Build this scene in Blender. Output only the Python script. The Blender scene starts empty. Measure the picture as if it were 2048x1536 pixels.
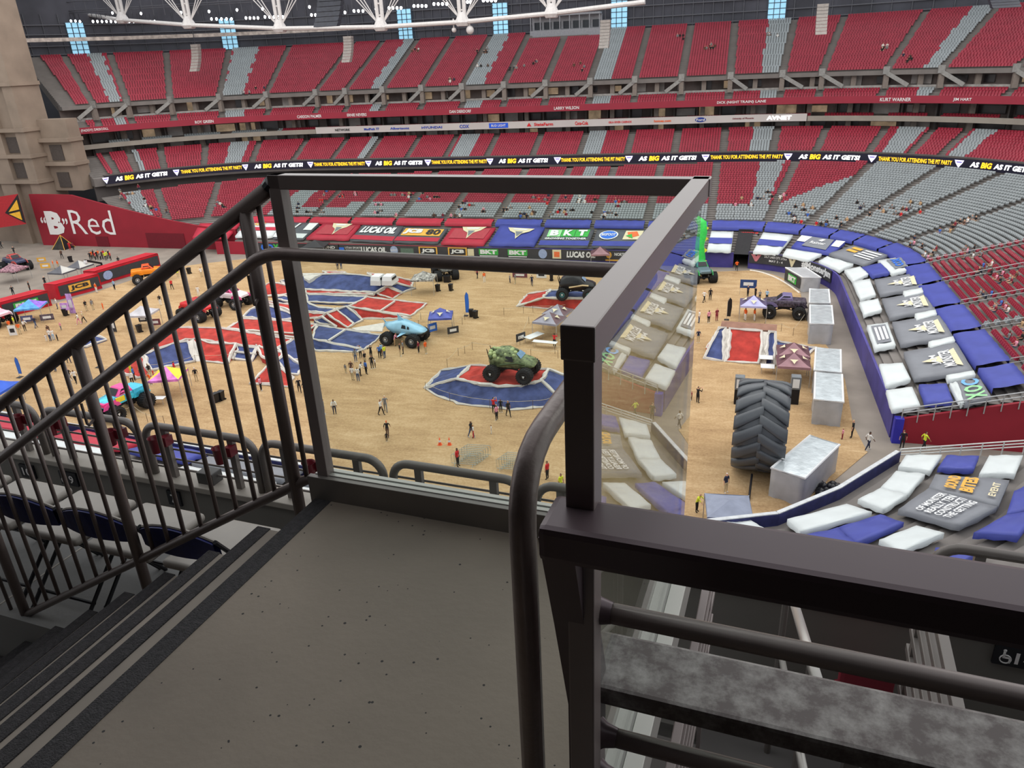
import bpy, bmesh, math, random
import numpy as np
from mathutils import Matrix, Vector
random.seed(7); rng = np.random.default_rng(7)
sc = bpy.context.scene
col = sc.collection

# ------------------------------------------------------------------ camera
FPX, CX, CY, H = 1500.0, 1024.0, 768.0, 32.0          # image frame 2048 x 1536
_d = np.array([(1190-CX)/FPX, (4200-CY)/FPX, 1.0]); _d /= np.linalg.norm(_d)
_f = np.array([0, 0, 1.0]) - _d*_d[2]; _f /= np.linalg.norm(_f)
_r = np.cross(_f, -_d)
_h = math.radians(16.8)
RC = np.array([[math.cos(_h), -math.sin(_h), 0], [math.sin(_h), math.cos(_h), 0], [0, 0, 1]]) @ np.array([_r, _f, -_d])
cam = bpy.data.cameras.new('camera'); camo = bpy.data.objects.new('camera', cam); col.objects.link(camo)
cam.sensor_width = 36.0; cam.lens = FPX/2048*36.0; cam.clip_start = 0.02; cam.clip_end = 2000
camo.matrix_world = Matrix(((RC[0,0], -RC[0,1], -RC[0,2], 0), (RC[1,0], -RC[1,1], -RC[1,2], 0),
                            (RC[2,0], -RC[2,1], -RC[2,2], H), (0, 0, 0, 1)))
sc.camera = camo

# ------------------------------------------------------------------ world, lights, exposure
w = bpy.data.worlds.new('world'); sc.world = w; w.use_nodes = True
bg = w.node_tree.nodes['Background']
bg.inputs[0].default_value = (0.93, 0.97, 1.0, 1); bg.inputs[1].default_value = 0.86
def area(name, loc, size, power, colr=(1, .97, .92)):
    l = bpy.data.lights.new(name, 'AREA'); l.shape = 'RECTANGLE'; l.size, l.size_y = size; l.energy = power; l.color = colr
    o = bpy.data.objects.new(name, l); col.objects.link(o); o.location = loc
    return o
area('roof_floodlights', (-45, 95, 56), (190, 90), 70000)
sc.view_settings.view_transform = 'Standard'; sc.view_settings.look = 'None'
sc.view_settings.gamma = 1.0; sc.view_settings.use_curve_mapping = False
sc.view_settings.exposure = 0.22

# ------------------------------------------------------------------ pixel -> place helpers
def ray(x, y): return RC @ np.array([(x-CX)/FPX, (y-CY)/FPX, 1.0])
def g(x, y, z=0.0):
    r = ray(x, y); t = (z-H)/r[2]; return Vector((r[0]*t, r[1]*t, z))
def vY(x, y, Y):
    r = ray(x, y); t = Y/r[1]; return Vector((r[0]*t, Y, H+r[2]*t))
def proj(p):
    c = RC.T @ (np.array(p, float)-np.array([0, 0, H])); return c[0]/c[2]*FPX+CX, c[1]/c[2]*FPX+CY
SL, Z0 = 0.26, 2.2                                     # slope and first level of the lower stand
NBASE = [(-95.0,51.3),(-6.0,42.7),(-.9,43.4),(4.4,45.6),(8.7,49.8),(13.5,56.1)]   # plan of the near front wall
NNRM = []
for (x0,y0),(x1,y1) in zip(NBASE[:-1], NBASE[1:]):
    l_ = math.hypot(x1-x0, y1-y0); NNRM.append(((y1-y0)/l_, -(x1-x0)/l_))
def bowlD(X, Y):
    if Y > 62 and (Y > 85 or X > 10):
        if Y < 106.4 and X > .8: return X-14.8
        cx = min(max(X, -90), .8); return math.hypot(X-cx, Y-106.4)-14
    return max(n[0]*(X-p[0])+n[1]*(Y-p[1]) for p, n in zip(NBASE, NNRM))
def bs(x, y, h=0.6):
    r = ray(x, y); t0 = 18.0; t = t0
    while t < 260:
        p = r*t
        if p[2]+H <= Z0+SL*max(0, bowlD(p[0], p[1]))+h:
            lo, hi = t-.5, t
            for _ in range(18):
                m = (lo+hi)/2; q = r*m
                if q[2]+H <= Z0+SL*max(0, bowlD(q[0], q[1]))+h: hi = m
                else: lo = m
            q = r*hi; return Vector((q[0], q[1], q[2]+H))
        t += .5
    return Vector((r[0]*t, r[1]*t, H+r[2]*t))

# ------------------------------------------------------------------ materials
def lin(c):
    return tuple(((v/255)/12.92 if v/255 <= .04045 else ((v/255+.055)/1.055)**2.4) for v in c)
MATS = {}
def mat(name, rgb=(128,128,128), rough=.6, metal=0.0, var=.12, scale=3.0, bump=0.0, bscale=None, emit=0.0, spec=.4, detail=4):
    if name in MATS: return MATS[name]
    m = bpy.data.materials.new(name); m.use_nodes = True; n = m.node_tree.nodes; L = m.node_tree.links
    b = n['Principled BSDF']; c = lin(rgb)
    b.inputs['Roughness'].default_value = rough; b.inputs['Metallic'].default_value = metal
    b.inputs['Specular IOR Level'].default_value = spec
    tc = n.new('ShaderNodeTexCoord'); nz = n.new('ShaderNodeTexNoise'); nz.inputs['Scale'].default_value = scale
    nz.inputs['Detail'].default_value = detail
    L.new(tc.outputs['Object'], nz.inputs['Vector'])
    cr = n.new('ShaderNodeValToRGB'); cr.color_ramp.elements[0].position = .3; cr.color_ramp.elements[1].position = .7
    cr.color_ramp.elements[0].color = tuple(v*(1-var) for v in c)+(1,); cr.color_ramp.elements[1].color = tuple(min(1, v*(1+var)) for v in c)+(1,)
    L.new(nz.outputs['Fac'], cr.inputs['Fac']); L.new(cr.outputs['Color'], b.inputs['Base Color'])
    if emit: L.new(cr.outputs['Color'], b.inputs['Emission Color']); b.inputs['Emission Strength'].default_value = emit
    if bump:
        nb = n.new('ShaderNodeTexNoise'); nb.inputs['Scale'].default_value = bscale or scale*4; nb.inputs['Detail'].default_value = 5
        L.new(tc.outputs['Object'], nb.inputs['Vector'])
        bp = n.new('ShaderNodeBump'); bp.inputs['Strength'].default_value = bump; bp.inputs['Distance'].default_value = .05
        L.new(nb.outputs['Fac'], bp.inputs['Height']); L.new(bp.outputs['Normal'], b.inputs['Normal'])
    MATS[name] = m; return m

# ------------------------------------------------------------------ mesh builder
class MB:
    def __init__(s): s.v = []; s.f = []; s.m = []; s.mi = 0
    def add(s, vs, fs):
        o = len(s.v); s.v += [tuple(p) for p in vs]; s.f += [tuple(i+o for i in f) for f in fs]; s.m += [s.mi]*len(fs); return s
    def box(s, a, b):
        x0, y0, z0 = a; x1, y1, z1 = b
        return s.add([(x0,y0,z0),(x1,y0,z0),(x1,y1,z0),(x0,y1,z0),(x0,y0,z1),(x1,y0,z1),(x1,y1,z1),(x0,y1,z1)],
                     [(0,3,2,1),(4,5,6,7),(0,1,5,4),(1,2,6,5),(2,3,7,6),(3,0,4,7)])
    def bbox(s, a, b, e):                              # box with all edges chamfered
        c = [(p+q)/2 for p, q in zip(a, b)]; h = [abs(q-p)/2 for p, q in zip(a, b)]
        bm = bmesh.new(); bmesh.ops.create_cube(bm, size=2)
        for v in bm.verts: v.co = Vector([c[i]+v.co[i]*h[i] for i in range(3)])
        bmesh.ops.bevel(bm, geom=list(bm.edges), offset=e, segments=2, affect='EDGES', profile=.6)
        return s.addbm(bm)
    def addbm(s, bm):
        bm.verts.index_update(); r = s.add([v.co for v in bm.verts], [[v.index for v in f.verts] for f in bm.faces]); bm.free(); return r
    def bar(s, p, q, wd, ht):                          # rectangular bar from p to q, ht along the upper normal
        p, q = Vector(p), Vector(q); d = (q-p).normalized(); u = Vector((0,0,1))
        if abs(d.dot(u)) > .99: u = Vector((0,1,0))
        r = d.cross(u).normalized()*wd/2; t = r.cross(d).normalized()*ht/2
        return s.add([p-r-t,p+r-t,p+r+t,p-r+t,q-r-t,q+r-t,q+r+t,q-r+t], [(0,1,2,3),(7,6,5,4),(0,4,5,1),(1,5,6,2),(2,6,7,3),(3,7,4,0)])
    def tube(s, pts, r, n=8, caps=True, close=False):
        pts = [Vector(p) for p in pts]; N = len(pts); vs = []; fs = []; pr = None
        rr = r if isinstance(r, (list, tuple)) else [r]*N
        for i, p in enumerate(pts):
            if close: d = pts[(i+1) % N]-pts[i-1]
            else: d = pts[min(i+1, N-1)]-pts[max(i-1, 0)]
            d.normalize()
            if pr is None:
                a = Vector((0,0,1)) if abs(d.z) < .9 else Vector((1,0,0)); pr = d.cross(a).normalized()
            pr = (pr-d*pr.dot(d)).normalized(); b = d.cross(pr)
            for k in range(n):
                t = 2*math.pi*k/n; vs.append(p+(pr*math.cos(t)+b*math.sin(t))*rr[i])
        M = N if close else N-1
        for i in range(M):
            for k in range(n):
                j = (i+1) % N
                fs.append((i*n+k, i*n+(k+1) % n, j*n+(k+1) % n, j*n+k))
        if caps and not close: fs.append(tuple(range(n))[::-1]); fs.append(tuple((N-1)*n+k for k in range(n)))
        return s.add(vs, fs)
    def prism(s, poly, z0, z1):                        # polygon (x,y) between two heights
        n = len(poly); vs = [(x,y,z0) for x,y in poly]+[(x,y,z1) for x,y in poly]
        return s.add(vs, [tuple(range(n))[::-1], tuple(range(n, 2*n))]+[(i,(i+1) % n,n+(i+1) % n,n+i) for i in range(n)])
    def lathe(s, prof, n=16, axis='z', c=(0,0,0)):     # prof = (radius, height)
        vs = []; fs = []; m = len(prof)
        for k in range(n):
            t = 2*math.pi*k/n; a, b = math.cos(t), math.sin(t)
            for r, h in prof:
                p = {'z': (r*a, r*b, h), 'y': (r*a, h, r*b), 'x': (h, r*a, r*b)}[axis]
                vs.append((p[0]+c[0], p[1]+c[1], p[2]+c[2]))
        for k in range(n):
            k2 = (k+1) % n
            for i in range(m-1): fs.append((k*m+i, k2*m+i, k2*m+i+1, k*m+i+1))
        return s.add(vs, fs)
    def loft(s, rings, caps=True):
        n = len(rings[0]); vs = [p for r in rings for p in r]; fs = []
        for i in range(len(rings)-1):
            for k in range(n): fs.append((i*n+k, i*n+(k+1) % n, (i+1)*n+(k+1) % n, (i+1)*n+k))
        if caps: fs.append(tuple(range(n))[::-1]); fs.append(tuple((len(rings)-1)*n+k for k in range(n)))
        return s.add(vs, fs)
    def ball(s, c, r, n=8, m=6, sq=(1,1,1)):
        prof = [(math.sin(math.pi*i/m), -math.cos(math.pi*i/m)) for i in range(m+1)]
        o = len(s.v); s.lathe([(max(a, 1e-3)*r, b*r) for a, b in prof], n)
        for i in range(o, len(s.v)): v = s.v[i]; s.v[i] = (c[0]+v[0]*sq[0], c[1]+v[1]*sq[1], c[2]+v[2]*sq[2])
        return s
    def mesh(s, name, mats, smooth=False):
        me = bpy.data.meshes.new(name); me.from_pydata(s.v, [], s.f)
        for m in (mats if isinstance(mats, (list, tuple)) else [mats]): me.materials.append(m)
        if max(s.m or [0]): me.polygons.foreach_set('material_index', s.m)
        if smooth: me.polygons.foreach_set('use_smooth', [True]*len(s.f))
        me.validate(); me.update(); return me
    def build(s, name, mats, parent=None, smooth=False, loc=None):
        return link(name, s.mesh(name, mats, smooth), parent, loc)
def link(name, me, parent=None, loc=None):
    o = bpy.data.objects.new(name, me); col.objects.link(o)
    if parent is not None: o.parent = parent
    if loc is not None: o.location = loc
    return o
def tag(o, label=None, cat=None, group=None, kind=None):
    if label: o['label'] = label
    if cat: o['category'] = cat
    if group: o['group'] = group
    if kind: o['kind'] = kind
    return o
def thing(name, label, cat, loc=(0,0,0), rz=0.0, group=None):
    o = bpy.data.objects.new(name, None); col.objects.link(o); o.location = loc; o.rotation_euler = (0,0,rz)
    o.empty_display_size = .2
    return tag(o, label, cat, group)
def struct(name, mb, m, smooth=False, label=None):
    o = mb.build(name, m, smooth=smooth); o['kind'] = 'structure'
    if label: o['label'] = label
    return o
def sgroup(name, label):
    o = thing(name, label, None); o['kind'] = 'structure'; return o
def copy_tree(o, parent=None):
    c = o.copy(); col.objects.link(c)
    if parent is not None: c.parent = parent
    for ch in o.children: copy_tree(ch, c)
    return c
def arrays(name, V, Fq, mats, mi=None, parent=None):   # big quad meshes straight from numpy
    me = bpy.data.meshes.new(name); nv, nf = len(V), len(Fq)
    me.vertices.add(nv); me.vertices.foreach_set('co', np.ascontiguousarray(V, np.float32).ravel())
    me.loops.add(nf*4); me.loops.foreach_set('vertex_index', np.ascontiguousarray(Fq, np.int32).ravel())
    me.polygons.add(nf); me.polygons.foreach_set('loop_start', np.arange(nf, dtype=np.int32)*4)
    for m in (mats if isinstance(mats, (list, tuple)) else [mats]): me.materials.append(m)
    if mi is not None: me.polygons.foreach_set('material_index', np.ascontiguousarray(mi, np.int32))
    me.update(calc_edges=True); me.validate()
    return link(name, me, parent)
# ------------------------------------------------------------------ lettering
TXT = {}
def text_geo(s, bold=0.0, shear=0.0):
    k = (s, bold, shear)
    if k not in TXT:
        cu = bpy.data.curves.new('t', 'FONT'); cu.body = s; cu.align_x = 'CENTER'; cu.align_y = 'CENTER'
        cu.resolution_u = 2; cu.offset = bold; cu.shear = shear; cu.fill_mode = 'FRONT'
        o = bpy.data.objects.new('t', cu); col.objects.link(o)
        me = bpy.data.meshes.new_from_object(o.evaluated_get(bpy.context.evaluated_depsgraph_get()))
        V = np.array([v.co[:2] for v in me.vertices]); Fc = [tuple(p.vertices) for p in me.polygons]
        bpy.data.objects.remove(o); bpy.data.curves.remove(cu); bpy.data.meshes.remove(me)
        lo, hi = V.min(0), V.max(0); V = (V-(lo+hi)/2)/(hi-lo)          # unit box -0.5..0.5
        TXT[k] = (V, Fc)
    return TXT[k]
def letters(mb, s, c, right, up, width, height, bold=.02, shear=0.0):
    V, Fc = text_geo(s, bold, shear); c, r, u = Vector(c), Vector(right).normalized(), Vector(up).normalized()
    mb.add([c+r*(x*width)+u*(y*height) for x, y in V], Fc)
# ------------------------------------------------------------------ arena floor and dirt
def dirt_material():
    m = bpy.data.materials.new('packed_dirt'); m.use_nodes = True; n = m.node_tree.nodes; L = m.node_tree.links
    b = n['Principled BSDF']; b.inputs['Roughness'].default_value = .95; b.inputs['Specular IOR Level'].default_value = .1
    tc = n.new('ShaderNodeTexCoord')
    def noise(scale, rot, stretch, detail=6):
        mp = n.new('ShaderNodeMapping'); mp.inputs['Rotation'].default_value = (0,0,rot); mp.inputs['Scale'].default_value = stretch
        L.new(tc.outputs['Object'], mp.inputs['Vector']); z = n.new('ShaderNodeTexNoise'); z.inputs['Scale'].default_value = scale
        z.inputs['Detail'].default_value = detail; z.inputs['Roughness'].default_value = .65; L.new(mp.outputs['Vector'], z.inputs['Vector']); return z
    n1 = noise(.07, 0, (1,1,1)); n2 = noise(.45, .75, (.3,1,1), 8); n3 = noise(.5, -.55, (.28,1,1), 8); n4 = noise(4.5, 0, (1,1,1), 10)
    n2.inputs['Distortion'].default_value = 1.6; n3.inputs['Distortion'].default_value = 1.9
    def mix(a, c, f):
        x = n.new('ShaderNodeMix'); x.data_type = 'FLOAT'; x.inputs[0].default_value = f
        L.new(a, x.inputs[2]); L.new(c, x.inputs[3]); return x.outputs[0]
    v = mix(mix(n1.outputs['Fac'], n2.outputs['Fac'], .4), mix(n3.outputs['Fac'], n4.outputs['Fac'], .5), .55)
    cr = n.new('ShaderNodeValToRGB'); e = cr.color_ramp.elements
    e[0].position = .36; e[0].color = lin((140,110,80))+(1,); e[1].position = .64; e[1].color = lin((204,176,138))+(1,)
    k = cr.color_ramp.elements.new(.5); k.color = lin((176,146,108))+(1,)
    L.new(v, cr.inputs['Fac']); L.new(cr.outputs['Color'], b.inputs['Base Color'])
    bp = n.new('ShaderNodeBump'); bp.inputs['Strength'].default_value = .6; bp.inputs['Distance'].default_value = .25
    L.new(v, bp.inputs['Height']); L.new(bp.outputs['Normal'], b.inputs['Normal'])
    return m
CONC = mat('arena_concrete', (140,130,120), .8, var=.18, scale=.25, bump=.1)
fl = MB(); fl.box((-230,20,-.6),(60,190,-.02)); struct('floor', fl, CONC, label='grey concrete arena floor around the dirt')
dp = [(-40,640),(60,622),(205,580),(330,538),(400,528),(500,517),(800,523),(1000,528),(1200,533),(1400,545),(1500,541),(1545,549),(1580,562),(1600,582),(1612,640),(1660,700),(1690,760),(1706,850),(1735,905),(1670,960),(1640,985)]
poly = [tuple(g(*p)[:2]) for p in dp]+[(4,46.2),(-.9,44.1),(-6,43.4),(-60,48.6),(-118,54),(-112,75)]
d = MB(); d.prism(poly, -.3, .03)
struct('dirt_ground', d, dirt_material(), label='tan packed dirt spread over the arena floor')
db = MB()
pts = [g(1500+i*6.2, 541+ (i/16)**2*36+i*.6, .02) for i in range(17)]
for a, b in zip(pts[:-1], pts[1:]):
    if random.random() < .85: db.tube([a+Vector((0,0,.03)), b+Vector((0,0,.03))], .14, 5)
tag(db.build('dirt_edge_line', mat('chalk_white', (220,212,200), .9)), 'pale broken chalk line curving along the dirt edge by the corner tunnel', 'line')

# ------------------------------------------------------------------ the stadium bowl: one plan curve, offset outwards
KA = 50.0; QE = .8+KA*math.pi/2
def plan(q, D):
    if q < -90:
        t = (-90-q)/KA; return -90-math.sin(t)*(14+D), 106.4+math.cos(t)*(14+D), (-math.sin(t), math.cos(t))
    if q <= .8: return q, 120.4+D, (0.0, 1.0)
    if q < QE:
        t = (q-.8)/KA; return .8+math.sin(t)*(14+D), 106.4+math.cos(t)*(14+D), (math.sin(t), math.cos(t))
    return 14.8+D, 106.4-(q-QE), (1.0, 0.0)
def qof(X, Y):
    if X < -90: return -90-KA*math.atan2(-90-X, Y-106.4)
    if Y < 106.4 and X > .8: return QE+106.4-Y
    if X > .8: return .8+KA*math.atan2(X-.8, Y-106.4)
    return X
QL, QR = -90-KA*1.02, QE+42.0
QS = np.concatenate([np.linspace(QL, -90, 24), np.linspace(-86, .8, 20), np.linspace(3, QE, 30), np.linspace(QE+4, QR, 9)])
def tilt(q): return 5.0*max(-1.25, min(1.1, (q+45)/85.0))
def ring(mb, prof, qs, tl=True, closed=False):          # sweep a (D,z) profile along the plan
    rings = []
    for q in qs:
        r = []
        for D, z in prof:
            X, Y, n = plan(q, D+(tilt(q) if tl else 0)); r.append((X, Y, z))
        rings.append(r)
    n = len(prof); vs = [p for r in rings for p in r]; fs = []
    m = n if closed else n-1
    for i in range(len(rings)-1):
        for k in range(m): fs.append((i*n+k, i*n+(k+1) % n, (i+1)*n+(k+1) % n, (i+1)*n+k))
    if closed: fs.append(tuple(range(n))); fs.append(tuple((len(rings)-1)*n+k for k in range(n))[::-1])
    mb.add(vs, fs); return mb
def boxring(mb, D0, D1, z0, z1, qs, tl=True): return ring(mb, [(D0,z0),(D1,z0),(D1,z1),(D0,z1)], qs, tl, True)
STC = mat('stand_concrete', (118,112,108), .85, var=.1, scale=.5)
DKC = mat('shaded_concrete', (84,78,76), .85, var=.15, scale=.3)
LGC = mat('pale_fascia_concrete', (150,142,132), .8, var=.1, scale=.4)
RW, RH = .85, .221
def lower_end(q): return 32.5+tilt(q)                    # where the lower stand ends under the ribbon
# left corner is cut off by the red wall at Y = 124
def clipq(q, D):
    X, Y, n = plan(q, D); return Y >= 124.3 or q > -90
mb = MB(); qs = [q for q in QS if q > -90-KA*1.2]
NR = 43
rows = []
for r in range(NR):
    rows += [(r*RW, Z0+r*RH-(RH if r else 0)), (r*RW, Z0+r*RH)] if r else [(0, Z0)]
vs, fs = [], []; n = len(rows)
for q in qs:
    for D, z in rows:
        lim = lower_end(q); Dq = min(D, lim); zz = min(z, Z0+math.floor(lim/RW)*RH)
        X, Y, _ = plan(q, Dq)
        if q < -90 and Y < 123.6: zz = -.4                # below the cut: drop out of sight under the floor
        vs.append((X, Y, zz))
for i in range(len(qs)-1):
    for k in range(n-1):
        q4 = [i*n+k, i*n+k+1, (i+1)*n+k+1, (i+1)*n+k]
        if qs[i] < -90 and min(vs[j][2] for j in q4) < -.3: continue
        if len({tuple(np.round(vs[j], 3)) for j in q4}) < 3: continue
        fs.append(tuple(q4))
mb.add(vs, fs); struct('lower_stand', mb, STC, label='stepped grey concrete lower stand sweeping round the far side')
# near corner of the lower stand
def near_row(D):
    out = [(NBASE[0][0]+NNRM[0][0]*D, NBASE[0][1]+NNRM[0][1]*D)]
    for i in range(1, 5):
        a_, b_ = NNRM[i-1], NNRM[i]; m_ = (a_[0]+b_[0], a_[1]+b_[1]); k_ = 2/(m_[0]**2+m_[1]**2); out.append((NBASE[i][0]+m_[0]*k_*D, NBASE[i][1]+m_[1]*k_*D))
    x, y = NBASE[5][0]+NNRM[4][0]*D, NBASE[5][1]+NNRM[4][1]*D; dx, dy = -NNRM[4][1], NNRM[4][0]; e = (56.1-y)/dy; return out+[(x+dx*e, 56.1)]
mb = MB(); vs, fs = [], []; rr = [(0, 0)]
prof = [(0, Z0)]
for r in range(1, 38): prof += [(r*RW, Z0+(r-1)*RH), (r*RW, Z0+r*RH)]
for D, z in prof: vs += [(x, y, z) for x, y in near_row(D)]
for k in range(len(prof)-1):
    for i in range(5): fs.append((k*6+i, k*6+i+1, (k+1)*6+i+1, (k+1)*6+i))
mb.add(vs, fs); struct('lower_stand_near', mb, STC, label='stepped grey concrete lower stand below the near balcony')
# front walls
PUR = mat('purple_wall_cloth', (70,62,134), .55, var=.2, scale=.6, bump=.3, bscale=1.2)
REDW = mat('red_wall_cloth', (150,30,48), .6, var=.12, scale=.5)
TUN0, TUN1 = qof(*g(1466,527)[:2]), qof(*g(1500,529)[:2])
def wall_seg(name, q0, q1, m, z1=2.35, lab=None):
    mb = MB(); k = max(3, int((q1-q0)/3)); boxring(mb, -.12, .12, -.1, z1, np.linspace(q0, q1, k), False); return struct(name, mb, m, label=lab)
QB = qof(*g(955,521)[:2])
wall_seg('wall_far_red', -90-KA*.25, QB, REDW, lab='red cloth-covered front wall of the far stand')
wall_seg('wall_far_purple', QB, TUN0, PUR, lab='purple cloth-covered front wall before the corner tunnel')
wall_seg('wall_corner_purple', TUN1, QR-.3, PUR, 2.6, lab='purple cloth-covered front wall round the corner and end stand')
mb = MB()
nr = near_row(0)
for a, b in zip(nr[:-1], nr[1:]): mb.bar((a[0],a[1],1.5), (b[0],b[1],1.5), .24, 3.2)
nw_ = struct('wall_near', mb, PUR, label='purple front wall of the near stand')
mb = MB(); n2_ = near_row(.16)
for a, b in zip(n2_[:-1], n2_[1:]): mb.bar((a[0],a[1],2.62), (b[0],b[1],2.62), .06, .9)
mb.build('navy_back_panel', mat('navy_panel', (44,46,92), .6, var=.25, scale=2), nw_)
mb = MB()
for a, b in zip(nr[:-1], nr[1:]): mb.bar((a[0],a[1],3.13), (b[0],b[1],3.13), .3, .07)
mb.build('white_cap', mat('cap_white', (196,198,200), .5), nw_)
mb = MB(); mb.box((14.7,63.6,-.1),(15.4,64.3,2.3)); struct('wall_tunnel_end', mb, mat('royal_blue_cloth', (48,44,160), .6, var=.2, scale=.6, bump=.3))
# corner vomitory (dark tunnel) with a lit sign
mb = MB(); a = plan(TUN0, 0); b = plan(TUN1, 0); TA, TB = a, b; TNX = np.array(plan((TUN0+TUN1)/2, 0)[2])
def tp(p, k, z): return (p[0]+TNX[0]*k, p[1]+TNX[1]*k, z)
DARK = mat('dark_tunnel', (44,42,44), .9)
mb.add([tp(a,0,0),tp(a,8,0),tp(a,8,4.2),tp(a,0,2.3)], [(0,1,2,3)]); mb.add([tp(b,0,0),tp(b,8,0),tp(b,8,4.2),tp(b,0,2.3)], [(3,2,1,0)])
mb.add([tp(a,6.5,2.3),tp(b,6.5,2.3),tp(b,6.5,4.6),tp(a,6.5,4.6)], [(0,1,2,3)]); mb.add([tp(a,-.3,2.2),tp(b,-.3,2.2),tp(b,8,4.75),tp(a,8,4.75)], [(0,1,2,3)])
mb.add([tp(a,8,-.1),tp(b,8,-.1),tp(b,8,4.6),tp(a,8,4.6)], [(0,1,2,3)])
struct('door_1', mb, DARK, label='dark vomitory tunnel opening in the corner stand')
# end-stand side wall along the exit tunnel (red, sloping top)
RD = mat('brick_red_wall', (142,26,42), .7, var=.08, scale=.4)
mb = MB()
poly2 = [(14.8,-.1),(48,-.1),(48,Z0+33*SL),(14.8,Z0-.1)]
mb.add([(x,63.9,z) for x,z in poly2]+[(x,64.2,z) for x,z in poly2], [(0,1,2,3),(7,6,5,4),(0,4,5,1),(1,5,6,2),(2,6,7,3),(3,7,4,0)])
struct('wall_tunnel', mb, RD, label='red wall with sloping top beside the exit tunnel')
# tall red wall on the left that cuts the corner stand
mb = MB(); Yw = 123.4
def zr(X):
    D = math.hypot(min(0, X+90), Yw-106.4)-14; return max(2.3, Z0+SL*max(0, D)+1.0)
xs = [-91,-93,-96,-100,-105,-110,-116,-122,-128,-134,-138.6]
top = [(x, min(zr(x), 10.5)) for x in xs]
vs = [(x,Yw,-.1) for x,_ in top]+[(x,Yw,z) for x,z in top]+[(x,Yw+.4,-.1) for x,_ in top]+[(x,Yw+.4,z) for x,z in top]; k = len(xs)
fs = []
for i in range(k-1): fs += [(i,k+i,k+i+1,i+1),(2*k+i+1,3*k+i+1,3*k+i,2*k+i),(k+i,3*k+i,3*k+i+1,k+i+1)]
mb.add(vs, fs); lw = struct('wall_left_red', mb, RD, label='tall red wall with a painted beer sign at the far left')
# sign painted on that wall
WHT = mat('sign_white', (228,224,222), .6, var=.03)
def onwall(px, py): return vY(px, py, Yw-.06)
def wallword(mb, s, px, py, wpx, hpx, bold, sh=0):
    c = onwall(px, py); r = onwall(px+wpx/2, py+wpx*.07)-onwall(px-wpx/2, py-wpx*.07); u = onwall(px, py-hpx/2)-onwall(px, py+hpx/2)
    letters(mb, s, c, (1,0,0), (0,0,1), r.length, u.length, bold, sh)
mb = MB(); wallword(mb, 'Red', 183, 445, 88, 46, -.005); wallword(mb, '\u201c', 86, 440, 11, 12, .02); wallword(mb, 'B', 110, 446, 34, 44, .06); wallword(mb, '\u201d', 130, 443, 11, 12, .02)
mb.build('painted_sign', WHT, lw)
mb = MB()
for x0, x1, y in ((-124.5,-121.5,2.1),(-112,-103,3.0)):
    mb.box((x0,Yw-.1,0),(x1,Yw+.05,y))
mb.build('doorway', mat('deep_red_recess', (104,14,30), .8), lw)

# ------------------------------------------------------------------ decks above the lower stand (far side)
UQ = [q for q in QS if q < QE+2]
def sring(name, profs, m, lab=None, qs=UQ):
    mb = MB()
    for p in profs: ring(mb, p, qs, True, True)
    return struct(name, mb, m, label=lab)
DL = 34.2                                              # ribbon
CR_, CT = 11, .80                                       # club rows
club = [(DL+.6, 12.6)]
for r in range(CR_): club += [(DL+.9+r*CT, 12.7+r*.33), (DL+.9+(r+1)*CT, 12.7+r*.33)]
club += [(DL+.9+CR_*CT, 12.7+CR_*.33), (DL+.9+CR_*CT, 11.0), (DL+.6, 11.0)]
mb = MB(); ring(mb, club, UQ, True, True); struct('club_stand', mb, STC, label='stepped concrete club tier above the ribbon screen')
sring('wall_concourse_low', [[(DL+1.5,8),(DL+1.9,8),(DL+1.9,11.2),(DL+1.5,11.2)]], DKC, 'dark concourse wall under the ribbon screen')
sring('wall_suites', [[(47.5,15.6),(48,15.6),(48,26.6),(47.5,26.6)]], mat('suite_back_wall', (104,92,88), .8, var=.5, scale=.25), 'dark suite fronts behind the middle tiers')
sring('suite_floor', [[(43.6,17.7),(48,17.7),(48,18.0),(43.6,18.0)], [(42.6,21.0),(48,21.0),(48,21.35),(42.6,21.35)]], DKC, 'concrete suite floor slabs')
LOGOW = mat('white_board', (196,188,184), .5, var=.05, scale=.2)
QS1 = qof(*vY(1613,231,165)[:2]); QS0 = qof(*vY(648,255,165)[:2])
mb = MB(); boxring(mb, 43.2, 43.6, 17.75, 19.15, np.linspace(QS0, QS1, 40)); lb = struct('trim_1', mb, LOGOW, label='white fascia board with coloured sponsor lettering')
mb = MB(); boxring(mb, 43.3, 43.6, 17.75, 18.7, [q for q in UQ if q <= QS0]+[QS0-.1]); boxring(mb, 43.3, 43.6, 17.75, 18.7, [QS1+.1]+[q for q in UQ if q > QS1])
struct('trim_2', mb, LGC, label='plain beige concrete fascia of the suite level')
mb = MB(); boxring(mb, 42.2, 42.6, 21.0, 22.25, UQ); rb = struct('trim_3', mb, mat('red_fascia', (150,40,58), .6, var=.06, scale=.3), label='long red fascia band lettered with white names')
tr = [(42.7,21.4)]
for r in range(3): tr += [(42.7+r*.85, 21.9+r*.42), (42.7+(r+1)*.85, 21.9+r*.42)]
tr += [(45.25,23.3),(45.7,23.3),(45.7,21.4)]
mb = MB(); ring(mb, tr, UQ, True, True); struct('mezzanine_stand', mb, STC, label='narrow stepped tier above the red fascia')
sring('trim_4', [[(45.3,23.2),(45.5,23.2),(45.5,23.95),(45.3,23.95)]], mat('steel_rail_panel', (150,146,142), .5, .3, var=.25, scale=1.5), 'pale railing panel along the mezzanine concourse')
UD, UZ, UT, UR, UN = 44.6, 26.5, .78, .345, 29          # upper deck
up = [(UD, UZ-.75), (UD, UZ)]
for r in range(UN): up += [(UD+.3+r*UT, UZ+r*UR), (UD+.3+(r+1)*UT, UZ+r*UR)]
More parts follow.
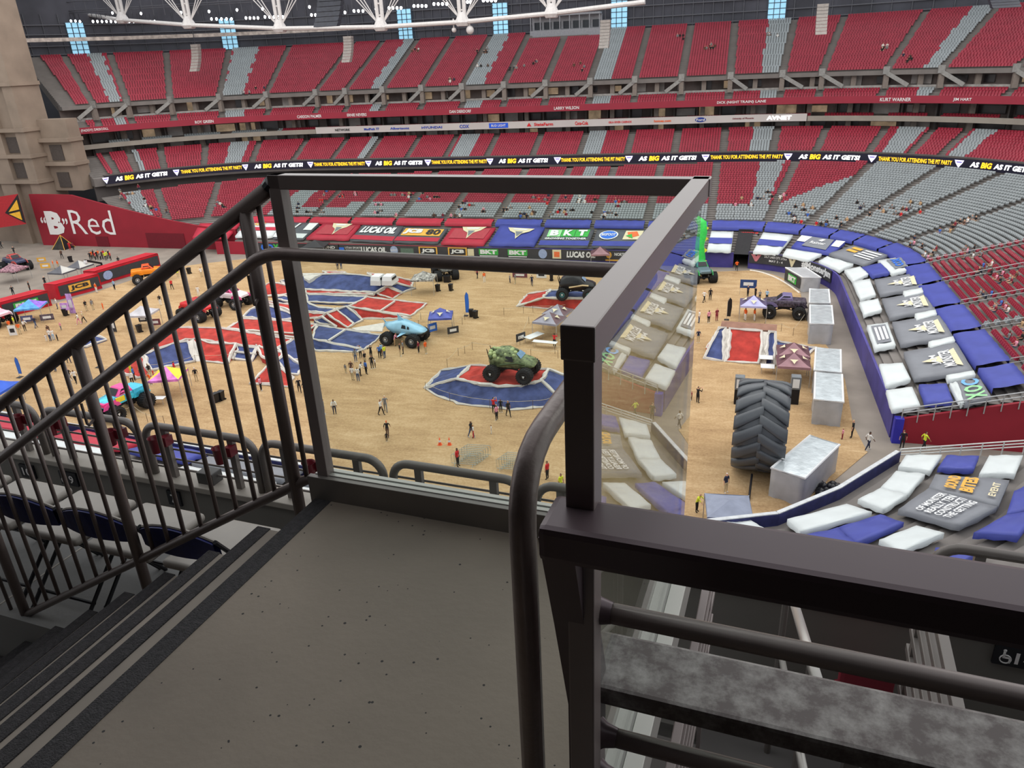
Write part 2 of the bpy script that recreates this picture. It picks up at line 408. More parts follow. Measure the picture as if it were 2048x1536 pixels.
up += [(UD+.3+UN*UT, UZ+UN*UR), (UD+.3+UN*UT+.4, UZ+UN*UR), (UD+.3+UN*UT+.4, UZ+UN*UR-1.5), (UD+4, UZ-.75)]
mb = MB(); ring(mb, up, UQ, True, True); struct('upper_stand', mb, STC, label='stepped concrete upper deck facing the camera')
UTOP = UZ+UN*UR; UBK = UD+.3+UN*UT
mb = MB(); boxring(mb, UBK+3.5, UBK+4, UTOP-2, UTOP+16, UQ); struct('wall_back', mb, mat('back_wall_panel', (74,74,82), .7, var=.35, scale=.12), label='dark grey panelled wall behind the upper deck')
mb = MB()
for zz in (UTOP+.4, UTOP+2.2, UTOP+4.6, UTOP+6.6): boxring(mb, UBK+3.1, UBK+3.5, zz, zz+.22, UQ)
for q in np.arange(QL+2, QE, 2.2):
    X, Y, nn = plan(q, UBK+3.3+tilt(q)); mb.box((X-.08,Y-.08,UTOP-.5),(X+.08,Y+.08,UTOP+9))
struct('trim_5', mb, mat('girt_steel', (96,96,102), .6, .2), label='grey horizontal girts and studs on the back wall')
mb = MB(); boxring(mb, UBK-.6, UBK+.4, UTOP+3.1, UTOP+3.9, UQ[:30]); struct('trim_6', mb, mat('foil_duct', (168,156,148), .35, .6, var=.4, scale=1.0), label='long silvery air duct under the roof edge')
# upper-deck columns between the portals, and stair cheeks under the deck
UA = [qof(*vY(x, y, 165)[:2]) for x, y in [(130,205),(239,200),(349,195),(455,192),(547,187),(643,184),(700,180),(772,178),(847,174),(926,170),(1008,167),(1090,163),(1179,157),(1268,153),(1362,153),(1461,150),(1563,147),(1642,140),(1779,131),(1912,128)]]
UA = [q for q in UA if q > QL+4]+[qof(46,155)]
sc_ = sgroup('stand_columns', 'concrete columns carrying the upper deck'); CCM = mat('column_concrete', (128,118,110), .8, var=.1)
ps_ = sgroup('portal_stairs', 'grey steel stair flights and landings under the upper deck'); GVM = mat('galvanised_grey', (146,144,140), .5, .3, var=.15)
for q in UA:
    for dq, h0, h1, D0 in ((4.4, 15.5, 26, 46.3), (0, 23.4, 26.2, 44.9)):
        mb = MB(); X, Y, nn = plan(q+dq, D0+tilt(q)); mb.bar((X,Y,h0), (X,Y,h1), .9, .9); mb.build('column', CCM, sc_)
    mb = MB(); X0, Y0, nn = plan(q, 44.4+tilt(q)); X1, Y1, _ = plan(q-3.2 if q < -10 else q+3.2, 44.8+tilt(q))
    mb.bar((X0,Y0,26.2), (X1,Y1,23.9), .25, .7); mb.build('stair_stringer', GVM, ps_); mb = MB(); mb.box((X0-.55,Y0-.3,25.9),(X0+.55,Y0+.1,27.2)); mb.build('portal_box', GVM, ps_)
# windows: tall slots of pale daylight in the back wall
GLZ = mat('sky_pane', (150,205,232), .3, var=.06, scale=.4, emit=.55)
MUL = mat('window_mullion', (70,78,88), .6)
win_px = [(122,92),(476,78),(818,68),(1003,55),(1237,35),(1553,18),(712,75)]
for i, (x, y) in enumerate(win_px):
    Yw2 = 120.4+UBK+3.0+tilt(-45); c = vY(x, y, Yw2); q = qof(c.x, c.y)
    X, Y, nn = plan(q, UBK+3.0+tilt(q)); t = (nn[1], -nn[0])
    hw = 1.9 if i != 6 else .2; z0, z1 = UTOP+.2, UTOP+7.2
    if i == 6: continue
    def wp(a, k, z): return (X+t[0]*a-nn[0]*k, Y+t[1]*a-nn[1]*k, z)
    f = MB()
    for a in (-hw, -hw/3, hw/3, hw): f.bar(wp(a,.06,z0), wp(a,.06,z1), .14, .14)
    for z in np.linspace(z0, z1, 7): f.bar(wp(-hw,.06,z), wp(hw,.06,z), .14, .14)
    fo = struct('window_%d' % (i+1), f, MUL, label='tall daylight window slot behind the upper deck')
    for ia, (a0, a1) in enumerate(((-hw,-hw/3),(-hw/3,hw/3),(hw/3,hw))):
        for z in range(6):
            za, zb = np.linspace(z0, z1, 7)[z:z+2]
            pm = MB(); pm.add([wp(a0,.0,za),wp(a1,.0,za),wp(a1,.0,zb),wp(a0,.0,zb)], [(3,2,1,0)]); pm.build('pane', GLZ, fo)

# suites: recesses with partition walls, warm lit interiors
sp_ = sgroup('suite_partitions', 'concrete partitions between the suites'); sw_ = sgroup('suite_windows', 'warm and pale lit suite fronts')
LIT = [mat('lit_suite_interior', (170,146,118), .6, emit=.25, var=.4, scale=.6), mat('pale_suite_panel', (150,142,138), .6, var=.2, scale=.6), mat('dark_suite_glass', (52,46,48), .3, var=.4, scale=.6)]
for q in np.arange(QL+4, QE, 4.6):
    for z0, z1, D in ((18.0,21.0,46.2),(15.9,17.7,46.4)):
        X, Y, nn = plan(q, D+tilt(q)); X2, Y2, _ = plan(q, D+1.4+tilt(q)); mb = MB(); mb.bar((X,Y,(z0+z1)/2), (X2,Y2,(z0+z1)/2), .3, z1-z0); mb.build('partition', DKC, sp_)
        mb = MB(); Xa_, Ya_, _ = plan(q+.4, 47.3+tilt(q)); Xb_, Yb_, _ = plan(q+random.uniform(2.4,4.2), 47.3+tilt(q)); zz = z1-(z1-z0)*.42; mb.bar((Xa_,Ya_,zz), (Xb_,Yb_,zz), .1, (z1-z0)*random.uniform(.4,.7)); mb.build('suite_front', random.choice([LIT[0],LIT[1],LIT[1],LIT[2],LIT[2]]), sw_)
    mb = MB(); Xa_, Ya_, _ = plan(q+.4, 47.3+tilt(q)); Xb_, Yb_, _ = plan(q+random.uniform(1.4,3.2), 47.3+tilt(q)); mb.bar((Xa_,Ya_,24.8), (Xb_,Yb_,24.8), .1, random.uniform(.9,2.0)); mb.build('concourse_front', random.choice(LIT), sw_)
# ------------------------------------------------------------------ ribbon screen with lettering
LQ = [q for q in UQ if q > -90-KA*.985]
mb = MB(); boxring(mb, DL-.35, DL, 11.35, 13.0, LQ); led = thing('ribbon_screen', 'dark ribbon screen with white and yellow messages along the club tier', 'screen')
o = mb.build('screen_band', mat('led_black', (24,22,40), .5, emit=.25), led)
mb = MB(); boxring(mb, DL-.45, DL+.6, 10.9, 11.32, LQ); boxring(mb, DL-.4, DL+.6, 13.0, 13.2, LQ); mb.build('screen_frame', DKC, led)
def qtable(D, z):
    qs = np.arange(QL, QE, .25); xs = []
    for q in qs:
        X, Y, _ = plan(q, D+tilt(q)); xs.append(proj((X,Y,z))[0])
    return qs, np.array(xs)
def ringword(mb, s, D, z, h, px0, px1, tab, bold=.03, shear=0.0):
    qs, xs = tab; q0, q1 = np.interp([px0, px1], xs, qs); V, Fc = text_geo(s, bold, shear); vs = []
    for x, y in V:
        q = q0+(q1-q0)*(x+.5); X, Y, _ = plan(q, D+tilt(q)); vs.append((X, Y, z+y*h))
    mb.add(vs, Fc)
tab = qtable(DL-.4, 12.2)
LW, LY = mat('led_white', (255,255,255), .5, emit=1.2, var=0), mat('led_yellow', (255,190,40), .5, emit=1.1, var=0); LEM = [mat('led_lilac', (220,214,250), .5, emit=.9, var=0), mat('led_violet', (120,110,190), .5, emit=.5)]
def led_word(t, h, x0, x1, m, bold=.05, sh=.15): mb = MB(); ringword(mb, t, DL-.42, 12.2, h, x0, x1, tab, bold, sh); mb.build('message', m, led)
for a, b in ((230,335),(508,606),(750,845),(997,1096),(1277,1393),(1597,1720),(1940,2062)):
    wd = b-a; led_word('AS', .85, a, a+wd*.15, LW); led_word('BIG', .95, a+wd*.18, a+wd*.36, LY); led_word('AS IT GETS!', .85, a+wd*.39, b, LW)
for a, b in ((362,484),(628,730),(863,974),(1122,1250),(1421,1566),(1757,1904)): led_word('THANK YOU FOR ATTENDING THE PIT PARTY', .75, a, b, LY, .03, 0)
for x in (212,353,491,621,737,856,980,1115,1258,1411,1576,1744,1918):
    q = np.interp(x, tab[1], tab[0]); dl = MB()
    def rp(a, b):
        X, Y, _ = plan(q+a, DL-.43+tilt(q)); return (X, Y, 12.2+b)
    dl.add([rp(-.75,.55),rp(.75,.55),rp(.55,.05),rp(0,-.7),rp(-.55,.05)], [(0,1,2,3,4)])
    dl.mi = 1; dl.add([(p[0],p[1]-.02,p[2]) for p in (rp(-.5,.32),rp(.5,.32),rp(.35,.12),rp(-.35,.12))], [(0,1,2,3)]); dl.build('shield_emblem', LEM, led)
# names on the red fascia
tab = qtable(42.1, 21.6)
for s, a, b in (('JOHN (PADDY) DRISCOLL',135,217),('ROY GREEN',390,427),('CARSON PALMER',594,643),('ERNIE NEVERS',694,733),('DAN DIERDORF',899,942),('LARRY WILSON',1108,1158),('DICK (NIGHT TRAIN) LANE',1434,1532),('KURT WARNER',1760,1822),('JIM HART',1906,1943)):
    nm = MB(); ringword(nm, s, 42.12, 21.62, .62, a, b, tab, .02); nm.build('name_lettering', WHT, rb)
# sponsor lettering on the white fascia
tab = qtable(43.1, 18.45)
def sponsor(words, m, bold=.03):
    for s, a, b, h in words: mb = MB(); ringword(mb, s, 43.12, 18.45, h, a, b, tab, bold); mb.build('sponsor_lettering', m, lb)
sponsor([('HYUNDAI',843,884,.5),('COX',919,938,.75),('Albertsons',780,818,.5),('MedPath 77',728,758,.5)], mat('logo_blue', (40,70,170), .5))
sponsor([('StateFarm',1068,1106,.65),('Coca-Cola',1150,1176,.75),('GILA RIVER CASINOS',1217,1263,.4)], mat('logo_red', (214,24,34), .5))
sponsor([('homes.com',1308,1342,.5)], mat('logo_orange', (240,100,30), .5)); sponsor([('University of Phoenix',1465,1508,.4)], mat('logo_maroon', (120,24,40), .5))
sponsor([('AVNET',1533,1583,.8)], mat('logo_lit_white', (250,252,255), .5, emit=1.0), .05); sponsor([('NETWORK',670,700,.5)], mat('logo_black', (40,40,44), .5))
def plate(px0, px1, h, m, word=None, oval=False):
    qs, xs = tab; q0, q1 = np.interp([px0, px1], xs, qs); mb = MB(); k = 16 if oval else 4; vs = []
    for i in range(k):
        t = 2*math.pi*i/k
        a, b = (math.cos(t), math.sin(t)) if oval else [(-1,-1),(1,-1),(1,1),(-1,1)][i]
        q = (q0+q1)/2+(q1-q0)/2*a; X, Y, _ = plan(q, 43.14+tilt(q)); vs.append((X,Y,18.45+b*h/2))
    mb.add(vs, [tuple(range(k))]); p = mb.build('sponsor_plate', m, lb)
    if word:
        wm = MB(); qs2 = (px0+(px1-px0)*.12, px1-(px1-px0)*.12); ringword(wm, word, 43.08, 18.45, h*.5, *qs2, tab, .02); wm.build('sponsor_lettering', WHT, p)
plate(978, 1016, 1.0, mat('logo_bright_blue', (30,90,220), .5), 'BUD LIGHT'); plate(1390, 1412, .95, mat('logo_ford_blue', (30,56,140), .5), 'Ford', True)
# red arrow-like emblem before State Farm, orange star
mb = MB(); q = np.interp(1058, tab[1], tab[0]); X, Y, _ = plan(q, 43.12+tilt(q)); mb.add([(X-.5,Y,18.1),(X+.5,Y,18.1),(X,Y,18.85)], [(0,1,2)]); mb.build('sponsor_emblem', MATS['logo_red'], lb)
# ------------------------------------------------------------------ concrete tower at the left edge
mb = MB(); CT_ = mat('tower_concrete', (140,124,110), .85, var=.15, scale=.25)
mb.box((-146,124.2,-.1),(-142.2,131,60)); mb.box((-142.2,125.2,-.1),(-138.6,131,60)); mb.box((-138.6,124.4,-.1),(-136.2,131,60)); mb.box((-175,126,-.1),(-146,131,60))
for z in (12.5,17.5,22.5,31): mb.box((-160,123.9,z),(-135.8,131,z+.7))
mb.box((-136.2,128,10.5),(-129,131,24.5)); mb.box((-136.2,127,15.6),(-128.6,131,16.3)); mb.box((-136.2,127,20.2),(-128.6,131,20.9))
_b = MB(); _b.box((-240,168,-.1),(-154,169,62)); struct('wall_left_back', _b, mat('left_back_dark', (70,70,76), .8, var=.3, scale=.1), label='dim wall glimpsed between tower and upper deck')
tw = struct('wall_tower', mb, CT_, label='beige concrete service tower at the far left')
for x0, z in ((-134.6,11.2),(-134.6,16.6),(-142,13.5),(-142,18.5)):
    mb = MB(); mb.box((x0,127.8 if x0 > -140 else 125.0,z),(x0+3,128.1 if x0 > -140 else 125.3,z+3)); mb.build('tower_recess', mat('tower_dark_opening', (78,70,66), .9), tw)
# ground-floor concrete bay and grey wall beyond the tower
mb = MB(); mb.box((-230,133,-.1),(-146,134,48)); struct('wall_left', mb, mat('left_grey_wall', (118,118,122), .8, var=.2, scale=.15), label='dim grey end wall beyond the tower')
# ------------------------------------------------------------------ team banner hung on the tower
mb = MB(); c = vY(20, 428, 119.5)
def tb(px, py, k=0): return vY(px, py, 119.6-k)
bnr = thing('hanging_banner', 'red banner with a black-edged yellow triangle hung on the tower', 'banner', (c.x,119.6,0))
def bpart(nm, pts, m, k):
    mb = MB(); f = [tb(x,y,k) for x,y in pts]; bk = [p+Vector((0,.08,0)) for p in f]; n = len(f)
    mb.add([p-Vector((c.x,119.6,0)) for p in f+bk], [tuple(range(n)), tuple(range(n,2*n))[::-1]]+[(i,n+i,n+(i+1)%n,(i+1)%n) for i in range(n)]); return mb.build(nm, m, bnr)
bpart('cloth', [(-60,402),(35,388),(52,448),(-60,464)], mat('banner_red', (176,36,44), .7), 0)
bpart('black_edge', [(35,389),(51,446),(10,426)], mat('banner_black', (30,26,28), .7), .1)
bpart('yellow_patch', [(33,400),(38,419),(17,424)], mat('banner_yellow', (238,178,50), .7), .2)
bpart('yellow_patch', [(39,423),(44,440),(18,428)], mat('banner_yellow'), .2)
# ------------------------------------------------------------------ seats
def seat_geo(full=True):
    m = MB()
    if full:
        m.add([(-.23,.30,.40),(.23,.30,.40),(.23,.42,.84),(-.23,.42,.84),(-.23,.36,.40),(.23,.36,.40),(.21,.48,.82),(-.21,.48,.82)], [(0,1,2,3),(3,2,6,7),(4,7,6,5),(0,3,7,4),(1,5,6,2)])
        m.add([(-.21,.10,.43),(.21,.10,.43),(.21,.22,.78),(-.21,.22,.78),(-.21,.28,.43),(.21,.28,.43),(.21,.34,.74),(-.21,.34,.74)], [(0,1,2,3),(3,2,6,7),(0,3,7,4),(1,5,6,2),(0,4,5,1)])
    else:
        m.add([(-.22,.08,.30),(.22,.08,.30),(.22,.36,.84),(-.22,.36,.84),(-.22,.45,.30),(.22,.45,.30),(.22,.46,.80),(-.22,.46,.80)], [(0,1,2,3),(3,2,6,7),(0,3,7,4),(1,5,6,2),(4,7,6,5)])
    return np.array(m.v), np.array(m.f)
SEATV, SEATF = seat_geo(True); SEATV2, SEATF2 = seat_geo(False)
SRED = mat('seat_red', (146,42,58), .38, var=.12, scale=.6); SGRY = mat('seat_grey', (142,147,149), .4, var=.08, scale=.6)
def bulk(name, S, V0, F0, parent=None, label=None):
    """S: list of (x,y,z,nx,ny,colour) -> one mesh"""
    A = np.array(S, float); n = len(A); k = len(V0)
    P = A[:, :3]; nx, ny = A[:, 3], A[:, 4]
    V = np.empty((n, k, 3)); V[:, :, 0] = P[:, 0:1]+V0[None, :, 0]*ny[:, None]+V0[None, :, 1]*nx[:, None]
    V[:, :, 1] = P[:, 1:2]-V0[None, :, 0]*nx[:, None]+V0[None, :, 1]*ny[:, None]; V[:, :, 2] = P[:, 2:3]+V0[None, :, 2]
    Fq = (F0[None]+np.arange(n)[:, None, None]*k).reshape(-1, 4); mi = np.repeat(A[:, 5].astype(int), len(F0))
    o = arrays(name, V.reshape(-1, 3), Fq, [SRED, SGRY], mi); o['kind'] = 'stuff'
    return tag(o, label, 'seats')
def row_seats(D, z, q0, q1, aisles, colour, pitch=.52, tl=True, keep=None, gap=.62):
    qq = np.linspace(q0, q1, 500); pts = np.array([plan(q, D+(tilt(q) if tl else 0))[:2] for q in qq])
    s = np.concatenate([[0], np.cumsum(np.hypot(*np.diff(pts, axis=0).T))])
    sa = np.interp(sorted(a for a in aisles if q0 < a < q1), qq, s)
    out = []
    edges = [0]+list(sa)+[s[-1]]
    for a, b in zip(edges[:-1], edges[1:]):
        n = int((b-a-2*gap)/pitch)
        if n < 1: continue
        st = (b-a-n*pitch)/2
        for i in range(n):
            ss = a+st+(i+.5)*pitch; q = float(np.interp(ss, s, qq)); X, Y, nn = plan(q, D+(tilt(q) if tl else 0))
            if keep and not keep(q, X, Y): continue
            out.append((X, Y, z, nn[0], nn[1], colour(q, X, Y)))
    return out
def strip_fn(strips):
    def f(q): return any(a <= q <= b for a, b in strips)
    return f
def q165(px, py=170): return qof(*vY(px, py, 165)[:2])
ug = strip_fn([(q165(188,203), q165(222,202)), (q165(458), q165(498)), (q165(746), q165(772)), (q165(928), q165(966)), (q165(1183), q165(1220)), (q165(1520), q165(1560)), (q165(1856), q165(1908))])
BQ0, BQ1 = qof(*vY(1050,75,187)[:2]), qof(*vY(1205,70,187)[:2])
S = []
for r in range(UN):
    S += row_seats(UD+.35+r*UT, UZ+r*UR, QL+2, QE+1, UA, lambda q,X,Y: 1 if ug(q+(.12 if (r//3)%2 else -.1)) else 0, keep=lambda q,X,Y: not (r >= 25 and BQ0 < q < BQ1))
bulk('upper_deck_seats', S, SEATV2, SEATF2, label='rows of red and grey seats filling the far upper deck')
CA = [qof(*vY(x, 285, 160)[:2]) for x in (158,232,318,420,525,612,690,755,832,905,985,1075,1165,1258,1352,1448,1548,1640,1760,1870,1960)]
cg = strip_fn([(qof(*vY(a,285,160)[:2]), qof(*vY(b,285,160)[:2])) for a, b in ((236,258),(468,505),(735,755),(915,952),(1170,1205),(1502,1545),(1790,1850),(1985,2048))])
S = []
for r in range(CR_):
    S += row_seats(DL+.9+r*CT, 12.7+r*.33, QL+3, QE+1, CA, lambda q,X,Y: 1 if cg(q) else 0)
for r in range(3):
    S += row_seats(42.75+r*.85, 21.9+r*.42, QL+3, QE+1, UA, lambda q,X,Y: 1 if ug(q) else 0)
for r in range(2):
    S += row_seats(43.9+r*.85, 18.0+r*.3, QL+3, QE+1, UA, lambda q,X,Y: 0 if q > -45 else (1 if q < -100 else 0), gap=1.2)
bulk('middle_tier_seats', S, SEATV2, SEATF2, label='rows of red and grey seats in the far middle tiers')
# lower stand: aisles read off the photograph
LA = [qof(*bs(x, y, .1)[:2]) for x, y in ((253,420),(335,440),(415,440),(500,440),(640,425),(722,425),(810,425),(905,425),(1004,425),(1100,425),(1196,425),(1300,425),(1423,425),(1545,425),(1640,430),(1720,440),(1790,450),(1830,480),(1865,530),(1893,569),(1928,615),(1961,667),(2013,737))]
lgs = strip_fn([(qof(*bs(a,420,.1)[:2]), qof(*bs(b,420,.1)[:2])) for a, b in ((268,300),(560,600),(1135,1165),(1500,1532),(1655,1690),(1780,1800))])
QC0 = qof(*bs(690,425,.1)[:2])
def lower_colour(q, X, Y):
    D = bowlD(X, Y); tail = 4.0 if q > QE+8 else 0
    if q > QE-1: return 1 if (78.6 < Y < 81.6 and D < 22) else 0
    g0 = 15.6 if q > QC0 else (13.0 if q > QC0-16 else 0)
    if q > 12: g0 += (q-12)*1.1
    if D < g0: return 1
    return 1 if lgs(q) else 0
clusters = [(1050,435,10,30),(1130,425,9,35),(1080,405,6,30),(990,428,5,40),(1200,435,8,35),(1160,400,6,40),(930,415,7,30),(880,440,8,40),(860,400,5,25),(820,395,8,30),(760,425,6,40),(700,395,6,40),(640,400,5,30),(600,425,8,30),(655,378,4,20),(550,432,8,15),(1240,405,5,20),(1500,410,5,25),(1540,400,5,20),(1590,445,7,30),(1630,455,6,30),(1680,445,4,25),(1730,420,5,30),(1790,425,6,40),(1820,415,6,30),(1920,445,9,22),(1880,465,5,25),(1820,490,5,20),(1860,512,6,15),(1935,505,6,20),(1975,545,6,15),(2010,560,8,18),(1960,595,6,12),(2000,620,8,15),(2035,650,7,10),(2030,690,4,10),(270,390,6,40),(310,420,5,30),(440,410,5,30),(1610,420,5,30)]
SPEC = []
for cx_, cy_, n_, sp in clusters:
    for i in range(n_):
        p = bs(cx_+random.gauss(0, sp*.5), cy_+random.gauss(0, 5), .35); r = max(12, round(bowlD(p.x, p.y)/RW)); q = qof(p.x, p.y); q += .7*min([1.2]+[abs(q-a) for a in LA] and [0 if min(abs(q-a) for a in LA) > .8 else 1.6]); X, Y, nn = plan(q, r*RW+.05)
        if clipq(q, r*RW) and all((X-s_[0])**2+(Y-s_[1])**2 > .3 for s_ in SPEC): SPEC.append((X, Y, Z0+r*RH, nn, q))
SPK = {}
for s_ in SPEC: SPK.setdefault((int(s_[0]//2), int(s_[1]//2)), []).append(s_)
def free(X, Y): return all((X-s_[0])**2+(Y-s_[1])**2 > .16 for i in (-1,0,1) for j in (-1,0,1) for s_ in SPK.get((int(X//2)+i, int(Y//2)+j), ()))
LS = []
for r in range(12, NR-1):
    D = r*RW
    LS += row_seats(D+.05, Z0+r*RH, -90-KA*.95, QR-1.0, LA, lower_colour, tl=False, pitch=.5,
                    keep=lambda q,X,Y: D < lower_end(q)-1.6 and clipq(q, D) and free(X, Y))
NCP = [[(1588+x/4.452, 780+y/4.452) for x, y in c] for c in ([(1960,880),(2250,760),(2250,1050),(1890,1120)], [(1890,1090),(2250,1040),(2000,1310),(1580,1280)], [(200,1080),(470,1005),(710,1085),(380,1235)], [(-320,1260),(120,1110),(310,1225),(-80,1330)], [(340,1235),(770,1095),(1000,1180),(560,1380)], [(740,1330),(1090,1195),(1360,1270),(950,1460)], [(1240,1390),(1720,1395),(1500,1550),(1240,1570)], [(10,1290),(350,1225),(570,1360),(100,1480)], [(1190,740),(1940,790),(1830,1050),(1480,1225),(910,1060)])]
def inside(u, v, P):
    c = False
    for i in range(len(P)):
        (x0,y0),(x1,y1) = P[i-1], P[i]
        if (y0 > v) != (y1 > v) and u < (x1-x0)*(v-y0)/(y1-y0)+x0: c = not c
    return c
def open_seat(x, y, z):
    u, v = proj((x,y,z+.5)); u2, v2 = proj((x,y,z)); return 1930 < u < 2200 and 1078 < v < 1240 and not any(inside(u, v, P) or inside(u2, v2, P) for P in NCP)
NS = []                                                 # near corner rows, only what the balcony front leaves open
for r in range(12, 30):
    p = near_row(r*RW); a, b = np.array(p[4]), np.array(p[5]); L_ = np.linalg.norm(b-a); dd = (b-a)/L_; nn = (dd[1], -dd[0])
    for i in range(int(L_/.52)):
        if i % 16 > 13: continue
        x, y = a+dd*(i+.5)*.52; z = Z0+r*RH
        if open_seat(x,y,z): NS.append((x, y, z, nn[0], nn[1], 0))
    for i in range(60):
        x = p[1][0]-.3-i*.52; y = p[1][1]+(p[1][0]-x)*.0966; z = Z0+r*RH
        if open_seat(x,y,z) and i % 18 < 16: NS.append((x, y, z, 0, -1, 0))
ALL = LS+NS
def vis(s):
    u, v = proj(s[:3]); return -20 < u < 2068 and 0 < v < 1250 and (v < 1000 or (u > 1900 and v < 1180))
ds = sorted(range(len(ALL)), key=lambda i: (0 if vis(ALL[i]) else 1, ALL[i][0]**2+ALL[i][1]**2+(H-ALL[i][2])**2))
pick = set(ds[:300])
bulk('lower_stand_seats', [s for i, s in enumerate(ALL) if i not in pick], SEATV, SEATF, label='rows of grey and red seats filling the far lower stand')
def seat_mesh(nm, m):
    me = bpy.data.meshes.new(nm); me.from_pydata([tuple(v) for v in SEATV], [], [tuple(f) for f in SEATF]); me.materials.append(m); return me
SM = [seat_mesh('red_seat', SRED), seat_mesh('grey_seat', SGRY)]
for i in pick:
    x, y, z, nx, ny, c = ALL[i]; c = int(c); o = link(['red_stadium_seat','grey_stadium_seat'][c], SM[c], None, (x, y, z)); o.rotation_euler = (0,0,math.atan2(-nx, ny))
    if i >= len(LS): tag(o, 'red folding seat uncovered in the near corner stand below the balcony', 'seat', 'red seats of the near corner stand')
    elif c: tag(o, 'grey folding seat in the end stand rows behind the blue tarpaulins', 'seat', 'grey seats of the end stand')
    else: tag(o, 'red folding seat in the end stand rows behind the blue tarpaulins', 'seat', 'red seats of the end stand')
# aisle handrails of the end stand
STL = mat('aluminium_rail', (182,182,182), .35, .5, var=.1)
for x, y in ((1865,530),(1893,569),(1928,615),(1961,667),(2013,737)):
    p = bs(x, y, .0); mb = MB(); Y = p.y; X0, X1 = 24.6, 38
    def zz(X): return Z0+SL*(X-14.8)
    rt = thing('aisle_handrail', 'long pale metal handrail along an aisle between red end stand seats', 'railing', (X0, Y, zz(X0)), group='aisle handrails of the end stand')
    mb.tube([(0,0,.95),(X1-X0,0,.95+SL*(X1-X0))], .04, 5); mb.tube([(0,0,.5),(X1-X0,0,.5+SL*(X1-X0))], .03, 5); mb.build('rail', STL, rt)
    for k in range(6):
        m2 = MB(); xx = k*(X1-X0)/5; m2.tube([(xx,0,SL*xx-.1),(xx,0,SL*xx+.95)], .03, 5); m2.build('post', STL, rt)

# ------------------------------------------------------------------ roof truss, lamps, loudspeakers
TW = mat('truss_white', (205,200,198), .5, var=.08)
nodes = [(-30,30),(30,28),(90,22),(165,28),(245,40),(378,50),(560,57),(762,54),(925,44),(1103,27),(1290,4)]
Ys = [190,182,174,164,156,150,148,146,146,146,146]
NP = [vY(x, y, Y) for (x, y), Y in zip(nodes, Ys)]
tr = thing('roof_truss', 'white tubular roof truss with bolted node plates across the top', 'truss', NP[5])
def rel(p): return p-NP[5]
mb = MB()
for off in (-.45, .45): mb.tube([rel(p)+Vector((0,off,0)) for p in NP], .38, 8)
mb.build('bottom_chord', TW, tr)
for i, p in enumerate(NP[2:-1]):
    c = rel(p); k = MB(); k.lathe([(.01,-.75),(1.1,-.7),(1.5,-.1),(1.1,.7),(.6,1.6),(.01,1.7)], 10, 'z', c); k.build('node_plate', TW, tr)
    hh = 9.0; wd = 2.6
    k = MB()
    k.tube([c+Vector((-.45,0,.5)), c+Vector((-.6,0,hh))], .36, 6); k.tube([c+Vector((.45,0,.5)), c+Vector((.6,0,hh))], .36, 6)
    for z in range(2, 9, 2): k.tube([c+Vector((-.5,0,z)), c+Vector((.5,0,z))], .16, 5)
    k.build('strut_mast', TW, tr)
    for sx in (-1, 1):
        k = MB()
        for dx in (3.6, 4.6, 5.6): k.tube([c+Vector((sx*.5,0,.6)), c+Vector((sx*dx*1.5,0,hh))], .1, 5)
        k.build('tie_rod', TW, tr)
# lamp banks along the catwalk behind the truss
LMP = mat('floodlight_lens', (250,252,255), .3, emit=14, var=0); LHS = mat('floodlight_housing', (60,60,66), .5)
lamps = [(142,42),(151,42),(160,43)]+[(186+9*i,43) for i in range(7)]+[(250+8.5*i,43) for i in range(8)]+[(423+10*i,38) for i in range(5)]+[(492+8*i,36) for i in range(4)]+[(530+9*i,34) for i in range(5)]+[(623,30),(631,30),(639,29),(690,25)]+[(708+9*i,22) for i in range(3)]+[(752,18)]+[(778+8*i,16) for i in range(4)]+[(828+8*i,12) for i in range(4)]+[(868+8.5*i,8) for i in range(4)]+[(935+6*i,4) for i in range(2)]+[(967+8*i,1) for i in range(4)]+[(53,21),(117,24),(225,26),(282,27),(362,25),(418,23),(474,20),(525,18),(619,14)]
lm = MB(); lm.lathe([(.01,-.34),(.34,-.3),(.38,.0),(.30,.02)], 10, 'y'); LENS = MB().lathe([(.3,0),(.01,-.05)], 10, 'y').mesh('lens', LMP)
HOUS = MB().lathe([(.30,-.02),(.38,0),(.36,.3),(.1,.45),(.01,.46)], 10, 'y').mesh('housing', LHS)
YK = MB().box((-.04,.0,.3),(.04,.1,1.6)).mesh('yoke', LHS)
for x, y in lamps:
    p = vY(x, y, 158); t = thing('floodlight', 'small bright round floodlight in a row under the roof', 'lamp', p, group='floodlights under the roof')
    link('housing', HOUS, t); link('lens', LENS, t); link('yoke', YK, t)
cw = sgroup('lighting_catwalk', 'grey lighting catwalk rails under the roof'); CWM = mat('catwalk_steel', (92,92,98), .6, .2)
for k, (y0, y1) in enumerate(((36,-4),(40,0),(30,-10))):
    mb = MB(); a, b = vY(-20, y0+10, 158.6), vY(1100, y1-12, 158.6); mb.tube([a+Vector((0,0,1.2+k*.8)), b+Vector((0,0,1.2+k*.8))], .1, 5); mb.build('rail', CWM, cw)
for x in range(0, 1100, 22): mb = MB(); a = vY(x, 40-x*.036, 158.6); mb.tube([a+Vector((0,0,-.2)), a+Vector((0,0,3.2))], .07, 4); mb.build('post', CWM, cw)
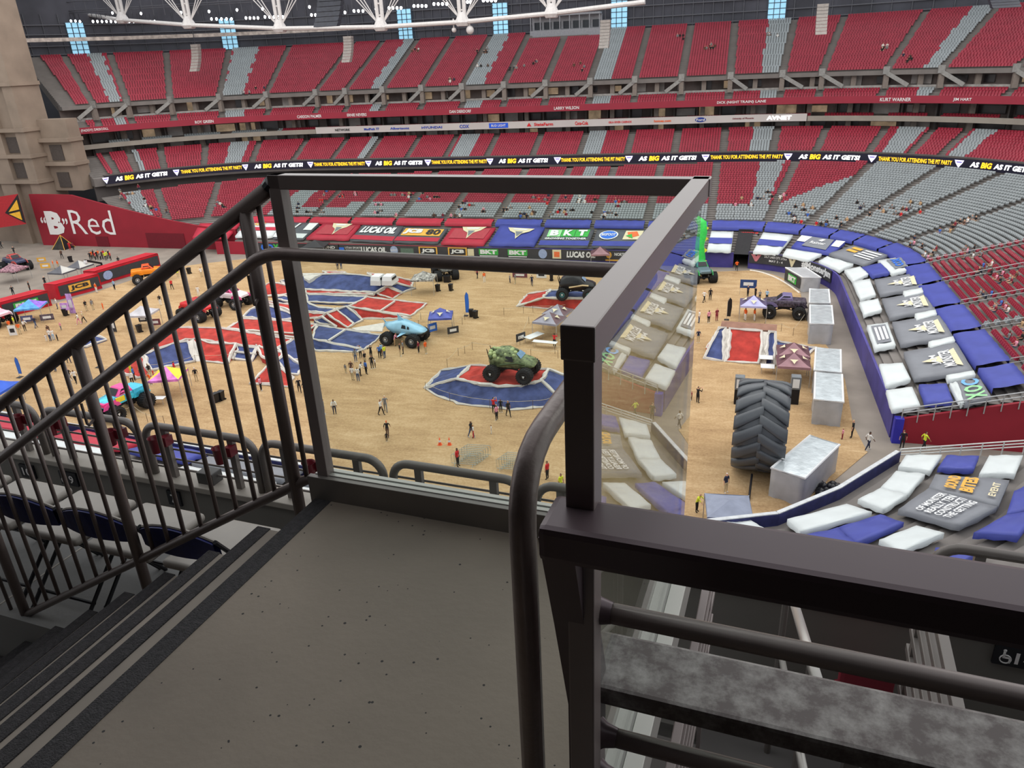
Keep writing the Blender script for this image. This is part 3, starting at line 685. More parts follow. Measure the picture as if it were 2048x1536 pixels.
# hanging curved loudspeaker arrays
def array(label, px, py0, py1, Y, wd, m, bend=2.2, grp='pale hanging loudspeaker arrays'):
    a, b = vY(px, py0, Y), vY(px, py1, Y); n = 9; t = thing('line_array', label, 'loudspeaker', (b.x,b.y,b.z), group=grp)
    for i in range(n):
        f = i/n; z0 = (a.z-b.z)*(1-f); z1 = (a.z-b.z)*(1-(i+.9)/n); k = MB(); d0, d1 = -bend*f*f, -bend*((i+.9)/n)**2
        k.add([(-wd,d0,z0),(wd,d0,z0),(wd,d0+1.1,z0),(-wd,d0+1.1,z0),(-wd*.96,d1,z1),(wd*.96,d1,z1),(wd*.96,d1+1.1,z1),(-wd*.96,d1+1.1,z1)], [(0,1,2,3),(7,6,5,4),(0,4,5,1),(1,5,6,2),(2,6,7,3),(3,7,4,0)])
        k.build('speaker_cabinet', m, t)
    k = MB(); k.tube([(0,.5,a.z-b.z),(0,.5,a.z-b.z+10)], .08, 5); k.build('hanging_cable', LHS, t)
PALE = mat('speaker_pale', (158,150,144), .6)
for i, (px, y0, y1) in enumerate(((398,88,143),(700,72,125),(1210,40,97),(1640,8,70))):
    array('pale curved loudspeaker array hanging before the upper deck', px, y0, y1, 158, .95, PALE)
array('large black curved loudspeaker array hanging beside the white truss', 668, -40, 55, 120, 2.1, mat('speaker_black', (34,36,46), .6, var=.3, scale=2), 3.0, None)
array('dark curved loudspeaker array above the upper deck end seats', 1998, -35, 18, 120, 1.6, MATS['speaker_black'], 3.5, None)
# two round cameras / globes under the chord
for px in (940, 908):
    p = vY(px, 60, 146); t = thing('hanging_globe_lamp', 'white globe fitting hanging below the roof truss', 'lamp', p, group='globe fittings below the truss'); k = MB(); k.ball((0,0,0), .75 if px == 940 else .45, 10, 8); k.build('globe', TW, t, True)
    k = MB(); k.tube([(0,0,.4),(0,0,1.9)], .12, 6); k.build('stem', TW, t)
# white control booth in the upper deck
p0 = vY(1058, 75, 186); bt = thing('control_booth', 'grey control booth with dark windows built into the upper deck', 'booth', (p0.x, 187, UTOP-.4))
k = MB(); k.box((0,0,-1.6),(16.5,2.8,1.0)); k.box((0,2.4,1.0),(16.5,2.8,4.2)); k.box((0,0,3.9),(16.5,2.8,4.3)); k.build('body', mat('booth_grey', (150,150,154), .7), bt)
for i in range(7):
    k = MB(); k.box((.6+i*2.3,2.2,1.3),(2.3+i*2.3,2.38,2.8)); k.build('window', mat('booth_glass', (40,44,50), .2), bt)
for i in range(8):
    k = MB(); k.box((i*2.3+.1,.1,1.0),(i*2.3+.3,.3,3.9)); k.build('post', MATS['booth_grey'], bt)
# ------------------------------------------------------------------ tarpaulins over the seats
T = dict(white=mat('tarp_white', (204,209,209), .55, var=.06, scale=.5, bump=.25, bscale=1.5), blue=mat('tarp_blue', (62,70,150), .55, var=.12, scale=.5, bump=.3, bscale=1.5),
         red=mat('tarp_red', (176,36,58), .55, var=.1, scale=.5, bump=.2, bscale=1.5), grey=mat('tarp_grey', (122,124,130), .55, var=.08, scale=.5, bump=.2, bscale=1.5),
         dark=mat('tarp_charcoal', (84,86,92), .55, var=.08, scale=.5), ltblue=mat('tarp_faded', (170,60,70), .6), )
PRW = mat('print_white', (222,222,222), .6, var=.03); PRG = mat('print_gold', (226,170,70), .6, var=.05); PRC = mat('print_cream', (216,204,170), .6, var=.05)
PRGR = mat('print_green', (60,170,70), .6, var=.05); PRBL = mat('print_blue', (50,110,210), .6, var=.05); PRLG = mat('print_lightgreen', (150,214,150), .6, var=.05)
PRK = mat('print_black', (40,40,44), .6); PRLB = mat('print_lightblue', (110,170,230), .6)
def bil(C, u, v): return (C[0]*(1-u)+C[1]*u)*(1-v)+(C[3]*(1-u)+C[2]*u)*v
class Sheet:
    def __init__(s, label, pts, m, cat='tarpaulin', h=.65, wave=.06, group=None, name='tarpaulin', world=False, nx=8, ny=6, skirt=.45):
        C = [Vector(p) for p in pts] if world else [bs(*p, h) for p in pts]; s.C = C; s.base = sum(C, Vector())/4
        mb = MB(); vs = []; seed = random.random()*50
        for j in range(ny+1):
            for i in range(nx+1):
                u, v = i/nx, j/ny; p = bil(C, u, v)-s.base
                a = math.sin(u*9+seed)*math.cos(v*7+seed*2)+.6*math.sin((u*2-v*3)*6+seed)
                e = 1 if (0 < i < nx and 0 < j < ny) else .4
                vs.append(p+Vector((0,0,a*wave*e)))
        idx = lambda i, j: j*(nx+1)+i
        fs = [(idx(i,j),idx(i,j+1),idx(i+1,j+1),idx(i+1,j)) for j in range(ny) for i in range(nx)]
        border = [idx(i,0) for i in range(nx)]+[idx(nx,j) for j in range(ny)]+[idx(i,ny) for i in range(nx,0,-1)]+[idx(0,j) for j in range(ny,0,-1)]
        o = len(vs)
        for k, b in enumerate(border): vs.append(vs[b]+Vector((0,0,-skirt*(.9+.12*math.sin(k*1.7+seed)))))
        n = len(border)
        for k in range(n): fs.append((border[k], border[(k+1)%n], o+(k+1)%n, o+k))
        mb.add(vs, fs); s.o = mb.build(name, m, None, True, s.base); tag(s.o, label, cat, group)
    def pt(s, u, v, k=.14): return bil(s.C, u, v)-s.base+Vector((0,0,k))
    def poly(s, pts, m, k=.14, nm='print'):
        mb = MB(); mb.add([s.pt(u,v,k) for u,v in pts], [tuple(range(len(pts)))]); mb.build(nm, m, s.o)
    def word(s, t, u0, v0, u1, v1, m, bold=.03, shear=0, k=.17, rot=0, nm='lettering'):
        V, Fc = text_geo(t, bold, shear); mb = MB(); vs = []
        for x, y in V:
            a, b = x+.5, .5-y
            if rot == 1: a, b = .5-y, .5-x
            if rot == 2: a, b = 1-a, 1-b
            if rot == -1: a, b = .5+y, .5+x
            vs.append(s.pt(u0+(u1-u0)*a, v0+(v1-v0)*b, k))
        mb.add(vs, Fc); mb.build(nm, m, s.o)
    def shield(s, u0, v0, u1, v1, rot=0, m=None):
        f = lambda a, b: ((u0+(u1-u0)*a, v0+(v1-v0)*b) if not rot else (u0+(u1-u0)*(1-b), v0+(v1-v0)*a))
        s.poly([f(*p) for p in ((0,0),(1,0),(.86,.3),(.62,.5),(.5,1),(.38,.5),(.14,.3))], m or PRC, .15, 'emblem')
        s.poly([f(*p) for p in ((.2,.08),(.8,.08),(.72,.2),(.28,.2))], PRW if m is None else PRK, .19, 'emblem')
        s.poly([f(*p) for p in ((.36,.34),(.64,.34),(.5,.8))], T['grey'] if m is None else m, .2, 'emblem')
Q7 = lambda L: [(1488+x/3.657, 400+y/3.657) for x, y in L]
# end stand: grey emblem sheets
for i, c in enumerate(([(955,580),(1270,530),(1310,640),(1000,690)], [(1010,720),(1340,670),(1400,800),(1070,860)], [(1085,890),(1440,840),(1530,1000),(1150,1055)], [(1170,1110),(1550,1040),(1680,1250),(1250,1310)])):
    s = Sheet('grey tarpaulin with a winged triangular emblem over end stand seats, '+('closest to the rounded corner','second from the rounded corner','second from the tunnel railing','closest to the tunnel railing')[i], Q7(c), T['grey'], group='grey emblem tarpaulins of the end stand')
    f = lambda a, b: (.88-.66*b, .22+.6*a)
    s.poly([f(*p) for p in ((0,0),(1,0),(.9,.16),(.1,.16))], PRC, .15, 'emblem'); s.poly([f(*p) for p in ((.3,.45),(.7,.45),(.5,1))], PRC, .15, 'emblem')
    s.word('MONSTER', .56, .25, .78, .8, PRW, .02, rot=1); s.word('JAM', .38, .36, .54, .68, PRW, .02, rot=1)
for i, c in enumerate(([(1165,665),(1300,640),(1312,672),(1175,706)], [(1250,830),(1400,800),(1412,832),(1262,878)], [(1350,1035),(1530,995),(1545,1028),(1362,1078)], [(1480,1280),(1680,1245),(1695,1275),(1495,1318)])):
    Sheet('narrow white cloth strip tied below the grey emblem tarpaulin '+('closest to the rounded corner','second from the rounded corner','second from the tunnel railing','closest to the tunnel railing')[i], Q7(c), T['white'], h=.75, group='narrow white strips of the end stand', nx=6, ny=3, name='cloth_strip')
s = Sheet('grey tarpaulin with big blue and green letters at the tunnel end', Q7([(1560,1325),(1730,1310),(1810,1440),(1615,1490)]), T['grey'])
for ch, v0, m in (('C', .04, PRLB), ('O', .36, PRLG), ('X', .68, PRLG)): s.word(ch, .1, v0, .85, v0+.3, m, .03, rot=1)
Sheet('crumpled white cloth beside the lettered tarpaulin at the tunnel end', Q7([(1505,1340),(1560,1328),(1615,1480),(1585,1495)]), T['white'], wave=.1)
s = Sheet('white and grey tarpaulin with small blue and green letters at the corner', Q7([(980,440),(1150,415),(1215,505),(1085,540)]), T['white']); s.poly([(.3,.1),(.95,.1),(.95,.8),(.3,.8)], T['grey'], .1); s.word('COX', .42, .15, .85, .7, PRBL, .05, rot=1)
Sheet('small square blue tarpaulin beside the lettered one at the tunnel end', Q7([(1280,1350),(1480,1340),(1530,1470),(1330,1490)]), T['blue'])
Sheet('small blue tarpaulin next to the white and grey lettered one', Q7([(860,490),(1010,455),(1065,530),(945,555)]), T['blue'])
for i, c in enumerate(([(735,510),(850,485),(910,540),(800,595)], [(795,595),(920,575),(965,690),(855,725)], [(845,745),(980,720),(1010,800),(880,840)], [(990,1200),(1160,1190),(1220,1310),(1040,1365)], [(1040,1390),(1230,1365),(1290,1500),(1085,1535)])):
    Sheet('plain white tarpaulin along the purple end wall, '+('at the bend of the corner','second from the corner bend','just before the printed one','second from the tunnel railing','at the tunnel railing')[i], Q7(c), T['white'], group='white front row tarpaulins of the end stand', wave=.05)
s = Sheet('white-bordered grey printed tarpaulin among plain white ones at the end wall', Q7([(900,915),(1050,895),(1110,1060),(960,1090)]), T['white'])
s.poly([(.15,.1),(.85,.1),(.85,.85),(.15,.85)], T['grey'], .1)
for u in (.25,.45,.65): s.poly([(u,.2),(u+.12,.2),(u+.12,.75),(u,.75)], PRW, .15)
# upper blue band round far side, corner and end stand
def band(label, q0, q1, D0, D1, m, grp, n=10):
    C = [plan(q0, D1), plan(q1, D1), plan(q1, D0), plan(q0, D0)]
    pts = []; mb = MB(); vs = []; k = 5
    for i in range(n+1):
        q = q0+(q1-q0)*i/n
        for j in range(k+1):
            D = D0+(D1-D0)*j/k; X, Y, _ = plan(q, D); vs.append(Vector((X, Y, Z0+SL*D+.7+.05*math.sin(i*2.1+j*1.3+q))))
        X, Y, _ = plan(q, D0); vs.append(Vector((X, Y, Z0+SL*D0+.15)))
        X, Y, _ = plan(q, D1); vs.append(Vector((X, Y, Z0+SL*D1+.15)))
    base = sum(vs, Vector())/len(vs); w = k+3; fs = []
    for i in range(n):
        a, b = i*w, (i+1)*w
        for j in range(k): fs.append((a+j, b+j, b+j+1, a+j+1))
        fs.append((a+k+1, b+k+1, b, a)); fs.append((a+k, b+k, b+k+2, a+k+2))
    mb.add([v-base for v in vs], fs); return tag(mb.build('tarpaulin', m, None, True, base), label, 'tarpaulin', grp)
fa = sorted(a for a in LA)
qa = [q for q in fa if q > -95]
lastq = -104.0
for q in qa+[QR-1]:
    mid = (lastq+q)/2; redq = mid < QB-1
    if q-lastq > 1.5:
        D0, D1 = (7.3, 9.2) if mid < TUN0-6 else ((7.2, 9.6) if mid < QE-20 else (7.3, 9.9))
        band('long red tarpaulin strip between aisles at the top of the far banners' if redq else 'long blue tarpaulin strip between aisles behind the banner sheets', lastq+.35, q-.35, D0, D1, T['red'] if redq else T['blue'], 'red strips of the far side' if redq else 'blue strips round the bowl')
    lastq = q
# far side panels
Q5 = lambda L: [(540+x/3.657, 350+y/3.657) for x, y in L]
Q6 = lambda L: [(1000+x/3.657, 350+y/3.657) for x, y in L]
def panel(label, c, m, low=None, **k):
    s = Sheet(label, c, m, h=.6, wave=.04, **k)
    if low: s.poly([(0,.72),(1,.72),(1,1),(0,1)], low, .08)
    return s
s = panel('red far side tarpaulin with cream triangle emblem beside the grey oil banner', Q5([(390,355),(660,365),(575,465),(265,460)]), T['red']); s.poly([(.12,.1),(.9,.1),(.9,.75),(.12,.75)], T['ltblue'], .09); s.shield(.28, .0, .8, .8)
s = panel('grey far side tarpaulin with white oil company lettering', Q5([(680,365),(975,375),(895,485),(585,470)]), T['dark'], T['red']); s.word('LUCAS OIL', .08, .15, .92, .58, PRW, .06, .25)
s = panel('grey far side tarpaulin with yellow three-letter plate', Q5([(990,380),(1300,390),(1225,490),(905,482)]), T['dark'], T['red']); s.poly([(.05,.12),(.95,.12),(.95,.62),(.05,.62)], PRG, .1); s.word('JCB', .08, .18, .5, .56, PRW, .08, .1, .2); s.word('80', .6, .18, .92, .56, PRK, .03, 0, .2)
s = panel('red far side tarpaulin with cream triangle emblem beside the blue one', Q5([(1330,385),(1650,385),(1560,505),(1250,495)]), T['red']); s.poly([(.1,.1),(.92,.1),(.92,.72),(.1,.72)], T['ltblue'], .09); s.shield(.25, .0, .8, .75)
s = panel('blue far side tarpaulin with cream triangle emblem', Q5([(1690,360),(2010,380),(1930,510),(1600,505)]), T['blue']); s.shield(.22, .18, .82, .75)
s = panel('grey far side tarpaulin with green block letters', Q6([(330,395),(690,395),(640,520),(280,515)]), T['dark'], T['blue'])
for i, ch in enumerate('BKT'): s.poly([(.1+i*.28,.08),(.37+i*.28,.08),(.37+i*.28,.5),(.1+i*.28,.5)], [PRLG, PRGR, PRGR][i], .1); s.word(ch, .15+i*.28, .12, .33+i*.28, .47, PRW, .06, 0, .2)
s.word('GROWING TOGETHER', .08, .57, .92, .68, PRW, .03)
s = panel('grey far side tarpaulin with blue oval logo and orange picture', Q6([(710,400),(1090,400),(1020,525),(670,520)]), T['dark'], T['blue'])
ov = [( .27+.19*math.cos(t), .36+.27*math.sin(t)) for t in np.linspace(0, 6.28, 18)[:-1]]; s.poly(ov, PRW, .1); s.poly([(.27+(u-.27)*.85, .36+(v-.36)*.85) for u, v in ov], PRBL, .14); s.word('BIGFOOT', .13, .28, .41, .44, PRW, .03, 0, .2)
s.poly([(.58,.1),(.92,.1),(.92,.62),(.58,.62)], PRC, .1); s.poly([(.62,.2),(.8,.15),(.88,.4),(.7,.55)], mat('print_orange', (226,110,60), .6), .14); s.poly([(.62,.42),(.72,.3),(.78,.58)], PRGR, .16)
s = panel('grey far side tarpaulin with white corners beside the left emblem one', Q5([(100,345),(360,350),(240,465),(20,455)]), T['dark'], T['white']); s.poly([(.75,.05),(1,.05),(1,.5),(.75,.5)], PRW, .1); s.word('/', .42, .1, .55, .45, PRW, .05)
s = Sheet('white far side tarpaulin with red stripe and yellow marks', [(492,446),(562,446),(545,472),(470,472)], T['white']); s.poly([(0,.35),(1,.35),(1,.6),(0,.6)], T['red'], .1); s.word('JURASSIC', .1, .05, .6, .3, PRG, .03)
Sheet('plain red far side tarpaulin near the left red wall', [(400,446),(480,446),(455,474),(385,474)], T['red'])
# corner beside the tunnel
Qc = lambda L: [(1400+x/6.4, 420+y/6.4) for x, y in L]
for lab, c in (('left', [(145,270),(430,275),(395,520),(90,510)]), ('right', [(810,285),(1190,320),(1000,555),(680,530)])):
    s = Sheet('white tarpaulin with a wide blue stripe %s' % ('before the corner tunnel' if lab == 'left' else 'just past the corner tunnel'), Qc(c), T['white']); s.poly([(0,.38),(1,.38),(1,.68),(0,.68)], T['blue'], .1)
s = Sheet('grey corner tarpaulin with white ends and a small white bird mark', Qc([(1300,330),(1860,410),(1690,560),(1170,470)]), T['blue']); s.poly([(.0,0),(.25,0),(.2,.5),(0,.5)], PRW, .1); s.poly([(.25,0),(.75,0),(.8,.85),(.2,.8)], T['grey'], .1); s.poly([(.8,.0),(1,.0),(1,.5),(.82,.5)], PRW, .1)
s.poly([(.45,.25),(.52,.1),(.6,.12),(.55,.3)], PRW, .16); s.word('Rainier', .33, .36, .68, .56, PRW, .02)
Sheet('long white corner tarpaulin over the banner with white hashtag lettering', Qc([(1110,490),(1560,560),(1400,640),(1060,570)]), T['white']); Sheet('puffy white corner tarpaulin beside the grey and gold text one', Qc([(1630,590),(1965,690),(1790,770),(1520,650)]), T['white'], wave=.12)
s = Sheet('grey corner tarpaulin with gold and white text lines', Q7([(800,330),(1050,400),(880,470),(620,390)]), T['grey'])
for i in range(2): s.poly([(.15,.15+.22*i),(.42,.15+.22*i),(.42,.3+.22*i),(.15,.3+.22*i)], PRG, .13)
for i in range(4): s.poly([(.5,.15+.16*i),(.95,.15+.16*i),(.95,.23+.16*i),(.5,.23+.16*i)], PRW, .13)
# near corner stand
QN = lambda L: [(1588+x/4.452, 780+y/4.452) for x, y in L]
nc = [('white tarpaulin by the near fence rail, closest to the blue wall end', [(1000,575),(1320,575),(1215,720),(930,680)], 'white'), ('blue tarpaulin by the near fence rail between two white ones', [(1360,580),(1650,585),(1600,705),(1280,695)], 'blue'),
      ('white tarpaulin by the near fence rail beyond the blue one', [(1740,580),(2040,580),(1970,745),(1650,745)], 'white'), ('upper half of a long white tarpaulin beside the grey text sheet', [(910,720),(1170,745),(1010,930),(770,870)], 'white'),
      ('lower half of a long white tarpaulin beside the grey text sheet', [(770,870),(1010,930),(800,1062),(570,972)], 'white'), ('blue tarpaulin sloping beside the grey text sheet', [(1960,900),(2200,780),(2200,1050),(1890,1110)], 'blue'), ('blue tarpaulin folded under the grey text sheet', [(1890,1110),(2200,1060),(2000,1300),(1600,1270)], 'blue'),
      ('white strip tarpaulin along the near blue wall', [(-60,1150),(470,1012),(695,1085),(60,1262)], 'white'), ('white strip tarpaulin behind the bronze top rail', [(-735,1171),(-392,1157),(-214,1255),(-659,1273)], 'white'), ('long blue tarpaulin between two white strips of the near corner', [(390,1222),(770,1105),(980,1180),(560,1365)], 'blue'),
      ('white creased tarpaulin above the bronze slatted guard', [(760,1330),(1090,1205),(1340,1270),(950,1440)], 'white'), ('blue tarpaulin seen through the near loop rail', [(1260,1400),(1700,1405),(1500,1530),(1260,1560)], 'blue'), ('blue tarpaulin end tucked behind the bronze guard', [(40,1300),(390,1225),(560,1365),(100,1420)], 'blue')]
for lab, c, k in nc: Sheet(lab, QN(c), T[k], wave=.07)
s = Sheet('grey tarpaulin with upside-down gold block lettering in the near corner', QN([(1260,750),(1920,800),(1820,1030),(1200,870)]), T['grey'])
s.word('SOUND', .2, .12, .38, .85, PRG, .05, rot=1); s.word('BITES', .42, .12, .62, .85, PRG, .05, rot=1); s.word('EVENT', .82, .25, .92, .8, PRC, .03, rot=1)
s = Sheet('grey tarpaulin with upside-down white text lines in the near corner', QN([(1200,870),(1810,1040),(1480,1210),(930,1060)]), T['grey'])
for i, t in enumerate(('OF MONSTER', 'REALLY TEN', 'CONSTRUCTI', 'THE GETTING')): s.word(t, .22+i*.15, .12, .34+i*.15, .92, PRW, .03, rot=1)
# near straight section, seen through the stair rail
def near_sheet(label, X0, X1, D0, D1, k, grp=None, prints=None):
    yn = lambda X: 42.7-.0966*(X+6); C = [(X0, yn(X0)-D0, Z0+SL*D0+.7), (X1, yn(X1)-D0, Z0+SL*D0+.7), (X1, yn(X1)-D1, Z0+SL*D1+.7), (X0, yn(X0)-D1, Z0+SL*D1+.7)]
    return Sheet(label, C, T[k], world=True, group=grp, wave=.08)
for i, (X0, X1) in enumerate(((-78,-68),(-66,-57),(-55,-47.5))):
    near_sheet('red tarpaulin on the near lower stand below the folding chairs', X0, X1, .5, 3.2, 'red', 'red tarpaulins of the near side')
    near_sheet('white tarpaulin on the near lower stand below the folding chairs', X0, X1, 3.8, 6.6, 'white', 'white tarpaulins of the near side'); near_sheet('low red tarpaulin below the white ones of the near side', X0, X1, 7.2, 10.5, 'red', 'low red tarpaulins of the near side')
near_sheet('blue tarpaulin on the near lower stand beside the red ones', -46.5, -40.5, .5, 3.2, 'blue'); near_sheet('blue lower tarpaulin beside the last low red one', -46.5, -40.5, 7.2, 11, 'blue')
for X0, X1 in ((-39.5,-31),(-30,-21.5),(-20.5,-12)):
    near_sheet('grey tarpaulin on the near lower stand along the wall', X0, X1, .5, 3.4, 'grey', 'grey tarpaulins of the near side')
    s = near_sheet('white tarpaulin with a gold stripe on the near lower stand', X0, X1, 4, 8.2, 'white', 'gold striped tarpaulins of the near side'); s.poly([(.1,.3),(.9,.3),(.9,.55),(.1,.55)], PRG, .13)
    near_sheet('blue tarpaulin low on the near stand behind the balcony rail', X0, X1, 9, 13, 'blue', 'low blue tarpaulins of the near side')
# ------------------------------------------------------------------ sponsor banners along the far wall
BK = mat('banner_charcoal', (56,56,60), .6, var=.1)
def wall_banner(label, px0, px1, z0=.55, z1=2.3):
    q0, q1 = qof(*g(px0, 519)[:2]), qof(*g(px1, 521)[:2]); X0, Y0, _ = plan(q0, -.2); X1, Y1, _ = plan(q1, -.2)
    t = tag(MB().box((0,0,0),(X1-X0,.06,z1-z0)).build('wall_banner', BK, None, False, (X0,Y0-.02,z0)), label, 'banner'); return t, X1-X0, z1-z0
def bword(o, t, x, z, w_, h_, m, bold=.03, sh=0.0, k=.03, nm='lettering'):
    mb = MB(); letters(mb, t, (x,-k,z), (1,0,0), (0,0,1), w_, h_, bold, sh); return mb.build(nm, m, o)
def bplate(o, x, z, w_, h_, m, k=.02, oval=False):
    mb = MB(); n = 18
    if oval: mb.add([(x+w_/2*math.cos(t), -k, z+h_/2*math.sin(t)) for t in np.linspace(0,6.283,n)[:-1]], [tuple(range(n-1))])
    else: mb.add([(x-w_/2,-k,z-h_/2),(x+w_/2,-k,z-h_/2),(x+w_/2,-k,z+h_/2),(x-w_/2,-k,z+h_/2)], [(0,1,2,3)])
    return mb.build('plate', m, o)
o, W, hh = wall_banner('charcoal wall banner starting with bright blue and green letters', 497, 668)
bword(o, 'CO', W*.12, .9, W*.16, 1.3, PRBL, .06); bword(o, 'X', W*.23, .9, W*.07, 1.3, PRGR, .06); bplate(o, W*.62, .8, W*.12, .7, PRC); bword(o, 'SOUND', W*.85, 1.2, W*.2, .5, PRW, .03); bplate(o, W*.5, .15, W*.4, .25, PRG)
o, W, hh = wall_banner('charcoal wall banner with white oil lettering and two yellow plates', 670, 938)
bword(o, 'UTAH SPORTS\nCOMMISSION', W*.12, .95, W*.13, .9, PRW, .01); bplate(o, W*.025, .8, W*.04, .9, PRBL); bword(o, 'LUCAS OIL', W*.28, .95, W*.2, 1.0, PRW, .05, .1); bplate(o, W*.44, .95, W*.06, 1.5, mat('print_silver', (150,165,200), .5), .02, True); bword(o, 'BIGFOOT', W*.44, .95, W*.05, .4, PRW, .02, 0, .05)
bplate(o, W*.54, .9, W*.1, .9, mat('print_faded_green', (90,110,98), .6))
for x in (.7,.92):
    bplate(o, W*x, .95, W*.14, 1.5, PRG); bplate(o, W*x, .95, W*.12, 1.15, PRK, .03); bword(o, 'JCB', W*x, .95, W*.1, .8, PRW, .06, .05, .05)
o, W, hh = wall_banner('charcoal wall banner with green three-letter blocks', 939, 1068)
bplate(o, W*.05, .9, W*.1, 1.2, PRC)
for x in (.33,.78):
    bplate(o, W*x, 1.05, W*.3, 1.0, PRGR); bword(o, 'BKT', W*x, 1.05, W*.26, .75, PRW, .06, 0, .04); bplate(o, W*x, .35, W*.28, .15, PRW)
o, W, hh = wall_banner('charcoal wall banner with a round badge, white oil lettering and gold ring', 1070, 1290)
bplate(o, W*.1, .95, W*.08, 1.6, MATS['print_silver'], .02, True); bplate(o, W*.23, .95, W*.08, 1.5, PRC); bplate(o, W*.23, .9, W*.05, .9, MATS['print_orange'], .03); bword(o, 'LUCAS OIL', W*.45, .95, W*.26, 1.05, PRW, .05, .1)
bplate(o, W*.7, 1.0, W*.05, 1.1, PRG, .02, True); bword(o, 'NORTHERN', W*.83, 1.15, W*.16, .5, PRW, .03); bplate(o, W*.82, .15, W*.3, .25, PRG)
# curved banner with hashtag lettering in the corner
hb = thing('corner_banner', 'charcoal banner with white hashtag lettering round the corner wall', 'banner', plan(TUN1+6, -.3)[:2]+(0,))
B0 = Vector(plan(TUN1+6, -.3)[:2]+(0,))
q0, q1 = TUN1+.4, qof(*g(1672,578)[:2]); mb = MB(); boxring(mb, -.32, -.2, .95, 2.6, np.linspace(q0, q1, 20), False)
mb.v = [tuple(Vector(v)-B0) for v in mb.v]; mb.build('cloth', BK, hb)
def cword(t, a, b, z, h_, m, bold=.04):
    V, Fc = text_geo(t, bold, 0); mb = MB(); vs = []
    for x, y in V:
        q = q0+(q1-q0)*(a+(b-a)*(x+.5)); X, Y, _ = plan(q, -.36); vs.append(Vector((X,Y,z+y*h_))-B0)
    mb.add(vs, Fc); mb.build('lettering', m, hb)
cword('#MonsterJam', .55, .995, 1.87, 1.35, PRW, .05); cword('SALT LAKE CITY, UTAH', .15, .38, 2.1, .4, PRW, .01); cword('MAY 3 - 4', .2, .34, 1.55, .35, PRW, .01)
cword('V', .4, .48, 1.8, 1.2, PRC, .12); cword('V', .02, .12, 1.8, 1.1, mat('print_pink', (200,120,130), .6), .12)
mb = MB(); o = tag(mb.box((0,0,0),(3.0,.06,.5)).build('lit_sign', mat('dark_sign', (34,32,36), .5), None, False, Vector(tp(TA,6.3,3.55))+Vector((.25,-.1,0))), 'dark sign with red and white lettering inside the corner tunnel', 'sign')
o.rotation_euler = (0,0,math.atan2(TB[1]-TA[1], TB[0]-TA[0])); bword(o, 'UNIVERSITY OF', 1.5, .62, 2.6, .22, mat('sign_red_lit', (230,50,50), .5, emit=.8), .02); bword(o, 'S TECHNOLOGIES', 1.5, .28, 2.4, .2, PRW, .02)
# glow-white rails on the front walls of the end stand and the fence at the near cut
FW = mat('fence_white', (205,204,200), .45, .2)
fr = thing('end_wall_cap_rail', 'thin white cap rail along the purple end stand wall', 'railing', (14.8,85,2.3))
mb = MB(); pts = [Vector(plan(q, .1)[:2]+(2.42,))-Vector((14.8,85,2.3)) for q in np.linspace(QE-12, QR-.5, 16)]; mb.tube(pts, .07, 5); mb.build('rail', FW, fr)
def rail_fence(label, p, q, n, h_=1.0, bars=(1.0,.55), m=STL, r=.035, drop=0):
    p, q = Vector(p), Vector(q); t = thing('rail_fence', label, 'fence', p); d_ = q-p
    for b_ in bars: k = MB(); k.tube([Vector((0,0,b_)), d_+Vector((0,0,b_))], r, 6); k.build('rail', m, t)
    for i in range(n):
        k = MB(); x = d_*(i/(n-1)); k.tube([x+Vector((0,0,-drop)), x+Vector((0,0,h_))], r, 6); k.build('post', m, t)
rail_fence('white railing along the sloping top of the red tunnel wall', (15.2,63.85,2.2), (32,63.85,2.2+SL*16.8), 15, 1.0, (1.0,.6), STL, .05, .5)
e0 = near_row(0)[-1]; e1 = near_row(14)[-1]
rail_fence('white two-bar railing at the cut edge of the near corner stand', (e0[0]+.2,56.15,2.3), (e1[0],56.15,2.3+SL*13), 14, 1.0, (1.0,.75,.5), FW, .05, .2)
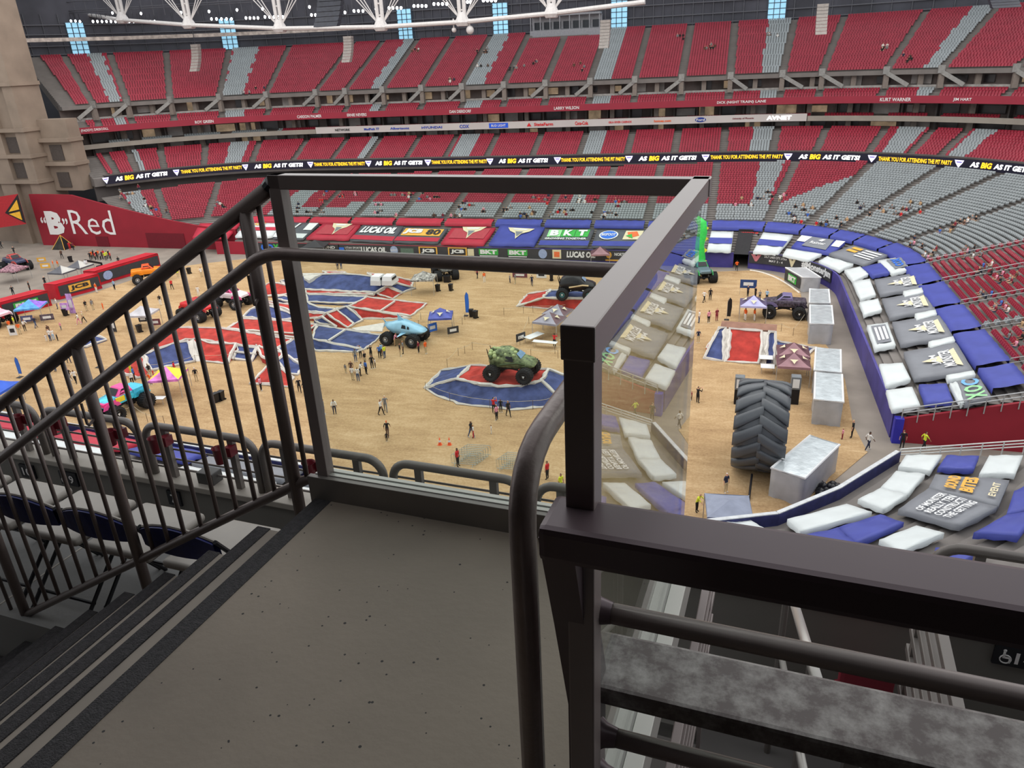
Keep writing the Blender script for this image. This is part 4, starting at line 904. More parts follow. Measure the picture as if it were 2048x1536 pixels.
# ------------------------------------------------------------------ foreground balcony (own axes, turned 4.5 degrees)
AN = math.radians(4.5); NB = {}
def NW(x, y, z=0): return Vector((x*math.cos(AN)+y*math.sin(AN), -x*math.sin(AN)+y*math.cos(AN), z))
def nthing(name, label, cat, base, group=None):
    o = thing(name, label, cat, NW(*base), -AN, group); NB[o.name] = Vector(base); return o
def npart(mb, name, m, root, smooth=False):
    b = NB[root.name]; mb.v = [tuple(Vector(v)-b) for v in mb.v]; o = mb.build(name, m, root, smooth); NB[o.name] = b; o2 = o; return o
def nsub(mb, name, m, part, root, smooth=False):
    b = NB[root.name]; mb.v = [tuple(Vector(v)-b) for v in mb.v]; return mb.build(name, m, part, smooth)
def nstruct(name, mb, m, label=None):
    mb.v = [tuple(NW(*v)) for v in mb.v]; return struct(name, mb, m, label=label)
def pitted():
    m = mat('landing_concrete', (122,110,98), .7, var=.16, scale=1.6, bump=.06, bscale=40); n = m.node_tree.nodes; L = m.node_tree.links; b = n['Principled BSDF']
    tc = n.new('ShaderNodeTexCoord'); vo = n.new('ShaderNodeTexVoronoi'); vo.inputs['Scale'].default_value = 34; L.new(tc.outputs['Object'], vo.inputs['Vector'])
    nz = n.new('ShaderNodeTexNoise'); nz.inputs['Scale'].default_value = 9; L.new(tc.outputs['Object'], nz.inputs['Vector'])
    md = n.new('ShaderNodeMath'); md.operation = 'MULTIPLY'; md.inputs[1].default_value = .21; L.new(nz.outputs['Fac'], md.inputs[0])
    lt = n.new('ShaderNodeMath'); lt.operation = 'LESS_THAN'; L.new(vo.outputs['Distance'], lt.inputs[0]); L.new(md.outputs[0], lt.inputs[1])
    rn = n.new('ShaderNodeSeparateColor'); L.new(vo.outputs['Color'], rn.inputs[0]); gt = n.new('ShaderNodeMath'); gt.operation = 'GREATER_THAN'; gt.inputs[1].default_value = .6; L.new(rn.outputs[0], gt.inputs[0])
    mu = n.new('ShaderNodeMath'); mu.operation = 'MULTIPLY'; L.new(lt.outputs[0], mu.inputs[0]); L.new(gt.outputs[0], mu.inputs[1])
    mx = n.new('ShaderNodeMix'); mx.data_type = 'RGBA'; src = b.inputs['Base Color'].links[0].from_socket
    L.new(mu.outputs[0], mx.inputs[0]); L.new(src, mx.inputs[6]); mx.inputs[7].default_value = lin((34,30,28))+(1,); L.new(mx.outputs[2], b.inputs['Base Color']); return m
PIT = pitted(); GRIT = mat('grit_strip', (66,62,64), .9, var=.3, scale=60, bump=.8, bscale=220); PLF = mat('platform_concrete', (122,120,118), .75, var=.1, scale=1.2, bump=.05, bscale=30)
STEPC = mat('step_concrete', (134,124,114), .8, var=.15, scale=3)
BRZ = mat('bronze_paint', (126,114,111), .36, .2, var=.06, scale=4, spec=.5); GRYM = mat('grey_rail_paint', (120,113,108), .42, .25, var=.08, scale=6); CHN = mat('anodised_channel', (176,172,166), .4, .5, var=.05, scale=5)
mb = MB(); mb.box((-1.53,-3,30.1),(-.27,2.0,30.5)); land = nstruct('landing_slab', mb, PIT, 'pitted grey concrete landing with a dark edge strip')
mb = MB(); mb.box((-1.60,.45,30.1),(-1.53,2.0,30.502)); mb.v = [tuple(NW(*v)) for v in mb.v]; mb.build('edge_strip', GRIT, land)
sb = MB(); sb.box((-1.6,.45,28.6),(-1.59,1.98,30.1)); st = nstruct('stair_flight', sb, STEPC, 'concrete stair flight going down with dark grit strips')
for k in range(1, 11):
    x1 = -1.60-.29*(k-1); x0 = x1-.29; z = 30.5-.178*k
    mb = MB(); mb.box((x0,.45,z-.25),(x1+.01,1.985,z)); mb.v = [tuple(NW(*v)) for v in mb.v]; t = mb.build('tread', STEPC, st)
    mb = MB(); mb.bbox((x0-.006,.45,z-.06),(x0+.056,1.99,z+.004), .003); mb.v = [tuple(NW(*v)) for v in mb.v]; mb.build('grit_strip', GRIT, t)
mb = MB(); mb.box((-5,.2,29),(-1.25,.47,30.56)); mb.box((-1.25,.2,30.4),(-1.0,.42,30.53)); nstruct('stair_kerb', mb, GRIT, 'dark kerb at the near side of the stairs')
# seating platform to the left and right of the landing, with front kerb
pl = MB(); pl.box((-9,1.99,29.0),(-1.62,3.0,29.4)); plat = nstruct('platform_slab', pl, PLF, 'smooth grey concrete platform with folding chairs')
for x in (-7.32,-6.45,-5.58,-4.71,-3.84,-2.97,-2.10):
    mb = MB(); mb.box((x-.005,2.0,29.39),(x+.005,3.0,29.403)); mb.v = [tuple(NW(*v)) for v in mb.v]; mb.build('floor_joint', mat('joint_sealant', (168,160,150), .7), plat)
kb = MB(); kb.box((-12,3.0,28.6),(6,3.14,29.66)); kerb = nstruct('front_kerb', kb, mat('kerb_paint', (116,112,106), .6, var=.08, scale=2), 'grey front kerb of the balcony with small number plates')
mb = MB(); mb.bbox((-12,2.985,29.645),(6,3.16,29.685), .006); mb.v = [tuple(NW(*v)) for v in mb.v]; mb.build('kerb_cap', mat('kerb_cap_paint', (168,160,150), .5, .2), kerb)
PLK = mat('plate_black', (22,22,28), .4)
def nplate(x, z, t, w_=.13):
    mb = MB(); mb.box((x-w_/2,2.985,z-.05),(x+w_/2,3.0,z+.05)); mb.v = [tuple(NW(*v)) for v in mb.v]; p = mb.build('number_plate', PLK, kerb)
    m2 = MB(); tx = x
    if t.startswith('w'):
        t = t[1:]; tx = x+w_*.2; cx = x-w_*.24; zc = z
        m2.lathe([(.019,-.002),(.023,-.002),(.023,.002),(.019,.002),(.019,-.002)], 14, 'y', (cx,2.981,zc-.012)); m2.ball((cx-.008,2.981,zc+.032), .007, 8, 6, (1,.2,1)); m2.box((cx-.012,2.979,zc-.008),(cx-.004,2.984,zc+.024)); m2.box((cx-.01,2.979,zc-.008),(cx+.018,2.984,zc)); m2.box((cx+.012,2.979,zc-.03),(cx+.019,2.984,zc))
    letters(m2, t, (tx,2.982,z), (1,0,0), (0,0,1), .04*len(t), .06, .02); m2.v = [tuple(NW(*v)) for v in m2.v]; m2.build('number', WHT, p)
nplate(-4.73, 29.56, '10'); nplate(-4.35, 29.565, 'w9', .15); nplate(-3.46, 29.57, '7', .1); nplate(1.06, 29.58, 'w14', .17)
# front loop rails
CUP = mat('cup_holder_red', (104,22,34), .35, var=.1)
def loop_rail(x0, x1, label, legs=2, zt=30.03, grp='loop rails along the balcony front'):
    t = nthing('loop_rail', label, 'railing', (x0,3.06,29.68), grp); R_ = .1; Y = 3.06
    def arc(cx, cz, a0, a1, n=6): return [(cx+R_*math.cos(math.radians(a0+(a1-a0)*i/n)), Y, cz+R_*math.sin(math.radians(a0+(a1-a0)*i/n))) for i in range(n+1)]
    mb = MB(); mb.tube([(x0,Y,29.66)]+arc(x0+R_, zt-R_, 180, 90)+arc(x1-R_, zt-R_, 90, 0)+[(x1,Y,29.66)], .024, 8); npart(mb, 'top_tube', GRYM, t, True)
    for x in (x0+.16, x1-.16): mb = MB(); mb.box((x-.02,Y-.015,29.66),(x+.02,Y+.015,zt-.01)); npart(mb, 'leg', GRYM, t)
    for z in (29.73,29.80,29.87,29.93): mb = MB(); mb.tube([(x0+.01,Y+.02,z),(x1-.01,Y+.02,z)], .007, 5); npart(mb, 'cable', GRYM, t)
    return t
def cup(t, x):
    mb = MB(); mb.lathe([(.028,-.05),(.036,.045),(.04,.05),(.034,.045),(.026,-.045),(.001,-.045)], 12, 'z', (x,2.99,29.94)); npart(mb, 'cup_holder', CUP, t, True); mb = MB(); mb.box((x+.03,3.0,29.93),(x+.075,3.06,29.99)); npart(mb, 'cup_clamp', CUP, t)
labs = ['grey loop rail of the balcony front with one red cup holder', 'grey loop rail of the balcony front with two red cup holders']
r1 = loop_rail(-5.4,-4.58, 'grey loop rail with one red cup holder above the plate reading ten'); cup(r1, -4.66); r2 = loop_rail(-4.50,-3.70, 'grey loop rail with two red cup holders above the wheelchair nine plate'); cup(r2, -4.37); cup(r2, -3.86)
r3 = loop_rail(-3.64,-2.82, 'grey loop rail with two red cup holders above the plain seven plate'); cup(r3, -3.5); cup(r3, -3.02); r4 = loop_rail(-2.77,-1.97, 'grey loop rail with one red cup holder at the foot of the stair railing'); cup(r4, -2.40)
pl0 = 'plain grey loop rail of the balcony front below the landing glass'
loop_rail(-1.91,-1.16, pl0); loop_rail(-1.09,-.80, 'short grey loop rail of the balcony front behind the glass guard corner'); loop_rail(.70,1.55, 'grey loop rail of the balcony front above the wheelchair number plate')
jb = nthing('junction_box', 'small dark grey junction box fixed behind the balcony kerb', 'box', (-3.22,3.17,29.6)); mb = MB(); mb.bbox((-3.28,3.03,29.66),(-3.16,3.12,29.76), .006); npart(mb, 'housing', mat('junction_grey', (70,68,66), .5), jb)
mb = MB(); mb.tube([(-3.16,3.07,29.68),(-3.12,3.05,29.66),(-3.11,3.04,29.6)], .005, 5); npart(mb, 'lead', PLK, jb)
# ------------------------------------------------------------------ glass guard round the landing
def glass_mat():
    m = bpy.data.materials.new('clear_pane'); m.use_nodes = True; n = m.node_tree.nodes; L = m.node_tree.links; n.remove(n['Principled BSDF'])
    tr_ = n.new('ShaderNodeBsdfTransparent'); tr_.inputs[0].default_value = (.93,.96,.94,1); gl = n.new('ShaderNodeBsdfGlossy'); gl.inputs['Roughness'].default_value = .0; fr_ = n.new('ShaderNodeFresnel')
    ge = n.new('ShaderNodeNewGeometry'); io = n.new('ShaderNodeMapRange'); io.inputs['To Min'].default_value = 1.5; io.inputs['To Max'].default_value = 1/1.5; L.new(ge.outputs['Backfacing'], io.inputs['Value']); L.new(io.outputs[0], fr_.inputs['IOR'])
    mx = n.new('ShaderNodeMixShader'); L.new(fr_.outputs[0], mx.inputs[0]); L.new(tr_.outputs[0], mx.inputs[1]); L.new(gl.outputs[0], mx.inputs[2]); L.new(mx.outputs[0], n['Material Output'].inputs[0]); return m
GLASS = glass_mat()
gg = nthing('glass_guard', 'bronze framed clear glass guard round the concrete landing', 'guard', (-.9,2.04,30.5))
mb = MB(); mb.bbox((-1.585,2.015,30.58),(-1.54,2.06,31.69), .003); npart(mb, 'post', BRZ, gg)
mb = MB(); mb.bbox((-.262,.855,30.4),(-.221,.90,31.645), .003); npart(mb, 'post', BRZ, gg)
mb = MB(); mb.bbox((-1.585,2.015,31.645),(-.215,2.06,31.69), .003); npart(mb, 'top_rail', BRZ, gg)
mb = MB(); mb.bbox((-.264,.85,31.642),(-.218,2.07,31.69), .003); npart(mb, 'top_rail', BRZ, gg)
mb = MB(); mb.box((-1.545,2.034,30.6),(-.25,2.044,31.65)); npart(mb, 'pane', GLASS, gg)
mb = MB(); mb.box((-.246,.88,30.56),(-.236,2.04,31.65)); npart(mb, 'pane', GLASS, gg)
mb = MB(); mb.bbox((-1.62,1.998,30.40),(-.27,2.022,30.595), .002); npart(mb, 'base_fascia', GRYM, gg)
for y in (2.022, 2.052): mb = MB(); mb.bbox((-1.60,y,30.5),(-.22,y+.02,30.598), .002); npart(mb, 'base_channel', CHN, gg)
for x in (-.285, -.236): mb = MB(); mb.bbox((x,.86,30.44),(x+.042,2.06,30.56), .002); npart(mb, 'base_channel', CHN, gg)
# ------------------------------------------------------------------ stair railing with pickets
sr = nthing('stair_railing', 'dark bronze picket railing sloping down beside the stairs', 'railing', (-1.72,2.04,30.4)); SLP = .585; Yr = 2.04
def ztop(x): return 31.625+(x+1.62)*SLP
def zbot(x): return 30.56+(x+1.64)*SLP
DKB = mat('dark_bronze_tube', (100,88,84), .4, .25, var=.06, scale=4)
mb = MB(); mb.tube([(-1.60,Yr,ztop(-1.60)+.01),(-5.2,Yr,ztop(-5.2))], .026, 12); npart(mb, 'top_rail', DKB, sr, True)
mb = MB(); mb.tube([(-1.585,Yr,ztop(-1.585)+.015),(-1.60,Yr,ztop(-1.60)+.01)], .028, 12); npart(mb, 'end_cap', PLK, sr)
mb = MB(); mb.tube([(-1.58,Yr,30.57),(-1.66,Yr,zbot(-1.66)),(-5.2,Yr,zbot(-5.2))], .02, 10); npart(mb, 'bottom_rail', DKB, sr, True)
posts = (-1.715,-2.675,-3.635,-4.595)
for x in posts: mb = MB(); mb.tube([(x,Yr,zbot(x)-.32),(x,Yr,ztop(x))], .024, 10); npart(mb, 'post', DKB, sr, True)
pk = [-1.655]+[-1.715-.96*j-.107*i for j in range(4) for i in range(1, 9) if -1.715-.96*j-.107*i > -5.1]
for x in pk: mb = MB(); mb.tube([(x,Yr,zbot(x)),(x,Yr,ztop(x))], .0095, 8); npart(mb, 'picket', DKB, sr, True)
# handrail: up from the landing, round the guard, then down the stairs
hr = nthing('handrail', 'thick bronze tube handrail following the landing and the stairs', 'handrail', (-.39,.98,30.5)); Yh = 1.965; zh = 31.452
def bend(a, c, b, r, n=6):
    a, c, b = Vector(a), Vector(c), Vector(b); p = c+(a-c).normalized()*r; q = c+(b-c).normalized()*r
    return [p*(1-t)**2+c*2*t*(1-t)+q*t*t for t in [i/n for i in range(n+1)]]
P = [Vector((-.345,.9,30.3))]+bend((-.345,.9,30.3),(-.345,.9,zh),(-.345,2,zh), .12)
P += bend((-.345,1,zh),(-.345,Yh,zh),(-1,Yh,zh), .06); P += bend((-1,Yh,zh),(-1.60,Yh,zh),(-1.60-.8,Yh,zh-.8*.61), .07); P += [Vector((-5.2,Yh,zh-3.6*.61))]
mb = MB(); mb.tube(P, .0215, 14); npart(mb, 'tube', mat('worn_bronze_tube', (122,108,104), .36, .3, var=.1, scale=14, bump=.05, bscale=60), hr, True)
for x in posts: mb = MB(); zc = zh-(-1.6-x)*.61; mb.tube([(x+.03,Yh,zc-.01),(x+.03,Yh,zc-.1),(x+.022,Yh+.012,zc-.115),(x,Yh+.06,zc-.11)], .006, 6); npart(mb, 'bracket', DKB, hr)
for x in (-1.2,-.7): mb = MB(); mb.tube([(x,Yh,zh-.01),(x,2.03,zh-.03)], .006, 6); npart(mb, 'bracket', DKB, hr)
# ------------------------------------------------------------------ slatted guard to the right
def patina():
    m = mat('patinated_steel', (96,86,86), .45, .35, var=.1, scale=2); n = m.node_tree.nodes; L = m.node_tree.links; b = n['Principled BSDF']
    tc = n.new('ShaderNodeTexCoord'); nz = n.new('ShaderNodeTexNoise'); nz.inputs['Scale'].default_value = 20; nz.inputs['Detail'].default_value = 10; nz.inputs['Roughness'].default_value = .7; L.new(tc.outputs['Object'], nz.inputs['Vector'])
    cr = n.new('ShaderNodeValToRGB'); cr.color_ramp.elements[0].position = .42; cr.color_ramp.elements[0].color = lin((86,78,76))+(1,); cr.color_ramp.elements[1].position = .68; cr.color_ramp.elements[1].color = lin((142,138,134))+(1,)
    L.new(nz.outputs['Fac'], cr.inputs['Fac']); L.new(cr.outputs['Color'], b.inputs['Base Color']); return m
PAT = patina(); sg = nthing('slatted_guard', 'brown steel guard of flat slats and round bars beside the glass', 'guard', (-.26,.93,30.3)); XR = 2.3
PURB = mat('purple_brown_paint', (88,74,78), .36, .25, var=.1, scale=3)
mb = MB(); mb.bbox((-.285,.795,31.365),(XR,.885,31.42), .01); npart(mb, 'top_slat', PURB, sg)
mb = MB(); mb.bbox((-.25,.955,30.955),(XR,1.095,30.995), .008); npart(mb, 'flat_slat', PAT, sg)
for y, z in ((.905,31.205),(.955,30.885),(.955,30.78)): mb = MB(); mb.tube([(-.25,y,z),(XR,y,z)], .0165, 10); npart(mb, 'round_bar', BRZ, sg, True)
prof = [(.80,31.40),(.872,31.40),(.93,31.2),(1.0,31.0),(.995,30.0),(.925,30.0),(.925,30.97),(.86,31.2)]
mb = MB(); n_ = len(prof); mb.add([(-.285,y,z) for y,z in prof]+[(-.237,y,z) for y,z in prof], [tuple(range(n_)), tuple(range(n_,2*n_))[::-1]]+[(i,n_+i,n_+(i+1)%n_,(i+1)%n_) for i in range(n_)]); npart(mb, 'end_frame', PURB, sg)
for y, z in ((.905,31.205),(.955,30.885),(.955,30.78)): mb = MB(); mb.lathe([(.032,-.24),(.022,-.225),(.017,-.205)], 12, 'x', (0,y,z)); npart(mb, 'weld_collar', PURB, sg, True)
# ------------------------------------------------------------------ what shows below, right of the landing
mb = MB(); mb.box((-.2,.2,28.6),(6,3.0,28.9)); mb.box((-.2,1.2,28.9),(.55,1.75,29.1)); mb.box((-.2,.8,28.9),(.55,1.2,29.3)); nstruct('platform_slab_right', mb, mat('dim_platform', (96,92,90), .8, var=.15, scale=2), 'lower concrete platform beside the landing')
bar_ = nthing('bar_railing', 'grey railing of stacked horizontal bars on the lower platform', 'railing', (.62,2.2,28.9))
for i in range(7): mb = MB(); z = 29.5+i*.1; mb.bbox((.60,1.1,z-.018),(.635,2.78,z+.018), .004); npart(mb, 'bar', GRYM, bar_)
for y in (1.3,2.72): mb = MB(); mb.box((.605,y-.02,28.9),(.63,y+.02,30.12)); npart(mb, 'post', GRYM, bar_)
b2 = nthing('bar_railing', 'narrow railing of stacked brown bars below the glass base channel', 'railing', (-.16,1.5,28.9))
for i in range(5): mb = MB(); z = 29.95+i*.11; mb.bbox((-.165,1.0,z-.015),(-.14,2.3,z+.015), .003); npart(mb, 'bar', BRZ, b2)
for y in (1.1,2.2): mb = MB(); mb.box((-.16,y-.02,28.9),(-.145,y+.02,30.4)); npart(mb, 'post', BRZ, b2)
ah = nthing('aisle_handrail', 'short sloping metal handrail on posts above the lower steps', 'handrail', (.15,2.0,28.9)); mb = MB(); mb.tube([(.12,2.85,29.88),(.2,1.55,30.45)], .018, 8); npart(mb, 'tube', CHN, ah, True)
mb = MB(); mb.tube([(.13,2.75,29.55),(.2,1.55,30.1)], .014, 8); npart(mb, 'tube', CHN, ah, True)
for y, z in ((2.8,29.9),(1.9,30.3)): mb = MB(); mb.tube([(.125+(2.8-y)*.06,y,28.9),(.125+(2.8-y)*.06,y,z)], .015, 8); npart(mb, 'post', GRYM, ah)
rs = nthing('red_folding_seat', 'dark red folding seat on the lower platform beside the stacked bars', 'seat', (.47,2.72,28.9)); mb = MB(); mb.bbox((.36,2.66,29.33),(.57,2.72,29.68), .02); npart(mb, 'backrest', SRED, rs)
mb = MB(); mb.bbox((.37,2.72,29.28),(.56,2.92,29.33), .02); npart(mb, 'seat', SRED, rs); mb = MB(); mb.box((.44,2.68,28.9),(.5,2.76,29.3)); npart(mb, 'stand', GRYM, rs)
for x in (-.05,.55,1.35):
    mb = MB(); mb.bbox((x-.09,3.15,29.57),(x+.09,3.18,29.66), .004); mb.tube([(x-.05,3.15,29.6),(x-.05,3.15,29.85)], .008, 5); mb.tube([(x+.05,3.15,29.6),(x+.05,3.15,29.85)], .008, 5)
    mb.v = [tuple(NW(*v)) for v in mb.v]; mb.build('kerb_clamp', GRYM, kerb)
# camera floor; unseen soffit, back wall and portal added to shade the landing
mb = MB(); mb.box((-14,-7,33.4),(14,.75,33.8)); mb.box((-14,-7,28),(14,-6.6,34.3)); mb.box((-.2,-7,30.2),(14,.6,30.5)); mb.box((-14,-7,28.4),(-1.6,.2,28.8))
nstruct('shade_ceiling', mb, DKC, 'unseen concrete portal slab added to shade the landing')
mb = MB(); mb.box((4.5,-7,28),(4.8,.3,34.3)); mb.box((-7.5,-7,28),(-7.2,.3,34.3)); nstruct('shade_portal_walls', mb, DKC, 'unseen portal side walls added to shade the landing')
mb = MB(); mb.box((-20,3.0,24.5),(8,3.12,28.7)); mb.box((-20,-4,24.5),(8,3.1,24.9)); nstruct('balcony_front', mb, STC, 'concrete front beam of the balcony')
# ------------------------------------------------------------------ folding chairs
def chair(x, y, label):
    t = nthing('folding_chair', label, 'chair', (x,y,29.4), 'folding chairs on the platform'); z = 29.4
    VIN = mat('chair_vinyl', (146,139,131), .5, var=.06, scale=8); NAV = mat('chair_navy', (30,36,92), .5, var=.2, scale=30); BLK = mat('chair_frame', (26,26,30), .4, .3)
    mb = MB(); mb.bbox((x-.205,y-.2,z+.43),(x+.205,y+.2,z+.475), .02); npart(mb, 'seat', VIN, t, True)
    vs = []
    bm = MB(); n = 8
    for i in range(n+1):
        a = (i/n-.5)*2; xx = x+a*.21; yy = y-.25-.03*(1-a*a); zt_ = z+.75-.06*a*a
        vs += [(xx,yy,z+.60),(xx,yy-.01,zt_),(xx,yy+.025,zt_-.004),(xx,yy+.03,z+.60)]
    fs = []
    for i in range(n):
        o = i*4
        for k in range(4): fs.append((o+k,o+(k+1)%4,o+4+(k+1)%4,o+4+k))
    bm.add(vs, fs); bp_ = npart(bm, 'backrest', NAV, t)
    tr2 = MB(); tr2.tube([(x+a*.215, y-.25-.03*(1-a*a)+.01, z+.752-.06*a*a) for a in np.linspace(-1,1,9)], .008, 6); nsub(tr2, 'trim', VIN, bp_, t)
    for s_ in (-1,1):
        mb = MB(); mb.tube([(x+s_*.215,y-.25,z+.70),(x+s_*.215,y+.22,z+.0)], .011, 6); npart(mb, 'leg', BLK, t)
        mb = MB(); mb.tube([(x+s_*.19,y+.17,z+.45),(x+s_*.19,y-.28,z+.0)], .011, 6); npart(mb, 'leg', BLK, t)
    for yy, zz in ((.14,.12),(-.2,.08)): mb = MB(); mb.tube([(x-.2,y+yy,z+zz),(x+.2,y+yy,z+zz)], .009, 6); npart(mb, 'stretcher', BLK, t)
for x, nth in zip((-4.38,-3.90,-3.43,-2.96,-2.47), ('fifth','fourth','third','second','first')): chair(x, 2.345, 'folding chair with tan seat and navy back, %s from the landing' % nth)
# ------------------------------------------------------------------ painted dirt jumps
JR = mat('jump_red', (172,56,48), .95, var=.3, scale=.9, bump=.5, bscale=3); JB = mat('jump_blue', (64,74,116), .95, var=.35, scale=.9, bump=.5, bscale=3); JW = mat('jump_white', (200,194,186), .95, var=.08, scale=2); JBR = mat('jump_brown', (140,104,88), .9, var=.2, scale=1)
JM = dict(r=JR, b=JB, w=JW, n=JBR)
def jump(name, label, patches, lines=(), base=None):
    c0 = base or g(*patches[0][1][0][:2]); c0 = Vector((c0[0], c0[1], 0)); t = thing(name, label, 'dirt jump', c0)
    for ck, pts in patches:
        P_ = [g(x, y, z)-c0 for x, y, z in pts]; n = len(P_); mb = MB()
        bm = bmesh.new(); vv = [bm.verts.new(p) for p in P_]; f = bm.faces.new(vv)
        cen = sum(P_, Vector())/n; ctr = None
        bmesh.ops.triangulate(bm, faces=[f]); bmesh.ops.subdivide_edges(bm, edges=list(bm.edges), cuts=3, use_grid_fill=True)
        if f.is_valid and f.normal.z < 0: pass
        bmesh.ops.recalc_face_normals(bm, faces=list(bm.faces))
        if sum(ff.normal.z for ff in bm.faces) < 0: bmesh.ops.reverse_faces(bm, faces=list(bm.faces))
        for v in bm.verts:
            if not v.is_boundary: v.co.z += random.uniform(-.10,.14)
        ext = [e for e in bm.edges if e.is_boundary]; r = bmesh.ops.extrude_edge_only(bm, edges=ext)
        for v in r['geom']:
            if isinstance(v, bmesh.types.BMVert): v.co.z = -.05; d_ = Vector((v.co.x-cen.x, v.co.y-cen.y, 0)); v.co += d_.normalized()*.12 if d_.length > .1 else Vector()
        mb.addbm(bm); mb.build('painted_slope', JM[ck], t)
        if ck in 'rb':
            e = MB(); rr = .13; lp = []
            for i in range(n):
                a_, b_ = P_[i], P_[(i+1)%n]; m_ = max(1, int((b_-a_).length/.7))
                for k in range(m_):
                    q = a_.lerp(b_, k/m_); lp.append(q+Vector((random.uniform(-.12,.12), random.uniform(-.12,.12), .05)))
            e.tube(lp, [rr*random.uniform(.8,1.9) for _ in lp], 5, close=True); e.build('white_edge', JW, t)
    for L_ in lines:
        e = MB(); pp = [g(x, y, z+.08)-c0 for x, y, z in L_]; e.tube(pp, .16, 5); e.build('white_line', JW, t)
    return t
A1 = [('b',[(560,562,.8),(607,552,1.6),(645,549,1.9),(690,548,2.2),(745,553,2.2),(774,572,1.6),(754,585,.6),(612,579,.5),(587,575,.6)]),
 ('r',[(645,543,1.0),(690,545,1.5),(690,548,2.2),(655,548,1.9)]), ('r',[(735,547,1.2),(775,550,1.2),(772,556,2.0),(745,553,2.2)]), ('w',[(605,546,1.7),(655,546,2.0),(632,552,1.9),(618,561,1.5),(608,556,1.6)]),
 ('r',[(792,555,1.5),(825,563,.2),(824,575,.1),(793,566,1.2)]), ('b',[(775,572,1.5),(793,567,1.3),(830,577,.1),(806,586,.05)]), ('r',[(774,574,1.4),(804,587,.1),(784,598,.05),(754,588,.4)]),
 ('r',[(610,580,.45),(750,587,.45),(748,590,.35),(612,587,.35)]), ('r',[(519,580,.2),(538,566,1.2),(566,568,1.2),(587,577,.9),(587,588,.5),(522,594,.1)])]
jump('jump_ramp', 'large blue-topped jump with red sides and two white cars parked on it', A1)
A2 = [('b',[(612,589,.4),(734,594,.4),(712,608,.3),(615,604,.3)]), ('r',[(734,595,.5),(854,608,.1),(822,632,.1),(696,614,.5)]), ('r',[(696,613,1.4),(757,624,.9),(822,636,.05),(806,638,.05),(724,638,.05)]),
 ('b',[(673,620,1.6),(692,613,1.9),(726,641,.1),(708,648,.1)]), ('r',[(653,628,1.5),(673,621,1.6),(709,649,.1),(694,656,.1)]),
 ('b',[(545,596,.6),(570,592,1.0),(615,606,.5),(640,616,.3),(676,618,.9),(652,627,.6),(616,623,.3),(580,604,.8)]), ('r',[(524,601,.9),(590,611,.6),(617,626,.4),(652,628,.9),(641,636,.5),(620,637,.3),(580,622,.5)]),
 ('b',[(524,611,1.2),(550,615,1.1),(597,634,.4),(573,640,.3),(485,635,.3),(500,620,.9)])]
jump('jump_ramp', 'red and blue wavy jump lanes behind the light blue shark truck', A2, [[(789,603,.35),(759,623,.55)]])
A3 = [('b',[(628,640,.5),(645,634,1.2),(672,652,.2),(640,647,.3)]), ('r',[(485,638,.6),(560,641,.5),(634,650,.4),(604,668,.3),(540,665,.35),(454,658,.6)]), ('b',[(634,651,.5),(764,671,.1),(728,700,.05),(625,678,.4)]),
 ('b',[(607,674,1.2),(628,679,1.1),(725,700,.05),(712,705,.05),(630,702,.05)]), ('w',[(704,656,.15),(768,645,.15),(764,662,.15),(712,660,.15)]),
 ('r',[(352,656,.8),(440,656,.8),(540,673,.9),(582,679,.9),(570,693,.6),(553,698,.6),(478,690,.6),(402,680,.7),(372,679,.7),(313,700,.4),(305,690,.5)]), ('b',[(554,698,.9),(588,679,1.2),(606,694,.9),(612,720,.1),(587,720,.2)])]
jump('jump_ramp', 'long red and blue jump table with white cross line in front of the shark truck', A3, [[(690,660,.35),(656,682,.45)], [(454,660,.6),(540,669,.6),(607,676,.8)]])
A4 = [('b',[(287,709,1.2),(343,689,1.4),(374,683,1.5),(390,722,.1),(304,741,.1)]), ('w',[(374,683,1.5),(388,678,1.5),(405,721,.1),(390,722,.1)]), ('r',[(388,678,1.5),(401,680,1.4),(416,686,1.2),(474,689,1.1),(463,708,.6),(457,725,.1),(447,728,.05),(405,721,.1)]),
 ('b',[(476,692,.9),(512,697,.8),(505,723,.05),(468,718,.1)]), ('r',[(262,706,1.0),(284,713,1.0),(300,752,.05),(275,757,.05),(240,745,.05)])]
jump('jump_ramp', 'blue and red jump slope with white bands behind the yellow and pink canopy', A4, [[(470,703,.6),(512,708,.5)]])
A5 = [('r',[(512,692,.6),(566,707,1.0),(553,724,.9),(525,716,.6)]), ('b',[(556,722,1.0),(570,709,1.1),(607,735,.1),(595,751,.05),(570,745,.3)]), ('r',[(541,727,1.0),(556,733,.9),(585,757,.1),(578,775,.05),(540,770,.1),(500,768,.05)]), ('r',[(570,720,.6),(612,727,.1),(605,735,.05),(590,727,.2)])]
jump('jump_ramp', 'small red and blue mound corner with white patches beside the glass guard post', A5)
jump('jump_ramp', 'small flat blue mat edged white on the bare dirt at the left', [('b',[(163,693,.15),(185,668,.15),(212,680,.15),(172,694,.15)])])
